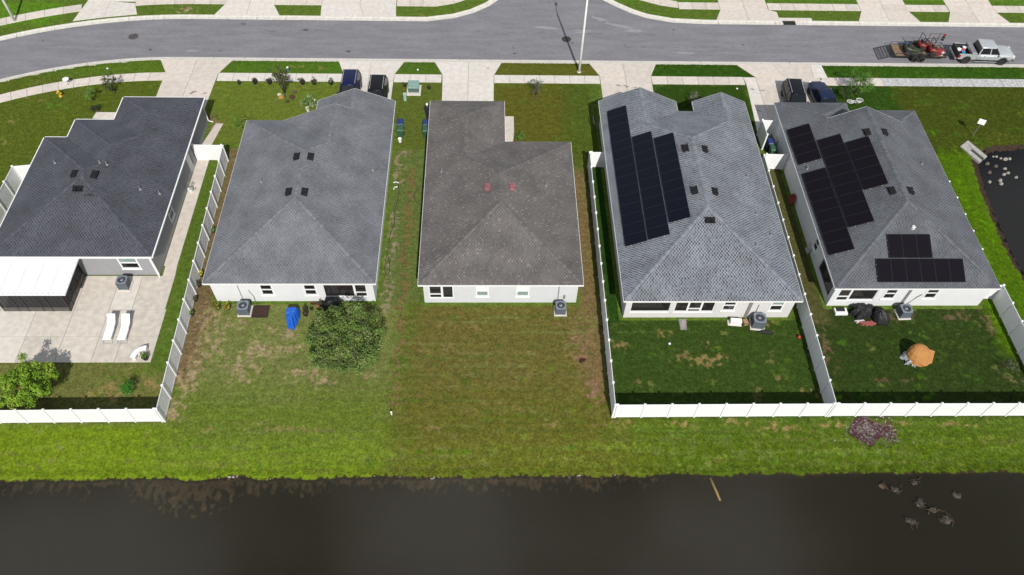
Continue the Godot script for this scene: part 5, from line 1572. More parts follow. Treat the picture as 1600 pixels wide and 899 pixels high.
func truck(at: Vector3, turn: float) -> void:
	var o := thing("pickup_truck", "silver crew-cab pickup truck with a grey toolbox, towing the loaded trailer", "truck", at, turn)
	var paint := mt("silver_paint", 0.46, 0.48, 0.5, 0.3, 0.0, 1.0, 0.35)
	paint.clearcoat_enabled = true; paint.clearcoat = 0.6
	var dk := mt("bed_liner", 0.03, 0.03, 0.033, 0.8, 0.1)
	var gl := glass("car_glass", 0.012, 0.013, 0.015, 1.0, 0.05)
	var cab := MB.new() # lower body of cab and bonnet
	cab.shell([[-0.95, 0.95, 0.45, 1.12], [-0.2, 0.98, 0.42, 1.14], [1.2, 0.98, 0.42, 1.14], [1.45, 0.98, 0.42, 1.18], [2.1, 0.97, 0.45, 1.17], [2.65, 0.92, 0.5, 1.1], [2.92, 0.8, 0.55, 1.0], [3.0, 0.6, 0.6, 0.9]], 22, 6.0)
	part(o, "body", cab.done(true), paint)
	var bed := MB.new() # open load bed
	bed.box(-2.75, 0.55, -0.98, -0.96, 1.12, -0.86); bed.box(-2.75, 0.55, 0.86, -0.96, 1.12, 0.98)
	bed.box(-2.75, 0.5, -0.86, -0.96, 0.62, 0.86); bed.box(-1.04, 0.62, -0.86, -0.96, 1.12, 0.86)
	part(o, "load_bed", bed.done(), paint)
	var fl := MB.new(); fl.box(-2.74, 0.621, -0.855, -1.045, 0.64, 0.855); fl.box(-2.74, 0.64, -0.855, -1.045, 1.1, -0.845); fl.box(-2.74, 0.64, 0.845, -1.045, 1.1, 0.855)
	part(o, "bed_liner", fl.done(), dk)
	var tg := MB.new(); tg.box(-2.83, 0.55, -0.94, -2.752, 1.12, 0.94)
	part(o, "tailgate", tg.done(), dk)
	var c := MB.new()
	var ring := func(y: float, x0: float, x1: float, hw: float) -> Array:
		return [Vector3(x0, y, -hw * 0.9), Vector3(x0 + 0.1, y, -hw), Vector3(x1 - 0.25, y, -hw), Vector3(x1, y, -hw * 0.82), Vector3(x1, y, hw * 0.82), Vector3(x1 - 0.25, y, hw), Vector3(x0 + 0.1, y, hw), Vector3(x0, y, hw * 0.9)]
	c.loft([ring.call(1.08, -0.93, 1.5, 0.92), ring.call(1.8, -0.72, 0.85, 0.74)])
	part(o, "windows", c.done(), gl)
	var r := MB.new(); r.loft([ring.call(1.77, -0.76, 0.9, 0.77), ring.call(1.84, -0.72, 0.82, 0.74), ring.call(1.87, -0.5, 0.6, 0.58)])
	part(o, "roof", r.done(true), paint)
	var pl := MB.new()
	for a in [-1.0, 1.0]:
		for q in [[1.42, 0.82], [0.32, 0.2], [-0.82, -0.68]]: pl.tube([Vector3(q[0], 1.1, a * 0.9), Vector3(q[1], 1.79, a * 0.745)], 0.07 if q[0] < 1 else 0.05, 0.06 if q[0] < 1 else 0.045, 6)
		pl.tube([Vector3(-0.85, 1.13, a * 0.925), Vector3(1.5, 1.13, a * 0.925)], 0.05, 0.05, 6)
	part(o, "pillars", pl.done(), paint)
	var tb := MB.new(); tb.bevel(-1.55, 1.0, -0.95, -1.06, 1.3, 0.95, 0.03)
	part(o, "toolbox", tb.done(), mt("tread_plate", 0.4, 0.41, 0.42, 0.4, 0.1, 3.0, 0.6))
	var bp := MB.new(); bp.bevel(-2.98, 0.45, -0.9, -2.84, 0.62, 0.9, 0.02); bp.bevel(2.93, 0.42, -0.85, 3.08, 0.62, 0.85, 0.02)
	part(o, "bumper", bp.done(), mt("chrome", 0.6, 0.6, 0.6, 0.2, 0.0, 1.0, 0.9))
	for a in [-1.0, 1.0]:
		var rb := MB.new(); rb.tube([Vector3(-0.95, 0.38, a * 1.02), Vector3(1.3, 0.38, a * 1.02)], 0.05, 0.05, 6)
		part(o, "side_step", rb.done(), mt("chrome"))
		var mr := MB.new(); mr.shell([[1.12, 0.1, 1.1, 1.3], [1.24, 0.12, 1.08, 1.32], [1.3, 0.06, 1.12, 1.28]], 10, 3.0)
		part(o, "mirror", mr.done(), paint, Vector3(0, 0, a * 1.1))
		for x in [-0.35, 0.75]:
			var dh := MB.new(); dh.box(x, 0.98, a * 0.965 - 0.02, x + 0.18, 1.02, a * 0.965 + 0.03)
			part(o, "door_handle", dh.done(), mt("chrome"))
		var tl := MB.new(); tl.box(-2.8, 0.72, a * 0.96 - 0.05, -2.6, 1.05, a * 0.96 + 0.035)
		part(o, "taillight", tl.done(), mt("lamp_red", 0.3, 0.01, 0.012, 0.2, 0.0))
		var hl := MB.new(); hl.box(2.75, 0.78, a * 0.72 - 0.14, 2.955, 1.0, a * 0.72 + 0.14)
		part(o, "headlight", hl.done(), mt("lamp_clear", 0.6, 0.62, 0.65, 0.15, 0.0))
		for x in [-1.85, 1.85]:
			var ar := MB.new(); ar.lathe([Vector2(0, -0.04), Vector2(0.47, -0.04), Vector2(0.47, 0.04), Vector2(0, 0.04)], Vector3(x, 0.46, a * 0.95), 18, Basis(Vector3.RIGHT, PI / 2))
			part(o, "wheel_arch", ar.done(), dk)
			wheel(o, Vector3(x, 0.39, a * 0.9), 0.39, 0.26, mt("rim_bright", 0.42, 0.42, 0.43, 0.3, 0.0, 1.0, 0.7))
	# load in the bed
	for q in [["white sack lying in the pickup truck's bed", -2.35, -0.3, 0.7, 0.24, 0.2], ["blue bucket in the pickup truck's bed", -2.15, 0.35, 0.05, 0.22, 0.6], ["red fuel can in the pickup truck's bed", -2.0, -0.1, 0.5, 0.03, 0.03], ["round white tub beside the toolbox in the truck bed", -1.8, -0.45, 0.75, 0.75, 0.72]]:
		var kind: String = q[0].split(" ")[1]
		var w := o.transform * Vector3(q[1], 0.641, q[2])
		var t := thing({"sack": "sack", "bucket": "bucket", "fuel": "fuel_can", "white": "tub"}[kind], q[0], {"sack": "sack", "bucket": "bucket", "fuel": "fuel can", "white": "tub"}[kind], w, turn)
		var mb := MB.new()
		if kind == "sack": mb.ball(Vector3(0, 0.16, 0), Vector3(0.3, 0.16, 0.24), 10, 6, 0.12, rg)
		elif kind == "fuel": mb.bevel(-0.16, 0, -0.11, 0.16, 0.34, 0.11, 0.05)
		else: mb.lathe([Vector2(0.15, 0), Vector2(0.19, 0.34), Vector2(0.2, 0.36), Vector2(0, 0.36)], Vector3.ZERO, 12)
		var cm := mt("load_" + kind, 0.7, 0.72, 0.74, 0.6, 0.05)
		if kind == "bucket": cm.albedo_color = lin(0.03, 0.25, 0.5)
		if kind == "fuel": cm.albedo_color = lin(0.4, 0.03, 0.02)
		part(t, "body", mb.done(), cm)
		var hd := MB.new(); hd.tube([Vector3(-0.12, 0.32, 0), Vector3(-0.08, 0.42, 0), Vector3(0.08, 0.42, 0), Vector3(0.12, 0.32, 0)], 0.015, 0.015, 5)
		if kind != "sack": part(t, "handle", hd.done(), cm)

func mower(label: String, at: Vector3, turn: float, m: Material, bar: bool) -> void:
	var o := thing("ride_on_mower", label, "mower", at, turn, "ride-on mowers on the trailer")
	var dk := mt("rubber")
	var b := MB.new(); b.shell([[-0.85, 0.3, 0.4, 0.75], [-0.75, 0.42, 0.32, 0.85], [-0.1, 0.42, 0.3, 0.6], [0.55, 0.3, 0.3, 0.45], [0.85, 0.2, 0.32, 0.42]], 14, 4.0)
	part(o, "body", b.done(true), m)
	var d := MB.new(); d.lathe([Vector2(0.55, 0.14), Vector2(0.6, 0.18), Vector2(0.6, 0.28), Vector2(0.4, 0.31), Vector2(0.0, 0.31)], Vector3(0.12, 0, 0), 14)
	part(o, "mowing_deck", d.done(), m)
	var s := MB.new(); s.bevel(-0.5, 0.6, -0.24, -0.05, 0.72, 0.24, 0.05); s.hexa([Vector3(-0.58, 0.7, -0.22), Vector3(-0.46, 0.7, -0.22), Vector3(-0.46, 0.7, 0.22), Vector3(-0.58, 0.7, 0.22), Vector3(-0.66, 1.05, -0.18), Vector3(-0.58, 1.05, -0.18), Vector3(-0.58, 1.05, 0.18), Vector3(-0.66, 1.05, 0.18)])
	part(o, "seat", s.done(), dk)
	for a in [-1.0, 1.0]:
		wheel(o, Vector3(-0.55, 0.29, a * 0.52), 0.29, 0.24, mt("rim_bright", 0.42, 0.42, 0.43, 0.3, 0.0, 1.0, 0.7))
		wheel(o, Vector3(0.85, 0.16, a * 0.38), 0.16, 0.12, mt("rim_bright"))
		var lv := MB.new(); lv.tube([Vector3(0.0, 0.6, a * 0.28), Vector3(0.12, 0.95, a * 0.24), Vector3(0.02, 1.02, a * 0.08)], 0.018, 0.018, 5)
		part(o, "lever", lv.done(), dk)
	if bar:
		var rb := MB.new(); rb.tube([Vector3(-0.7, 0.7, -0.38), Vector3(-0.78, 1.65, -0.36), Vector3(-0.78, 1.72, -0.3), Vector3(-0.78, 1.72, 0.3), Vector3(-0.78, 1.65, 0.36), Vector3(-0.7, 0.7, 0.38)], 0.03, 0.03, 6)
		part(o, "roll_bar", rb.done(), dk)

func trailer(at: Vector3, turn: float) -> void:
	var o := thing("flatbed_trailer", "black twin-axle trailer with a wooden deck and its ramp lowered on the road", "trailer", at, turn)
	var st := mt("black_steel", 0.016, 0.016, 0.017, 0.55, 0.1)
	var fr := MB.new()
	fr.box(-2.65, 0.4, -0.98, 2.65, 0.54, -0.92); fr.box(-2.65, 0.4, 0.92, 2.65, 0.54, 0.98); fr.box(-2.65, 0.4, -0.92, -2.58, 0.54, 0.92); fr.box(2.58, 0.4, -0.92, 2.65, 0.54, 0.92)
	part(o, "frame", fr.done(), st)
	var wood := [mt("plank_a", 0.3, 0.2, 0.115, 0.85, 0.2, 1.5), mt("plank_b", 0.26, 0.17, 0.1, 0.85, 0.2, 1.4)]
	for k in 9:
		var p := MB.new(); p.box(-2.575, 0.5, -0.91 + k * 0.203, 2.575, 0.545, -0.71 + k * 0.203 - 0.012)
		part(o, "deck_plank", p.done(), wood[k % 2])
	for z in [-0.95, 0.95]:
		var ra := MB.new()
		for k in 5: ra.tube([Vector3(-2.6 + k * 1.3, 0.54, z), Vector3(-2.6 + k * 1.3, 0.88, z)], 0.025, 0.025, 5)
		ra.tube([Vector3(-2.62, 0.88, z), Vector3(2.62, 0.88, z)], 0.028, 0.028, 5)
		part(o, "side_rail", ra.done(), st)
		var fd := MB.new()
		fd.box(-1.15, 0.74, z * 1.2 - 0.13, 0.65, 0.77, z * 1.2 + 0.13)
		part(o, "mudguard", fd.done(), st)
		for x in [-0.6, 0.1]: wheel(o, Vector3(x, 0.34, z * 1.2), 0.34, 0.2, mt("rim_bright", 0.42, 0.42, 0.43, 0.3, 0.0, 1.0, 0.7))
	var hd := MB.new(); hd.tube([Vector3(2.6, 0.88, -0.95), Vector3(2.6, 0.88, 0.95)], 0.03, 0.03, 5)
	part(o, "front_rail", hd.done(), st)
	var tn := MB.new(); tn.tube([Vector3(2.6, 0.45, -0.8), Vector3(3.75, 0.45, 0)], 0.05, 0.05, 5); tn.tube([Vector3(2.6, 0.45, 0.8), Vector3(3.75, 0.45, 0)], 0.05, 0.05, 5); tn.tube([Vector3(3.0, 0.02, 0.1), Vector3(3.0, 0.7, 0.1)], 0.035, 0.035, 6)
	part(o, "tongue", tn.done(), st)
	var rp_ := MB.new() # ramp gate lying from the deck's edge to the road
	rp_.x = Transform3D(Basis(Vector3.BACK, deg_to_rad(17.0)), Vector3(-2.66, 0.52, 0))
	for z in [-0.9, 0.9]: rp_.box(-1.6, -0.04, z - 0.03, 0, 0.02, z + 0.03)
	for k in 6: rp_.box(-1.6 + k * 0.305, -0.03, -0.87, -1.55 + k * 0.305, 0.015, 0.87)
	for k in 11: rp_.box(-1.6, -0.02, -0.82 + k * 0.16, 0.0, 0.0, -0.8 + k * 0.16)
	part(o, "ramp", rp_.done(), mt("ramp_steel", 0.03, 0.03, 0.034, 0.6, 0.1))

# ---------------------------------------------------------------- a person: one skin meshed from tapered bones
func person(label: String, at: Vector3, turn: float) -> void:
	var shirt := Color(0.01, 0.014, 0.035); var skin := Color(0.42, 0.25, 0.17); var trousers := Color(0.02, 0.02, 0.022); var cap := Color(0.72, 0.72, 0.7); var shoe := Color(0.03, 0.03, 0.03)
	var V := func(a: float, b: float, c: float) -> Vector3: return Vector3(a, b, c)
	var bones := [ # from, to, radii, colour; the figure faces +x
		[V.call(0.0, 0.95, 0), V.call(0.02, 1.18, 0), 0.145, 0.13, shirt], [V.call(0.02, 1.18, 0), V.call(0.04, 1.4, 0), 0.14, 0.12, shirt], [V.call(0.03, 1.42, -0.15), V.call(0.03, 1.42, 0.15), 0.075, 0.075, shirt], [V.call(0.03, 1.42, 0), V.call(0.06, 1.54, 0), 0.06, 0.055, skin],
		[V.call(0.08, 1.62, 0), V.call(0.07, 1.68, 0), 0.088, 0.095, skin], [V.call(0.06, 1.7, 0), V.call(0.06, 1.74, 0), 0.1, 0.088, cap], [V.call(0.1, 1.71, 0), V.call(0.2, 1.69, 0), 0.045, 0.03, cap], [V.call(0.17, 1.63, 0), V.call(0.19, 1.61, 0), 0.018, 0.016, skin],
		[V.call(0.06, 1.64, -0.095), V.call(0.06, 1.61, -0.095), 0.018, 0.015, skin], [V.call(0.06, 1.64, 0.095), V.call(0.06, 1.61, 0.095), 0.018, 0.015, skin]]
	for s in [-1.0, 1.0]:
		bones.append_array([[V.call(0.03, 1.41, s * 0.19), V.call(0.0, 1.15, s * 0.24), 0.056, 0.046, shirt], [V.call(0.0, 1.13, s * 0.24), V.call(0.16, 0.95, s * 0.24), 0.042, 0.032, skin], [V.call(0.16, 0.95, s * 0.24), V.call(0.23, 0.9, s * 0.235), 0.03, 0.034, skin],
			[V.call(0, 0.93, s * 0.09), V.call(0.03, 0.5, s * 0.11), 0.088, 0.062, trousers], [V.call(0.03, 0.5, s * 0.11), V.call(-0.01, 0.1, s * 0.12), 0.058, 0.042, trousers], [V.call(-0.03, 0.045, s * 0.12), V.call(0.17, 0.04, s * 0.14), 0.045, 0.038, shoe]])
		for f in 5: # fingers of the resting hand, thumb first
			var b: Vector3 = V.call(0.25, 0.9 - 0.0, s * (0.205 + f * 0.017))
			var ln: float = [0.05, 0.075, 0.085, 0.078, 0.06][f]
			if f == 0: bones.append([V.call(0.2, 0.915, s * 0.215), V.call(0.25, 0.905, s * 0.185), 0.012, 0.009, skin])
			else: bones.append([b, b + Vector3(ln * 0.6, -ln * 0.75, 0), 0.0095, 0.0075, skin])
	var cell := 0.016
	var lo := Vector3(-0.25, -0.03, -0.38); var n := Vector3i(42, 118, 48)
	var acc := PackedFloat32Array(); acc.resize(n.x * n.y * n.z)
	var near := PackedFloat32Array(); near.resize(acc.size()); near.fill(9.0)
	var who := PackedByteArray(); who.resize(acc.size())
	for bi in bones.size():
		var q: Array = bones[bi]
		var m: float = maxf(q[2], q[3]) + 0.07
		var a: Vector3 = q[0]; var b: Vector3 = q[1]
		var i0 := Vector3i(((a.min(b) - Vector3.ONE * m - lo) / cell).floor()); var i1 := Vector3i(((a.max(b) + Vector3.ONE * m - lo) / cell).ceil())
		for z in range(maxi(0, i0.z), mini(n.z, i1.z)):
			for y in range(maxi(0, i0.y), mini(n.y, i1.y)):
				for x in range(maxi(0, i0.x), mini(n.x, i1.x)):
					var p := lo + Vector3(x, y, z) * cell
					var t := clampf((p - a).dot(b - a) / (b - a).length_squared(), 0, 1)
					var d: float = p.distance_to(a.lerp(b, t)) - lerpf(q[2], q[3], t)
					var k := (z * n.y + y) * n.x + x
					acc[k] += exp(-70.0 * d)
					if d < near[k]:
						near[k] = d; who[k] = bi
	var idx := {}
	var pts := []; var cols := []
	for z in n.z - 1:
		for y in n.y - 1:
			for x in n.x - 1:
				var inn := 0
				var sum := Vector3.ZERO
				var cnt := 0
				var k0 := (z * n.y + y) * n.x + x
				for c in 8:
					if acc[k0 + (c & 1) + ((c >> 1) & 1) * n.x + ((c >> 2) & 1) * n.x * n.y] >= 1.0: inn += 1
				if inn == 0 or inn == 8: continue
				for c in 8:
					for ax in 3:
						if c & (1 << ax): continue
						var c2 := c | (1 << ax)
						var fa := acc[k0 + (c & 1) + ((c >> 1) & 1) * n.x + ((c >> 2) & 1) * n.x * n.y]; var fb := acc[k0 + (c2 & 1) + ((c2 >> 1) & 1) * n.x + ((c2 >> 2) & 1) * n.x * n.y]
						if (fa >= 1.0) == (fb >= 1.0): continue
						var da := -log(maxf(fa, 1e-6)); var db := -log(maxf(fb, 1e-6))
						var t := da / (da - db)
						var va := Vector3(c & 1, (c >> 1) & 1, (c >> 2) & 1); var vb := Vector3(c2 & 1, (c2 >> 1) & 1, (c2 >> 2) & 1)
						sum += va.lerp(vb, clampf(t, 0, 1)); cnt += 1
				idx[Vector3i(x, y, z)] = pts.size()
				pts.append(lo + (Vector3(x, y, z) + sum / maxf(1, cnt)) * cell)
				cols.append(bones[who[k0]][4])
	var st := SurfaceTool.new(); st.begin(Mesh.PRIMITIVE_TRIANGLES)
	for k in pts.size():
		st.set_color(cols[k]); st.set_smooth_group(0); st.add_vertex(pts[k])
	for z in range(1, n.z - 1):
		for y in range(1, n.y - 1):
			for x in range(1, n.x - 1):
				var a := acc[(z * n.y + y) * n.x + x] >= 1.0
				for ax in 3:
					var e := Vector3i(1, 0, 0) if ax == 0 else (Vector3i(0, 1, 0) if ax == 1 else Vector3i(0, 0, 1))
					var b := acc[((z + e.z) * n.y + y + e.y) * n.x + x + e.x] >= 1.0
					if a == b: continue
					var u := Vector3i(0, 1, 0) if ax == 0 else (Vector3i(0, 0, 1) if ax == 1 else Vector3i(1, 0, 0))
					var w := Vector3i(0, 0, 1) if ax == 0 else (Vector3i(1, 0, 0) if ax == 1 else Vector3i(0, 1, 0))
					var P := Vector3i(x, y, z)
					var q := [idx.get(P, -1), idx.get(P - u, -1), idx.get(P - u - w, -1), idx.get(P - w, -1)]
					if q.has(-1): continue
					if a: q.reverse()
					for t in [0, 1, 2, 0, 2, 3]: st.add_index(q[t])
	st.generate_normals()
	var o := thing("person", label, "person", at, turn)
	part(o, "figure", st.commit(), vcol("person_skin", 0.8))

# ---------------------------------------------------------------- everything that stands about
func build_things() -> void:
	var green_a := [Color(0.08, 0.17, 0.025), Color(0.13, 0.24, 0.04), Color(0.055, 0.12, 0.02)]
	var olive := [Color(0.085, 0.14, 0.03), Color(0.12, 0.19, 0.038), Color(0.06, 0.1, 0.024), Color(0.18, 0.225, 0.075)]
	var lime := [Color(0.12, 0.22, 0.016), Color(0.17, 0.29, 0.022), Color(0.07, 0.14, 0.012), Color(0.23, 0.32, 0.04)]
	var purple := [Color(0.06, 0.045, 0.035), Color(0.09, 0.08, 0.035), Color(0.04, 0.05, 0.02)]
	var pot_black := mt("pot_black", 0.02, 0.02, 0.022, 0.6, 0.1)
	var clay := mt("clay", 0.4, 0.17, 0.08, 0.85, 0.15)
	var white_p := mt("white_plastic", 0.78, 0.78, 0.77, 0.5, 0.04)
	var dark_cover := mt("dark_cover", 0.018, 0.018, 0.02, 0.6, 0.15)

	# ---- the grey house's patio
	var en := thing("screen_room", "dark screened room with a flat white panel roof behind the grey house", "porch", Vector3(-34.0, 0, -36.0))
	var bronze := mt("bronze", 0.022, 0.02, 0.019, 0.5, 0.1)
	for k in 5:
		var rp1 := MB.new()
		var x0 := -3.1 + k * 1.2
		rp1.hexa([Vector3(x0, 2.4, -1.67), Vector3(x0 + 1.19, 2.4, -1.67), Vector3(x0 + 1.19, 2.27, 1.95), Vector3(x0, 2.27, 1.95), Vector3(x0, 2.49, -1.67), Vector3(x0 + 1.19, 2.49, -1.67), Vector3(x0 + 1.19, 2.36, 1.95), Vector3(x0, 2.36, 1.95)])
		rp1.hexa([Vector3(x0 + 1.15, 2.49, -1.67), Vector3(x0 + 1.19, 2.49, -1.67), Vector3(x0 + 1.19, 2.36, 1.95), Vector3(x0 + 1.15, 2.36, 1.95), Vector3(x0 + 1.155, 2.505, -1.67), Vector3(x0 + 1.185, 2.505, -1.67), Vector3(x0 + 1.185, 2.375, 1.95), Vector3(x0 + 1.155, 2.375, 1.95)])
		part(en, "roof_panel", rp1.done(), mt("roof_white", 0.72, 0.74, 0.76, 0.5, 0.03))
	var sc := MB.new()
	for k in 15: sc.lathe([Vector2(0.03, 0), Vector2(0.03, 0.015), Vector2(0, 0.02)], Vector3(-2.9 + k * 0.41, 2.37, 1.78), 6)
	for k in 7: sc.lathe([Vector2(0.03, 0), Vector2(0.03, 0.015), Vector2(0, 0.02)], Vector3(2.78, 2.485 - (k * 0.5 + 0.2) * 0.036, -1.5 + k * 0.5), 6)
	part(en, "screws", sc.done(), mt("conduit_grey")).set_meta("kind", "stuff")
	var ef := MB.new()
	for x in [-2.6, -1.45, -0.75, 0.4, 1.05, 2.32]: ef.box(x - 0.04, 0.05, 1.72, x + 0.04, 2.28, 1.8)
	ef.box(-2.6, 2.12, 1.725, 2.32, 2.275, 1.795)
	for z in [-1.6, -0.6, 0.4, 1.15]: ef.box(2.28, 0.05, z - 0.04, 2.36, 2.3, z + 0.04)
	ef.box(2.285, 2.12, -1.6, 2.355, 2.29, 1.75); ef.box(2.285, 1.3, -0.56, 2.355, 1.36, 1.11)
	for k in 14: ef.box(-2.5 + k * 0.35, 0.55, 1.745, -2.47 + k * 0.35, 2.12, 1.775)
	part(en, "frame", ef.done(), bronze)
	var kp := MB.new(); kp.box(-2.56, 0.05, 1.73, 2.28, 0.52, 1.79); kp.box(2.29, 0.05, -1.56, 2.35, 0.52, 1.72)
	part(en, "kick_plate", kp.done(), mt("kick_brown", 0.1, 0.092, 0.088, 0.6, 0.1))
	for q in [[-2.56, 0.53, 1.756, 2.28, 2.12, 1.764], [2.316, 0.53, -1.56, 2.324, 2.12, 1.72]]:
		var e1 := MB.new(); e1.box(q[0], q[1], q[2], q[3], q[4], q[5])
		part(en, "screen", e1.done(), glass("insect_screen2", 0.018, 0.018, 0.022, 0.75, 0.6))
	ac_unit("air conditioner on the patio beside the screened room", Vector3(-28.25, 0.05, -36.55), 0.78, 0.9)
	lounger("white sun lounger on the patio, the one nearer the screened room", Vector3(-28.15, 0.05, -32.25), 0.02)
	lounger("white sun lounger on the patio, the one nearer the side fence", Vector3(-27.08, 0.05, -32.25), 0.02)
	var bench := thing("curved_bench", "white crescent-shaped bench on the corner of the patio", "bench", Vector3(-25.35, 0.05, -30.2))
	var ring := PackedVector2Array()
	for k in 11: ring.append(Vector2(cos(PI + k * 0.15), sin(PI + k * 0.15)) * 1.02 + Vector2(0.4, 0.35))
	for k in 11: ring.append(Vector2(cos(PI + (10 - k) * 0.15), sin(PI + (10 - k) * 0.15)) * 0.62 + Vector2(0.4, 0.35))
	var bs := MB.new(); bs.prism(ring, 0.38, 0.45, 0.01)
	part(bench, "seat", bs.done(), white_p)
	for a in [0.15, 0.75, 1.35]:
		var lg := MB.new(); var c: Vector2 = Vector2(cos(PI + a), sin(PI + a)) * 0.82 + Vector2(0.4, 0.35)
		lg.box(c.x - 0.12, 0, c.y - 0.12, c.x + 0.12, 0.38, c.y + 0.12)
		part(bench, "leg", lg.done(), white_p)
	pot_plant("dark pot with a leafy plant beside the white crescent bench", Vector3(-24.98, 0.05, -29.98), 0.24, 0.3, pot_black, green_a, 5, 1.2)
	pot_plant("pale grey-leaved potted plant on the path by the grey side wall", Vector3(-25.5, 0.05, -46.7), 0.22, 0.3, white_p, [Color(0.3, 0.32, 0.3), Color(0.12, 0.15, 0.1)], 6, 1.6)
	tree("bushy_tree", "bright lime-green bushy tree behind the pond fence at the left edge", "tree", Vector3(-31.6, 0, -26.75), 2.75, 1.95, 18, 0.36, 110, 95, 0.1, lime, 31, 0.22)
	tree("round_shrub", "small bright green round shrub on the lawn beside the patio", "shrub", Vector3(-25.4, 0, -27.2), 0.95, 0.55, 9, 0.22, 46, 30, 0.055, [Color(0.05, 0.17, 0.02), Color(0.09, 0.24, 0.03), Color(0.03, 0.1, 0.015)], 32, 0.1)
	for q in [[-22.65, -42.2, 0.16, green_a, "green potted plant at the fence foot, farthest from the pond"], [-22.62, -37.6, 0.15, [Color(0.5, 0.42, 0.03), Color(0.1, 0.14, 0.03)], "potted plant with yellow flowers at the fence foot"], [-22.6, -36.6, 0.17, purple, "dark potted plant at the fence foot, next to the yellow flowers"], [-22.55, -35.2, 0.14, purple, "dark potted plant at the fence foot, second from the pond"], [-22.5, -33.9, 0.14, green_a, "potted plant at the fence foot, nearest the pond"]]:
		pot_plant(q[4], Vector3(q[0], 0, q[1]), q[2], 0.24, pot_black, q[3], int(q[1] * -10), 1.0, "pots along the side fence")

	# ---- front garden of the grey house
	var hy := thing("fire_hydrant", "yellow fire hydrant on the grass by the bend's pavement", "hydrant", Vector3(-40.45, 0, -58.95))
	var hb := MB.new(); hb.lathe([Vector2(0.16, 0), Vector2(0.16, 0.06), Vector2(0.1, 0.08), Vector2(0.1, 0.5), Vector2(0.14, 0.52), Vector2(0.14, 0.56), Vector2(0.1, 0.68), Vector2(0.03, 0.74), Vector2(0, 0.76)], Vector3.ZERO, 12)
	part(hy, "barrel", hb.done(true), mt("hydrant_yellow", 0.62, 0.36, 0.03, 0.5, 0.1))
	for a in [-1.0, 1.0]:
		var nz := MB.new(); nz.lathe([Vector2(0.06, 0.08), Vector2(0.06, 0.18), Vector2(0.075, 0.18), Vector2(0.075, 0.24), Vector2(0, 0.24)], Vector3(0, 0.4, 0), 8, Basis(Vector3.BACK, a * PI / 2))
		part(hy, "nozzle", nz.done(), mt("hydrant_yellow"))
	var dm := thing("marker_post", "round white disc on a thin post beside the yellow hydrant", "marker post", Vector3(-40.2, 0, -60.55))
	var d1 := MB.new(); d1.tube([Vector3(0, 0, 0), Vector3(0, 0.75, 0)], 0.02, 0.02, 6)
	part(dm, "post", d1.done(), mt("conduit_grey"))
	var d2 := MB.new(); d2.lathe([Vector2(0.1, 0.72), Vector2(0.3, 0.76), Vector2(0.28, 0.8), Vector2(0, 0.84)], Vector3.ZERO, 16)
	part(dm, "disc", d2.done(), white_p)
	tree("sapling", "sapling with dark bronze leaves near the bend's pavement", "sapling", Vector3(-35.55, 0, -59.4), 2.0, 0.75, 8, 0.2, 46, 12, 0.09, [Color(0.05, 0.035, 0.028), Color(0.06, 0.08, 0.02), Color(0.04, 0.06, 0.02)], 41, 0.2, "young street-side saplings")
	tree("shrub", "upright green shrub in the front garden of the grey house", "shrub", Vector3(-37.15, 0, -58.3), 1.25, 0.6, 7, 0.18, 34, 14, 0.07, green_a, 42, 0.15)
	tree("shrub", "low dark shrub at the path end before the charcoal roof", "shrub", Vector3(-36.4, 0, -56.95), 0.6, 0.5, 6, 0.2, 20, 22, 0.06, [Color(0.02, 0.03, 0.012), Color(0.035, 0.05, 0.02)], 43, 0.15)
	tree("shrub", "small dry shrub in the bare bed beside the charcoal-roofed garage", "shrub", Vector3(-25.3, 0, -55.9), 0.6, 0.35, 5, 0.15, 12, 10, 0.05, olive, 44, 0.15)

	# ---- blue-grey house: back yard
	ac_unit("air conditioner on a pale pad beside the framed brown bed", Vector3(-18.6, 0, -34.2), 0.82, 0.88)
	pot_plant("yellow-flowered clump by the white wall, the one nearer the fence", Vector3(-20.7, 0, -34.5), 0.2, 0.2, pot_black, [Color(0.5, 0.38, 0.02), Color(0.12, 0.13, 0.02), Color(0.05, 0.05, 0.02)], 51, 1.2, "yellow flower pots")
	pot_plant("yellow-flowered clump by the white wall, the one nearer the air conditioner", Vector3(-19.92, 0, -34.5), 0.2, 0.2, pot_black, [Color(0.5, 0.38, 0.02), Color(0.12, 0.13, 0.02), Color(0.05, 0.05, 0.02)], 52, 1.2, "yellow flower pots")
	var bed := thing("raised_bed", "framed square bed of brown mulch next to the air conditioner", "garden bed", Vector3(-17.42, 0, -34.13))
	for q in [[-0.58, -0.5, 0.58, -0.46], [-0.58, 0.46, 0.58, 0.5], [-0.58, -0.46, -0.54, 0.46], [0.54, -0.46, 0.58, 0.46]]:
		var bb := MB.new(); bb.box(q[0], -0.02, q[1], q[2], 0.16, q[3])
		part(bed, "board", bb.done(), mt("board_dark", 0.03, 0.02, 0.018, 0.8, 0.15))
	var mulch := MB.new()
	mulch.box(-0.54, 0, -0.46, 0.54, 0.1, 0.46)
	for k in 120:
		var a := rg.randf() * PI
		mulch.x = Transform3D(Basis(Vector3.UP, a), Vector3(rg.randf_range(-0.48, 0.48), 0.1, rg.randf_range(-0.4, 0.4)))
		mulch.box(-0.05, -0.01, -0.015, 0.05, rg.randf_range(0.008, 0.03), 0.015)
	part(bed, "mulch", mulch.done(), mt("mulch", 0.085, 0.035, 0.025, 0.9, 0.3, 3.0)).set_meta("kind", "stuff")
	var tarp := mt("tarp_blue", 0.012, 0.11, 0.55, 0.35, 0.08, 2.0)
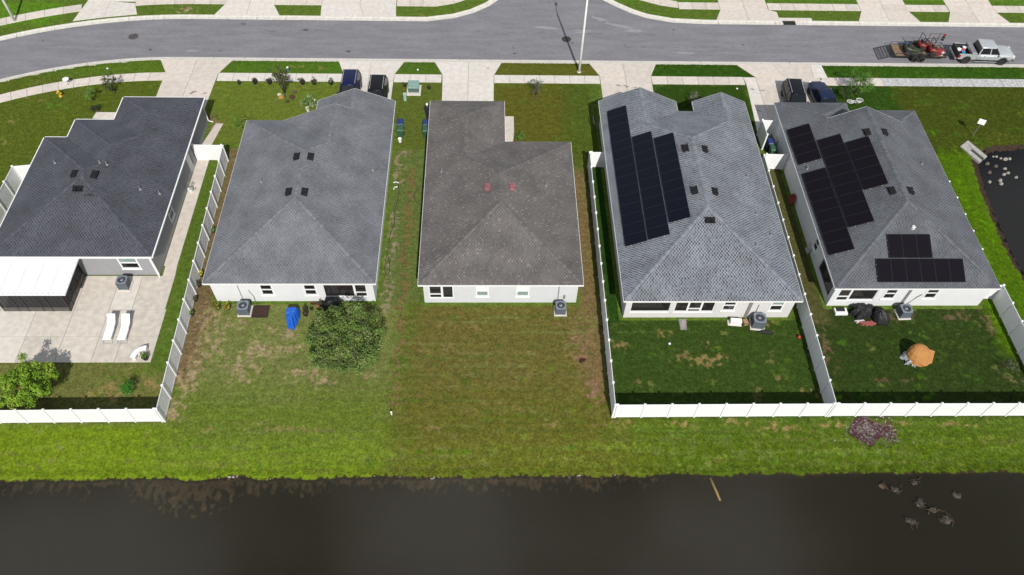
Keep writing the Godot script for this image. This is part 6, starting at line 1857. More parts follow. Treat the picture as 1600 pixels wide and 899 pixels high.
	heap("tarp_cover", "crumpled bright blue tarpaulin over a stack by the white wall", "tarpaulin", Vector3(-14.85, 0, -33.3), [-0.45, -0.55, 0.5, -0.6, 0.38, 0.1, 0.22, 0.72, -0.2, 0.7, -0.38, 0.1], 0.95, tarp, 3, Vector2(-0.05, -0.2), 0.16, 0.72)
	heap("grill_cover", "black cover over a grill, half behind the spreading green tree", "grill", Vector3(-11.95, 0, -34.5), [-0.62, -0.36, 0.62, -0.36, 0.66, 0.36, -0.62, 0.36], 1.12, dark_cover, 5, Vector2.ZERO, 0.06, 0.7)
	var pots := [[-14.05, -34.3, 0.19, purple, "dark pot of the cluster by the porch, nearest the blue tarpaulin", pot_black], [-13.95, -33.85, 0.2, purple, "dark pot standing foremost beside the blue tarpaulin", pot_black], [-13.6, -34.4, 0.14, green_a, "small pot between the two terracotta coloured troughs and the dark pots", pot_black], [-13.05, -33.9, 0.19, green_a, "dark pot standing in front of the black grill cover", pot_black], [-12.85, -34.75, 0.22, purple, "larger dark pot against the porch wall left of the grill", pot_black]]
	for q in pots: pot_plant(q[4], Vector3(q[0], 0, q[1]), q[2], 0.28, q[5], q[3], int(q[0] * -31), 0.8, "pots beside the porch")
	var tr := thing("planter_trough", "terracotta trough among the dark pots by the porch", "planter", Vector3(-13.4, 0, -34.75), 0.1)
	var t1 := MB.new(); t1.hexa([Vector3(-0.3, 0, -0.1), Vector3(0.3, 0, -0.1), Vector3(0.3, 0, 0.1), Vector3(-0.3, 0, 0.1), Vector3(-0.36, 0.26, -0.14), Vector3(0.36, 0.26, -0.14), Vector3(0.36, 0.26, 0.14), Vector3(-0.36, 0.26, 0.14)])
	part(tr, "trough", t1.done(), clay)
	var t2 := MB.new(); t2.box(-0.32, 0.26, -0.11, 0.32, 0.275, 0.11)
	part(tr, "soil", t2.done(), mt("mulch"))
	tree("spreading_tree", "spreading olive-green tree with thin pale branches in the unfenced back yard", "tree", Vector3(-10.25, 0, -30.2), 2.9, 2.9, 34, 0.4, 330, 78, 0.085, olive, 61, 0.1, "", 16)
	# porch furniture
	var ct := thing("covered_table", "dark red cover on a table inside the blue-grey house's porch", "table", Vector3(-10.9, 0.1, -36.3))
	var c1 := MB.new(); c1.bevel(-0.75, 0.45, -0.45, 0.75, 0.75, 0.45, 0.06)
	part(ct, "cover", c1.done(), mt("cover_red", 0.16, 0.012, 0.015, 0.8, 0.1))
	for q in [[-0.65, -0.38], [0.65, -0.38], [-0.65, 0.38], [0.65, 0.38]]:
		var l := MB.new(); l.box(q[0] - 0.03, 0, q[1] - 0.03, q[0] + 0.03, 0.45, q[1] + 0.03)
		part(ct, "leg", l.done(), dark_cover)
	var yb := thing("toy_box", "yellow box standing on the dark red table cover in the porch", "box", Vector3(-10.75, 0.85, -36.3))
	var y1 := MB.new(); y1.bevel(-0.2, 0, -0.13, 0.2, 0.16, 0.13, 0.02)
	part(yb, "body", y1.done(), mt("yellow", 0.55, 0.42, 0.02, 0.5, 0.05))
	var y2 := MB.new(); y2.box(-0.12, 0.16, -0.02, 0.12, 0.2, 0.02)
	part(yb, "handle", y2.done(), dark_cover)
	patio_chair("grey patio chair inside the blue-grey house's porch", Vector3(-12.0, 0.1, -36.0), 0.4)
	patio_chair("patio chair inside the solar-roofed house's porch, turned to the wall", Vector3(13.0, 0.1, -34.9), 2.4)
	patio_chair("patio chair beside the white door frame in the solar-roofed house's porch", Vector3(15.6, 0.1, -35.0), 0.3)
	var sofa := thing("patio_sofa", "brown patio sofa inside the solar-roofed house's porch", "sofa", Vector3(11.7, 0.1, -35.3))
	var so1 := MB.new(); so1.bevel(-0.7, 0.15, -0.35, 0.7, 0.42, 0.35, 0.04)
	part(sofa, "seat", so1.done(), mt("cushion", 0.3, 0.25, 0.24, 0.9, 0.1))
	var so2 := MB.new(); so2.bevel(-0.7, 0.42, -0.4, 0.7, 0.85, -0.22, 0.03); so2.bevel(-0.8, 0.0, -0.4, -0.7, 0.6, 0.35, 0.02); so2.bevel(0.7, 0.0, -0.4, 0.8, 0.6, 0.35, 0.02)
	part(sofa, "backrest", so2.done(), mt("wicker", 0.06, 0.045, 0.04, 0.8, 0.2))

	# ---- between the blue-grey and the brown roofs
	var bin_green := mt("bin_green", 0.03, 0.1, 0.055, 0.6, 0.08); var bin_blue := mt("bin_blue", 0.014, 0.035, 0.16, 0.55, 0.08)
	bin("green wheeled bin beside the blue-grey house's side wall", Vector3(-8.05, 0, -53.75), bin_green)
	bin("blue wheeled bin beside the blue-grey house's side wall", Vector3(-8.1, 0, -54.55), bin_blue)
	bin("green wheeled bin half under the brown roof's eave", Vector3(-5.72, 0, -53.7), bin_green)
	bin("blue wheeled bin half under the brown roof's eave", Vector3(-5.72, 0, -54.5), bin_blue)
	bin("green wheeled bin inside the small white screen fence", Vector3(25.72, 0, -51.45), bin_green)
	bin("blue wheeled bin inside the small white screen fence", Vector3(25.68, 0, -52.3), bin_blue)
	for q in [["white bucket on the grass in front of the green bin", Vector3(-8.1, 0, -53.0)], ["white bucket under the white-flowered bush beside the gable", Vector3(-17.0, 0, -57.15)]]:
		var bu := thing("bucket", q[0], "bucket", q[1])
		var b1 := MB.new(); b1.lathe([Vector2(0.13, 0), Vector2(0.17, 0.4), Vector2(0.18, 0.42), Vector2(0.15, 0.42), Vector2(0.13, 0.32), Vector2(0, 0.32)], Vector3.ZERO, 14)
		part(bu, "pail", b1.done(), white_p)
		var b2 := MB.new(); b2.tube([Vector3(-0.17, 0.4, 0), Vector3(-0.12, 0.3, 0.14), Vector3(0.12, 0.3, 0.14), Vector3(0.17, 0.4, 0)], 0.008, 0.008, 4)
		part(bu, "handle", b2.done(), mt("conduit_grey"))
	hose("dark garden hose trailing along the blue-grey house's side yard", [-8.05, -48.3, -7.8, -47.0, -7.85, -45.6, -8.0, -44.4, -7.9, -43.0, -8.15, -42.0, -8.2, -40.5, -8.35, -39.2, -8.3, -38.1, -8.0, -37.8, -7.95, -38.6, -8.2, -39.8])
	hose("dark hose looped on the grass beside the brown-roofed house", [-5.35, -47.5, -6.0, -47.3, -6.4, -46.6, -6.3, -45.7, -5.8, -45.3, -5.3, -45.5])
	for q in [["short white pipe elbow lying at the wall, nearer the street", -8.15, -47.9, 0.3], ["short white pipe elbow lying at the wall, nearer the pond", -8.2, -47.2, 1.2]]:
		var pp := thing("pipe", q[0], "pipe", Vector3(q[1], 0.04, q[2]), q[3])
		var p1 := MB.new(); p1.tube([Vector3(-0.2, 0, 0), Vector3(0.1, 0, 0), Vector3(0.2, 0, 0.12)], 0.04, 0.04, 7)
		part(pp, "tube", p1.done(), white_p)
		var p2 := MB.new(); p2.tube([Vector3(0.17, 0, 0.1), Vector3(0.24, 0, 0.17)], 0.052, 0.052, 8)
		part(pp, "collar", p2.done(), white_p)
	var tf := thing("transformer_box", "green electrical transformer box on a concrete pad near the pavement", "transformer", Vector3(-7.25, 0, -60.2))
	var tp := MB.new(); tp.bevel(-0.68, -0.05, -0.75, 0.68, 0.09, 0.78, 0.02)
	part(tf, "pad", tp.done(), mt("conc_e"))
	var tg := MB.new(); tg.hexa([Vector3(-0.5, 0.09, -0.5), Vector3(0.5, 0.09, -0.5), Vector3(0.5, 0.09, 0.42), Vector3(-0.5, 0.09, 0.42), Vector3(-0.5, 0.78, -0.5), Vector3(0.5, 0.78, -0.5), Vector3(0.5, 0.62, 0.42), Vector3(-0.5, 0.62, 0.42)])
	part(tf, "cabinet", tg.done(), mt("box_green", 0.075, 0.14, 0.12, 0.6, 0.08))
	var tl := MB.new(); tl.hexa([Vector3(-0.53, 0.781, -0.53), Vector3(0.53, 0.781, -0.53), Vector3(0.53, 0.62, 0.46), Vector3(-0.53, 0.62, 0.46), Vector3(-0.5, 0.83, -0.5), Vector3(0.5, 0.83, -0.5), Vector3(0.5, 0.68, 0.42), Vector3(-0.5, 0.68, 0.42)])
	part(tf, "lid", tl.done(), mt("box_green_top", 0.2, 0.31, 0.28, 0.5, 0.08))
	var pd := thing("utility_pedestal", "slim pale green utility pedestal beside the transformer", "pedestal", Vector3(-8.0, 0, -58.75))
	var pd1 := MB.new(); pd1.bevel(-0.13, -0.05, -0.11, 0.13, 0.85, 0.11, 0.03)
	part(pd, "housing", pd1.done(), mt("box_green_pale", 0.3, 0.45, 0.38, 0.5, 0.05))
	var pd2 := MB.new(); pd2.bevel(-0.14, 0.62, -0.12, 0.14, 0.88, 0.12, 0.04)
	part(pd, "cap", pd2.done(), mt("box_green_pale"))
	for q in [[-8.15, -60.8, "small dark pot left of the transformer"], [-5.8, -60.45, "small dark pot right of the transformer"], [-24.1, -60.95, "black pot on the lawn edge nearest the grey house's drive"]]:
		pot_plant(q[2], Vector3(q[0], 0, q[1]), 0.17, 0.22, pot_black, purple, int(q[0] * -17), 0.8, "dark pots beside the pavement")
	person("person in a white cap and navy shirt at the brown-roofed house's corner", Vector3(-5.75, 0, -56.15), 0.9)

	# ---- front of the blue-grey house
	var k := 0
	for x in [-22.6, -21.2, -18.05, -16.93, -15.3]:
		pot_plant(["black pot at the pavement edge, first from the grey house's drive", "black pot at the pavement edge, second from the grey house's drive", "black pot at the pavement edge just right of the magnolia", "black pot at the pavement edge, second right of the magnolia", "black pot with a spiky plant beside the parked dark blue car"][k], Vector3(x, 0, -61.05), 0.24, 0.34, pot_black, purple if k < 4 else [Color(0.2, 0.24, 0.2), Color(0.08, 0.1, 0.06)], 70 + k, 0.9, "black pots along the pavement")
		k += 1
	tree("magnolia_tree", "young magnolia with bronze-green leaves above the stone ring", "tree", Vector3(-19.45, 0, -59.2), 3.4, 0.85, 10, 0.24, 60, 11, 0.11, [Color(0.09, 0.065, 0.03), Color(0.06, 0.08, 0.025), Color(0.04, 0.055, 0.02)], 71, 0.12, "young street-side saplings")
	for q in [[-19.75, -58.95, 0.3, 0.2, Color(0.42, 0.24, 0.08), "tan rock at the magnolia's foot"], [-20.0, -59.35, 0.22, 0.14, Color(0.6, 0.6, 0.42), "pale rock at the magnolia's foot"], [-18.75, -58.95, 0.28, 0.22, Color(0.09, 0.03, 0.02), "dark red rock at the magnolia's foot"], [-18.6, -59.75, 0.2, 0.16, Color(0.12, 0.07, 0.05), "small brown rock behind the magnolia"], [-19.1, -58.4, 0.18, 0.14, Color(0.04, 0.03, 0.03), "small black rock before the magnolia"]]:
		rock(q[5], Vector3(q[0], 0, q[1]), q[2], q[3], q[4], "rocks round the magnolia")
	tree("flowering_bush", "bush with white flowers beside the blue-grey house's gable", "bush", Vector3(-16.7, 0, -57.6), 1.1, 0.85, 10, 0.25, 44, 20, 0.06, green_a + [Color(0.05, 0.1, 0.02), Color(0.6, 0.62, 0.5)], 72, 0.12)
	tree("flowering_bush", "leafy bush with yellow blossoms at the blue-grey house's left corner", "bush", Vector3(-22.6, 0, -54.6), 1.2, 0.8, 10, 0.26, 44, 20, 0.065, green_a + [Color(0.12, 0.18, 0.03), Color(0.3, 0.28, 0.03)], 73, 0.12)
	var mk := thing("valve_marker", "small dark green valve box with a white cap on the verge", "valve box", Vector3(-19.75, 0, -63.0))
	var mk1 := MB.new(); mk1.bevel(-0.14, -0.02, -0.14, 0.14, 0.42, 0.14, 0.03)
	part(mk, "box", mk1.done(), mt("box_green", 0.075, 0.14, 0.12, 0.6, 0.08))
	var mk2 := MB.new(); mk2.lathe([Vector2(0.1, 0.42), Vector2(0.1, 0.47), Vector2(0, 0.49)], Vector3.ZERO, 10)
	part(mk, "cap", mk2.done(), white_p)

	for q in [[-7.05, -63.3, "small pale irrigation cap on the verge beside the transformer"], [-37.3, -63.1, "small pale irrigation cap on the verge at the road's bend"], [24.4, -60.8, "small pale irrigation cap on the dark green front lawn"], [13.6, -31.2, "small white irrigation cap in the fenced dark green yard"]]:
		var ic := thing("irrigation_cap", q[2], "valve cap", Vector3(q[0], 0, q[1]), 0.0, "irrigation caps in the lawns")
		var i1 := MB.new(); i1.lathe([Vector2(0.09, -0.03), Vector2(0.09, 0.06), Vector2(0.07, 0.09), Vector2(0, 0.1)], Vector3.ZERO, 10)
		part(ic, "cap", i1.done(), white_p)
		var i2 := MB.new(); i2.lathe([Vector2(0.14, -0.03), Vector2(0.14, 0.03), Vector2(0.092, 0.035)], Vector3.ZERO, 10)
		part(ic, "collar", i2.done(), mt("box_green"))

	# ---- brown-roofed house
	ac_unit("air conditioner on a pad behind the brown-roofed house", Vector3(5.5, 0, -34.2), 0.78, 0.85)
	tree("sapling", "lone sapling on the olive lawn near the street light", "sapling", Vector3(4.57, 0, -59.35), 1.9, 0.6, 8, 0.22, 46, 16, 0.06, [Color(0.1, 0.1, 0.07), Color(0.06, 0.08, 0.03), Color(0.15, 0.14, 0.12)], 81, 0.18, "young street-side saplings")
	tree("shrub", "small bright shrub beside the brown-roofed house's front path", "shrub", Vector3(2.95, 0, -53.6), 0.7, 0.55, 7, 0.2, 20, 14, 0.09, [Color(0.12, 0.22, 0.03), Color(0.06, 0.12, 0.02)], 82, 0.15)
	tree("shrub", "round pale-flowered bush between the two front gables", "shrub", Vector3(19.8, 0, -58.7), 0.85, 0.7, 9, 0.24, 40, 22, 0.055, [Color(0.1, 0.12, 0.05), Color(0.25, 0.24, 0.18), Color(0.05, 0.07, 0.03)], 83, 0.12)
	street_light("tall white street light standing on the verge", Vector3(8.98, 0, -63.2), 9.2, 1.0)
	street_light("white street light at the far left on the opposite verge", Vector3(-48.85, 0, -70.6), 9.2, 1.0)
	var ws := thing("pipe_stub", "short white pipe stub standing in the mown bank", "pipe", Vector3(-6.82, 0, -25.4))
	var w1 := MB.new(); w1.lathe([Vector2(0.05, -0.05), Vector2(0.05, 0.3), Vector2(0.07, 0.3), Vector2(0.07, 0.38), Vector2(0, 0.38)], Vector3.ZERO, 9)
	part(ws, "tube", w1.done(), white_p)

	# ---- house with long solar rows
	ac_unit("large blue-grey air conditioner beside a lying black sack", Vector3(20.6, 0, -32.95), 0.92, 0.95, -0.12)
	heap("black_sack", "black sack lying flat on the grass by the air conditioner", "sack", Vector3(21.15, 0, -32.15), [-0.55, -0.15, -0.1, -0.3, 0.5, -0.05, 0.55, 0.15, 0.2, 0.12, -0.5, 0.05], 0.2, dark_cover, 9, Vector2.ZERO, 0.15, 0.5)
	var wb := thing("pump_box", "white pool pump box beside a cardboard carton at the rear wall", "box", Vector3(18.95, 0, -33.05), -0.1)
	var wb1 := MB.new(); wb1.bevel(-0.45, 0.06, -0.18, 0.4, 0.5, 0.18, 0.03)
	part(wb, "cabinet", wb1.done(), white_p)
	var wb2 := MB.new(); wb2.bevel(-0.6, -0.05, -0.26, 0.45, 0.06, 0.26, 0.01)
	part(wb, "base", wb2.done(), mt("conc_e"))
	var cb := thing("carton", "brown carton between the white box and the air conditioner", "carton", Vector3(19.7, 0, -33.05), 0.2)
	var cb1 := MB.new(); cb1.box(-0.17, 0, -0.22, 0.17, 0.3, 0.22)
	part(cb, "body", cb1.done(), mt("carton", 0.36, 0.22, 0.12, 0.9, 0.08))
	var cb2 := MB.new(); cb2.hexa([Vector3(-0.17, 0.3, 0.2), Vector3(0.17, 0.3, 0.2), Vector3(0.17, 0.3, 0.22), Vector3(-0.17, 0.3, 0.22), Vector3(-0.17, 0.38, 0.34), Vector3(0.17, 0.38, 0.34), Vector3(0.17, 0.385, 0.355), Vector3(-0.17, 0.385, 0.355)])
	part(cb, "flap", cb2.done(), mt("carton"))
	var bl := thing("toy_ball", "dull red ball on the grass by the dividing fence", "ball", Vector3(23.55, 0, -31.7))
	var bl1 := MB.new(); bl1.ball(Vector3(0, 0.15, 0), Vector3(0.15, 0.15, 0.15), 14, 9)
	part(bl, "shell", bl1.done(true), mt("ball_red", 0.35, 0.03, 0.025, 0.45, 0.1))
	var bl2 := MB.new(); bl2.lathe([Vector2(0, 0.295), Vector2(0.02, 0.298), Vector2(0.018, 0.306), Vector2(0, 0.306)], Vector3.ZERO, 8)
	part(bl, "valve", bl2.done(), dark_cover)
	var hp := thing("trampoline_hoop", "large dark hoop leaning on the solar-roofed house's left wall", "hoop", Vector3(9.6, 0, -55.0))
	var hpp := []
	for j in 25: hpp.append(Vector3(0.25 - sin(TAU * j / 24) * 0.25 , 0.62 + sin(TAU * j / 24) * 0.6, cos(TAU * j / 24) * 0.7))
	var h1 := MB.new(); h1.tube(hpp, 0.035, 0.035, 6)
	part(hp, "rim", h1.done(true), mt("hoop_grey", 0.07, 0.06, 0.055, 0.6, 0.1))
	var h2 := MB.new()
	for j in 5: h2.tube([Vector3(0.25, 0.62, 0), hpp[j * 5]], 0.008, 0.008, 4)
	part(hp, "spokes", h2.done(), mt("conduit_grey"))

	# ---- right-hand house
	ac_unit("dark air conditioner beside the black covered heaps", Vector3(32.25, 0, -33.85), 0.82, 0.88, 0.05)
	heap("covered_heap", "low black crumpled cover nearest the right-hand house's porch", "cover", Vector3(29.05, 0, -33.75), [-0.8, -0.5, 0.2, -0.65, 0.8, -0.5, 0.7, 0.1, 0.2, 0.3, -0.5, 0.55, -0.85, 0.1], 0.85, dark_cover, 12, Vector2(0, -0.1), 0.2, 0.55)
	heap("covered_heap", "tall black tent-shaped cover beside the air conditioner", "cover", Vector3(30.25, 0, -33.35), [-0.45, -0.75, 0.25, -0.6, 0.75, 0.15, 0.5, 0.55, -0.3, 0.5, -0.6, -0.1], 1.05, dark_cover, 13, Vector2(-0.2, -0.25), 0.07, 0.35)
	heap("fabric_bundle", "red and white striped bundle in front of the black cover", "fabric", Vector3(29.3, 0, -33.0), [-0.7, -0.12, 0.3, -0.25, 0.6, 0.0, 0.35, 0.2, -0.6, 0.16], 0.22, mt("fabric_red", 0.5, 0.14, 0.11, 0.9, 0.3, 2.5), 14, Vector2.ZERO, 0.25, 0.4)
	heap("fabric_bundle", "white cloth lying beside the red striped bundle", "fabric", Vector3(28.75, 0, -33.2), [-0.45, -0.1, 0.35, -0.15, 0.4, 0.05, -0.3, 0.15], 0.15, mt("fabric_white", 0.6, 0.6, 0.6, 0.9, 0.1), 15, Vector2.ZERO, 0.25, 0.4)
	var bx := thing("storage_box", "white storage box with a black lid by the right-hand porch", "box", Vector3(27.4, 0, -34.2))
	var bx1 := MB.new(); bx1.bevel(-0.48, -0.03, -0.16, 0.48, 0.24, 0.42, 0.02)
	part(bx, "step", bx1.done(), white_p)
	var bx2 := MB.new(); bx2.bevel(-0.38, 0.24, -0.12, 0.3, 0.3, 0.2, 0.015)
	part(bx, "lid", bx2.done(), dark_cover)
	var og := heap("silver_wrap", "crumpled silver sheet round the foot of the orange cover", "sheet", Vector3(31.75, 0, -29.75), [-0.85, -0.35, -0.2, -0.7, 0.5, -0.6, 0.8, 0.0, 0.5, 0.45, -0.1, 0.6, -0.7, 0.35], 0.42, mt("foil", 0.5, 0.52, 0.56, 0.35, 0.15, 2.0, 0.3), 16, Vector2(0.1, 0.0), 0.22, 0.8)
	og.set_meta("group", "wrapped heap in the right-hand yard")
	var oc := thing("orange_cover", "faceted orange cover like a small tent on the dark green lawn", "tent", Vector3(32.0, 0.0, -29.85))
	var om := mt("orange_cloth", 0.42, 0.19, 0.05, 0.8, 0.08, 1.5)
	var ocm := MB.new()
	var rings_o := []
	for r in 5:
		var f := r / 4.0
		var row := []
		for j in 13:
			var a := TAU * j / 12.0
			var rad := 0.98 * cos(f * 1.45) * (1.0 + 0.1 * cos(a - 0.3))
			row.append(Vector3(cos(a) * rad - 0.12 * f, 0.18 + 1.1 * sin(f * 1.5) , sin(a) * rad * 0.82 - 0.32 * f))
		rings_o.append(row)
	ocm.loft(rings_o)
	part(oc, "dome", ocm.done(), om)
	ocm = MB.new()
	var rim := [Vector3(-0.28, 1.22, -0.1), Vector3(0.35, 1.12, -0.2), Vector3(1.08, 0.9, -0.1), Vector3(0.86, 0.38, 0.62), Vector3(0.2, 0.36, 0.86), Vector3(-0.35, 0.62, 0.6)]
	var apex := Vector3(0.3, 0.92, 0.3)
	for j in rim.size():
		var p0: Vector3 = rim[j]; var p1: Vector3 = rim[(j + 1) % rim.size()]
		ocm.tri(apex, p0, p1, Vector3(0.2, 1, 0.4))
		ocm.quad(p0, p1, p1 - Vector3(0.05, 0.16, 0.05), p0 - Vector3(0.05, 0.16, 0.05), (p0 + p1) / 2 - apex)
	part(oc, "cloth", ocm.done(), om)
	tree("dry_shrub", "dry grey-brown shrub near the right edge of the fenced lawn", "shrub", Vector3(38.45, 0, -29.05), 0.9, 0.8, 12, 0.2, 20, 8, 0.05, [Color(0.16, 0.15, 0.1), Color(0.1, 0.13, 0.05)], 91, 0.1)
	var rd := thing("saucer_sled", "dark red disc leaning on the right-hand house's left wall", "disc", Vector3(26.2, 0, -45.7))
	var rdm := MB.new(); rdm.lathe([Vector2(0, -0.06), Vector2(0.25, -0.05), Vector2(0.42, 0.0), Vector2(0.45, 0.03), Vector2(0.4, 0.02), Vector2(0.0, -0.03)], Vector3(0.05, 0.44, 0), 18, Basis(Vector3.BACK, deg_to_rad(72)))
	part(rd, "dish", rdm.done(true), mt("disc_red", 0.2, 0.018, 0.014, 0.5, 0.1))
	var rdr := MB.new()
	var rpts := []
	for j in 19: rpts.append(Vector3(0.05, 0.44, 0) + Basis(Vector3.BACK, deg_to_rad(72)) * Vector3(cos(TAU * j / 18) * 0.45, 0.03, sin(TAU * j / 18) * 0.45))
	rdr.tube(rpts, 0.018, 0.018, 5)
	part(rd, "rim", rdr.done(true), mt("disc_red"))
	for q in [["beige folding board leaning inside the white screen fence", Vector3(26.25, 0, -52.9)], ["small white board leaning in the narrow side yard by the wall", Vector3(26.25, 0, -40.2)]]:
		var lb := thing("leaning_board", q[0], "board", q[1], 0.1)
		var lb1 := MB.new(); lb1.x = Transform3D(Basis(Vector3.BACK, -0.25), Vector3.ZERO)
		lb1.box(-0.03, 0.0, -0.28, 0.03, 0.8, 0.28)
		part(lb, "panel", lb1.done(), mt("board_beige", 0.5, 0.47, 0.42, 0.8, 0.1))
		var lb2 := MB.new(); lb2.x = lb1.x; lb2.box(-0.045, 0.3, -0.24, -0.03, 0.36, 0.24)
		part(lb, "brace", lb2.done(), mt("conduit_grey"))
	var blue := mt("paint_blue", 0.007, 0.014, 0.042, 0.3, 0.0); blue.metallic_specular = 0.35
	var blk := mt("paint_black", 0.007, 0.0075, 0.01, 0.3, 0.0); blk.metallic_specular = 0.3
	var navy := mt("paint_navy", 0.005, 0.009, 0.045, 0.28, 0.0); navy.metallic_specular = 0.35
	car("parked_car", "dark blue car parked left on the blue-grey house's drive", Vector3(-13.2, 0.06, -59.2), -PI / 2, navy, true, "cars parked on the drives")
	car("parked_car", "black car parked right on the blue-grey house's drive", Vector3(-10.55, 0.06, -58.45), -PI / 2, blk, true, "cars parked on the drives")
	car("parked_car", "black car with roof rails parked left on the right-hand house's drive", Vector3(29.35, 0.06, -58.35), -PI / 2 - 0.05, blk, true, "cars parked on the drives")
	car("parked_car", "dark blue saloon facing the street on the right-hand house's drive", Vector3(32.2, 0.06, -58.8), PI / 2 + 0.05, blue, false, "cars parked on the drives")
	tree("feathery_tree", "feathery young tree beside the white bicycle", "tree", Vector3(36.0, 0, -60.1), 2.3, 1.25, 12, 0.35, 90, 30, 0.07, [Color(0.06, 0.15, 0.02), Color(0.1, 0.2, 0.03), Color(0.045, 0.1, 0.018)], 92, 0.15, "young street-side saplings")
	tree("shrub", "dark green bush between the parked blue saloon and the white bicycle", "shrub", Vector3(34.6, 0, -59.3), 1.3, 0.75, 10, 0.3, 50, 22, 0.06, [Color(0.03, 0.06, 0.014), Color(0.06, 0.1, 0.02)], 93, 0.12)
	bicycle("white bicycle lying on the grass beside the feathery tree", Vector3(35.6, 0.06, -59.0), 0.25)
	truck(Vector3(50.6, -0.02, -65.95), -0.05)
	trailer(Vector3(44.15, -0.02, -66.45), -0.02)
	var red := mt("mower_red", 0.26, 0.022, 0.018, 0.5, 0.12)
	mower("red ride-on mower at the middle of the trailer", Vector3(44.9, 0.526, -66.85), 0.1, red, true)
	mower("red ride-on mower at the trailer's front, by the truck", Vector3(45.75, 0.526, -66.0), 0.0, red, true)
	mower("dark green ride-on mower behind the two red ones", Vector3(43.3, 0.526, -66.1), -0.1, mt("mower_green", 0.035, 0.05, 0.025, 0.5, 0.1), false)
	var bw := thing("leaf_blower", "blue and black backpack blower on the trailer's far side", "blower", Vector3(43.1, 0.526, -67.05))
	var bw1 := MB.new(); bw1.bevel(-0.22, 0, -0.2, 0.22, 0.5, 0.2, 0.08)
	part(bw, "body", bw1.done(), mt("blower_blue", 0.02, 0.07, 0.2, 0.5, 0.05))
	var bw2 := MB.new(); bw2.tube([Vector3(0.2, 0.2, 0.1), Vector3(0.45, 0.5, 0.15), Vector3(0.5, 0.9, 0.15)], 0.06, 0.045, 7)
	part(bw, "tube", bw2.done(), dark_cover)
	var rk := thing("trimmer_rack", "black rack of trimmer poles rising above the trailer", "rack", Vector3(45.6, 0.526, -67.25))
	var rk1 := MB.new()
	for x in [-0.5, 0.5]: rk1.tube([Vector3(x, 0, 0), Vector3(x, 1.5, 0)], 0.03, 0.03, 5)
	rk1.tube([Vector3(-0.55, 1.45, 0), Vector3(0.75, 1.5, 0)], 0.025, 0.025, 5); rk1.tube([Vector3(-0.55, 0.9, 0), Vector3(0.75, 0.9, 0)], 0.025, 0.025, 5)
	part(rk, "frame", rk1.done(), dark_cover)
	for j in 3:
		var p := MB.new(); p.tube([Vector3(-0.8 + j * 0.1, 0.7 + j * 0.2, 0.08), Vector3(0.9, 0.8 + j * 0.28, 0.08)], 0.018, 0.018, 5); p.box(0.85, 0.74 + j * 0.28, 0.0, 1.08, 0.9 + j * 0.28, 0.16)
		part(rk, "trimmer", p.done(), dark_cover if j < 2 else mt("mower_red"))
	heap("white_bag", "white bag slumped at the trailer's front corner", "bag", Vector3(46.3, 0.526, -65.75), [-0.25, -0.1, 0.2, -0.12, 0.28, 0.1, -0.2, 0.12], 0.42, mt("fabric_white"), 21, Vector2.ZERO, 0.15, 0.3)

	# ---- right-hand pond's outfall
	var sg := thing("pond_sign", "white sign panel on a thin post by the concrete outfall", "sign", Vector3(45.5, 0, -54.2), -0.5)
	var sg1 := MB.new(); sg1.tube([Vector3(0, -0.1, 0), Vector3(0, 1.9, 0)], 0.03, 0.03, 6)
	part(sg, "post", sg1.done(), mt("conduit_grey"))
	var sg2 := MB.new(); sg2.x = Transform3D(Basis(Vector3.RIGHT, -0.25), Vector3(0, 1.75, 0.05)); sg2.box(-0.3, -0.2, -0.01, 0.3, 0.3, 0.01)
	part(sg, "panel", sg2.done(), white_p)
	var hw := thing("concrete_outfall", "sloping concrete drain outfall slab with a dark pipe mouth by the pond", "drain outfall", Vector3(45.0, 0, -52.25), -0.9)
	var hw1 := MB.new()
	hw1.hexa([Vector3(-1.15, -0.35, -0.65), Vector3(1.05, -0.7, -0.65), Vector3(1.05, -0.7, -0.2), Vector3(-1.15, -0.35, -0.2), Vector3(-1.15, 0.1, -0.65), Vector3(1.05, -0.28, -0.65), Vector3(1.05, -0.28, -0.2), Vector3(-1.15, 0.1, -0.2)])
	hw1.hexa([Vector3(-1.15, -0.35, 0.2), Vector3(1.05, -0.7, 0.2), Vector3(1.05, -0.7, 0.65), Vector3(-1.15, -0.35, 0.65), Vector3(-1.15, 0.1, 0.2), Vector3(1.05, -0.28, 0.2), Vector3(1.05, -0.28, 0.65), Vector3(-1.15, 0.1, 0.65)])
	hw1.hexa([Vector3(-1.15, -0.35, -0.2), Vector3(-0.3, -0.35, -0.2), Vector3(-0.3, -0.35, 0.2), Vector3(-1.15, -0.35, 0.2), Vector3(-1.15, 0.1, -0.2), Vector3(-0.3, -0.047, -0.06), Vector3(-0.3, -0.047, 0.06), Vector3(-1.15, 0.1, 0.2)])
	part(hw, "slab", hw1.done(), mt("outfall", 0.42, 0.4, 0.38, 0.9, 0.15))
	var hw2 := MB.new(); hw2.tube([Vector3(-0.3, -0.3, 0), Vector3(1.0, -0.5, 0)], 0.21, 0.21, 12)
	part(hw, "pipe", hw2.done(), mt("pipe_dark", 0.02, 0.02, 0.02, 0.8, 0.1))
	var rn := RandomNumberGenerator.new(); rn.seed = 77
	var places := ["beside the outfall's far edge", "second from the outfall", "farthest back of the pale stones", "third from the outfall's far edge", "in the row nearest the street", "in the middle of the scattered stones", "right of the middle stones", "nearest the pond's near bank", "low in the black water, centre", "left of the lowest pair", "lowest of the scattered stones", "alone far out in the black water", "at the muddy edge below the slab", "half sunk right of the slab", "against the muddy bank"]
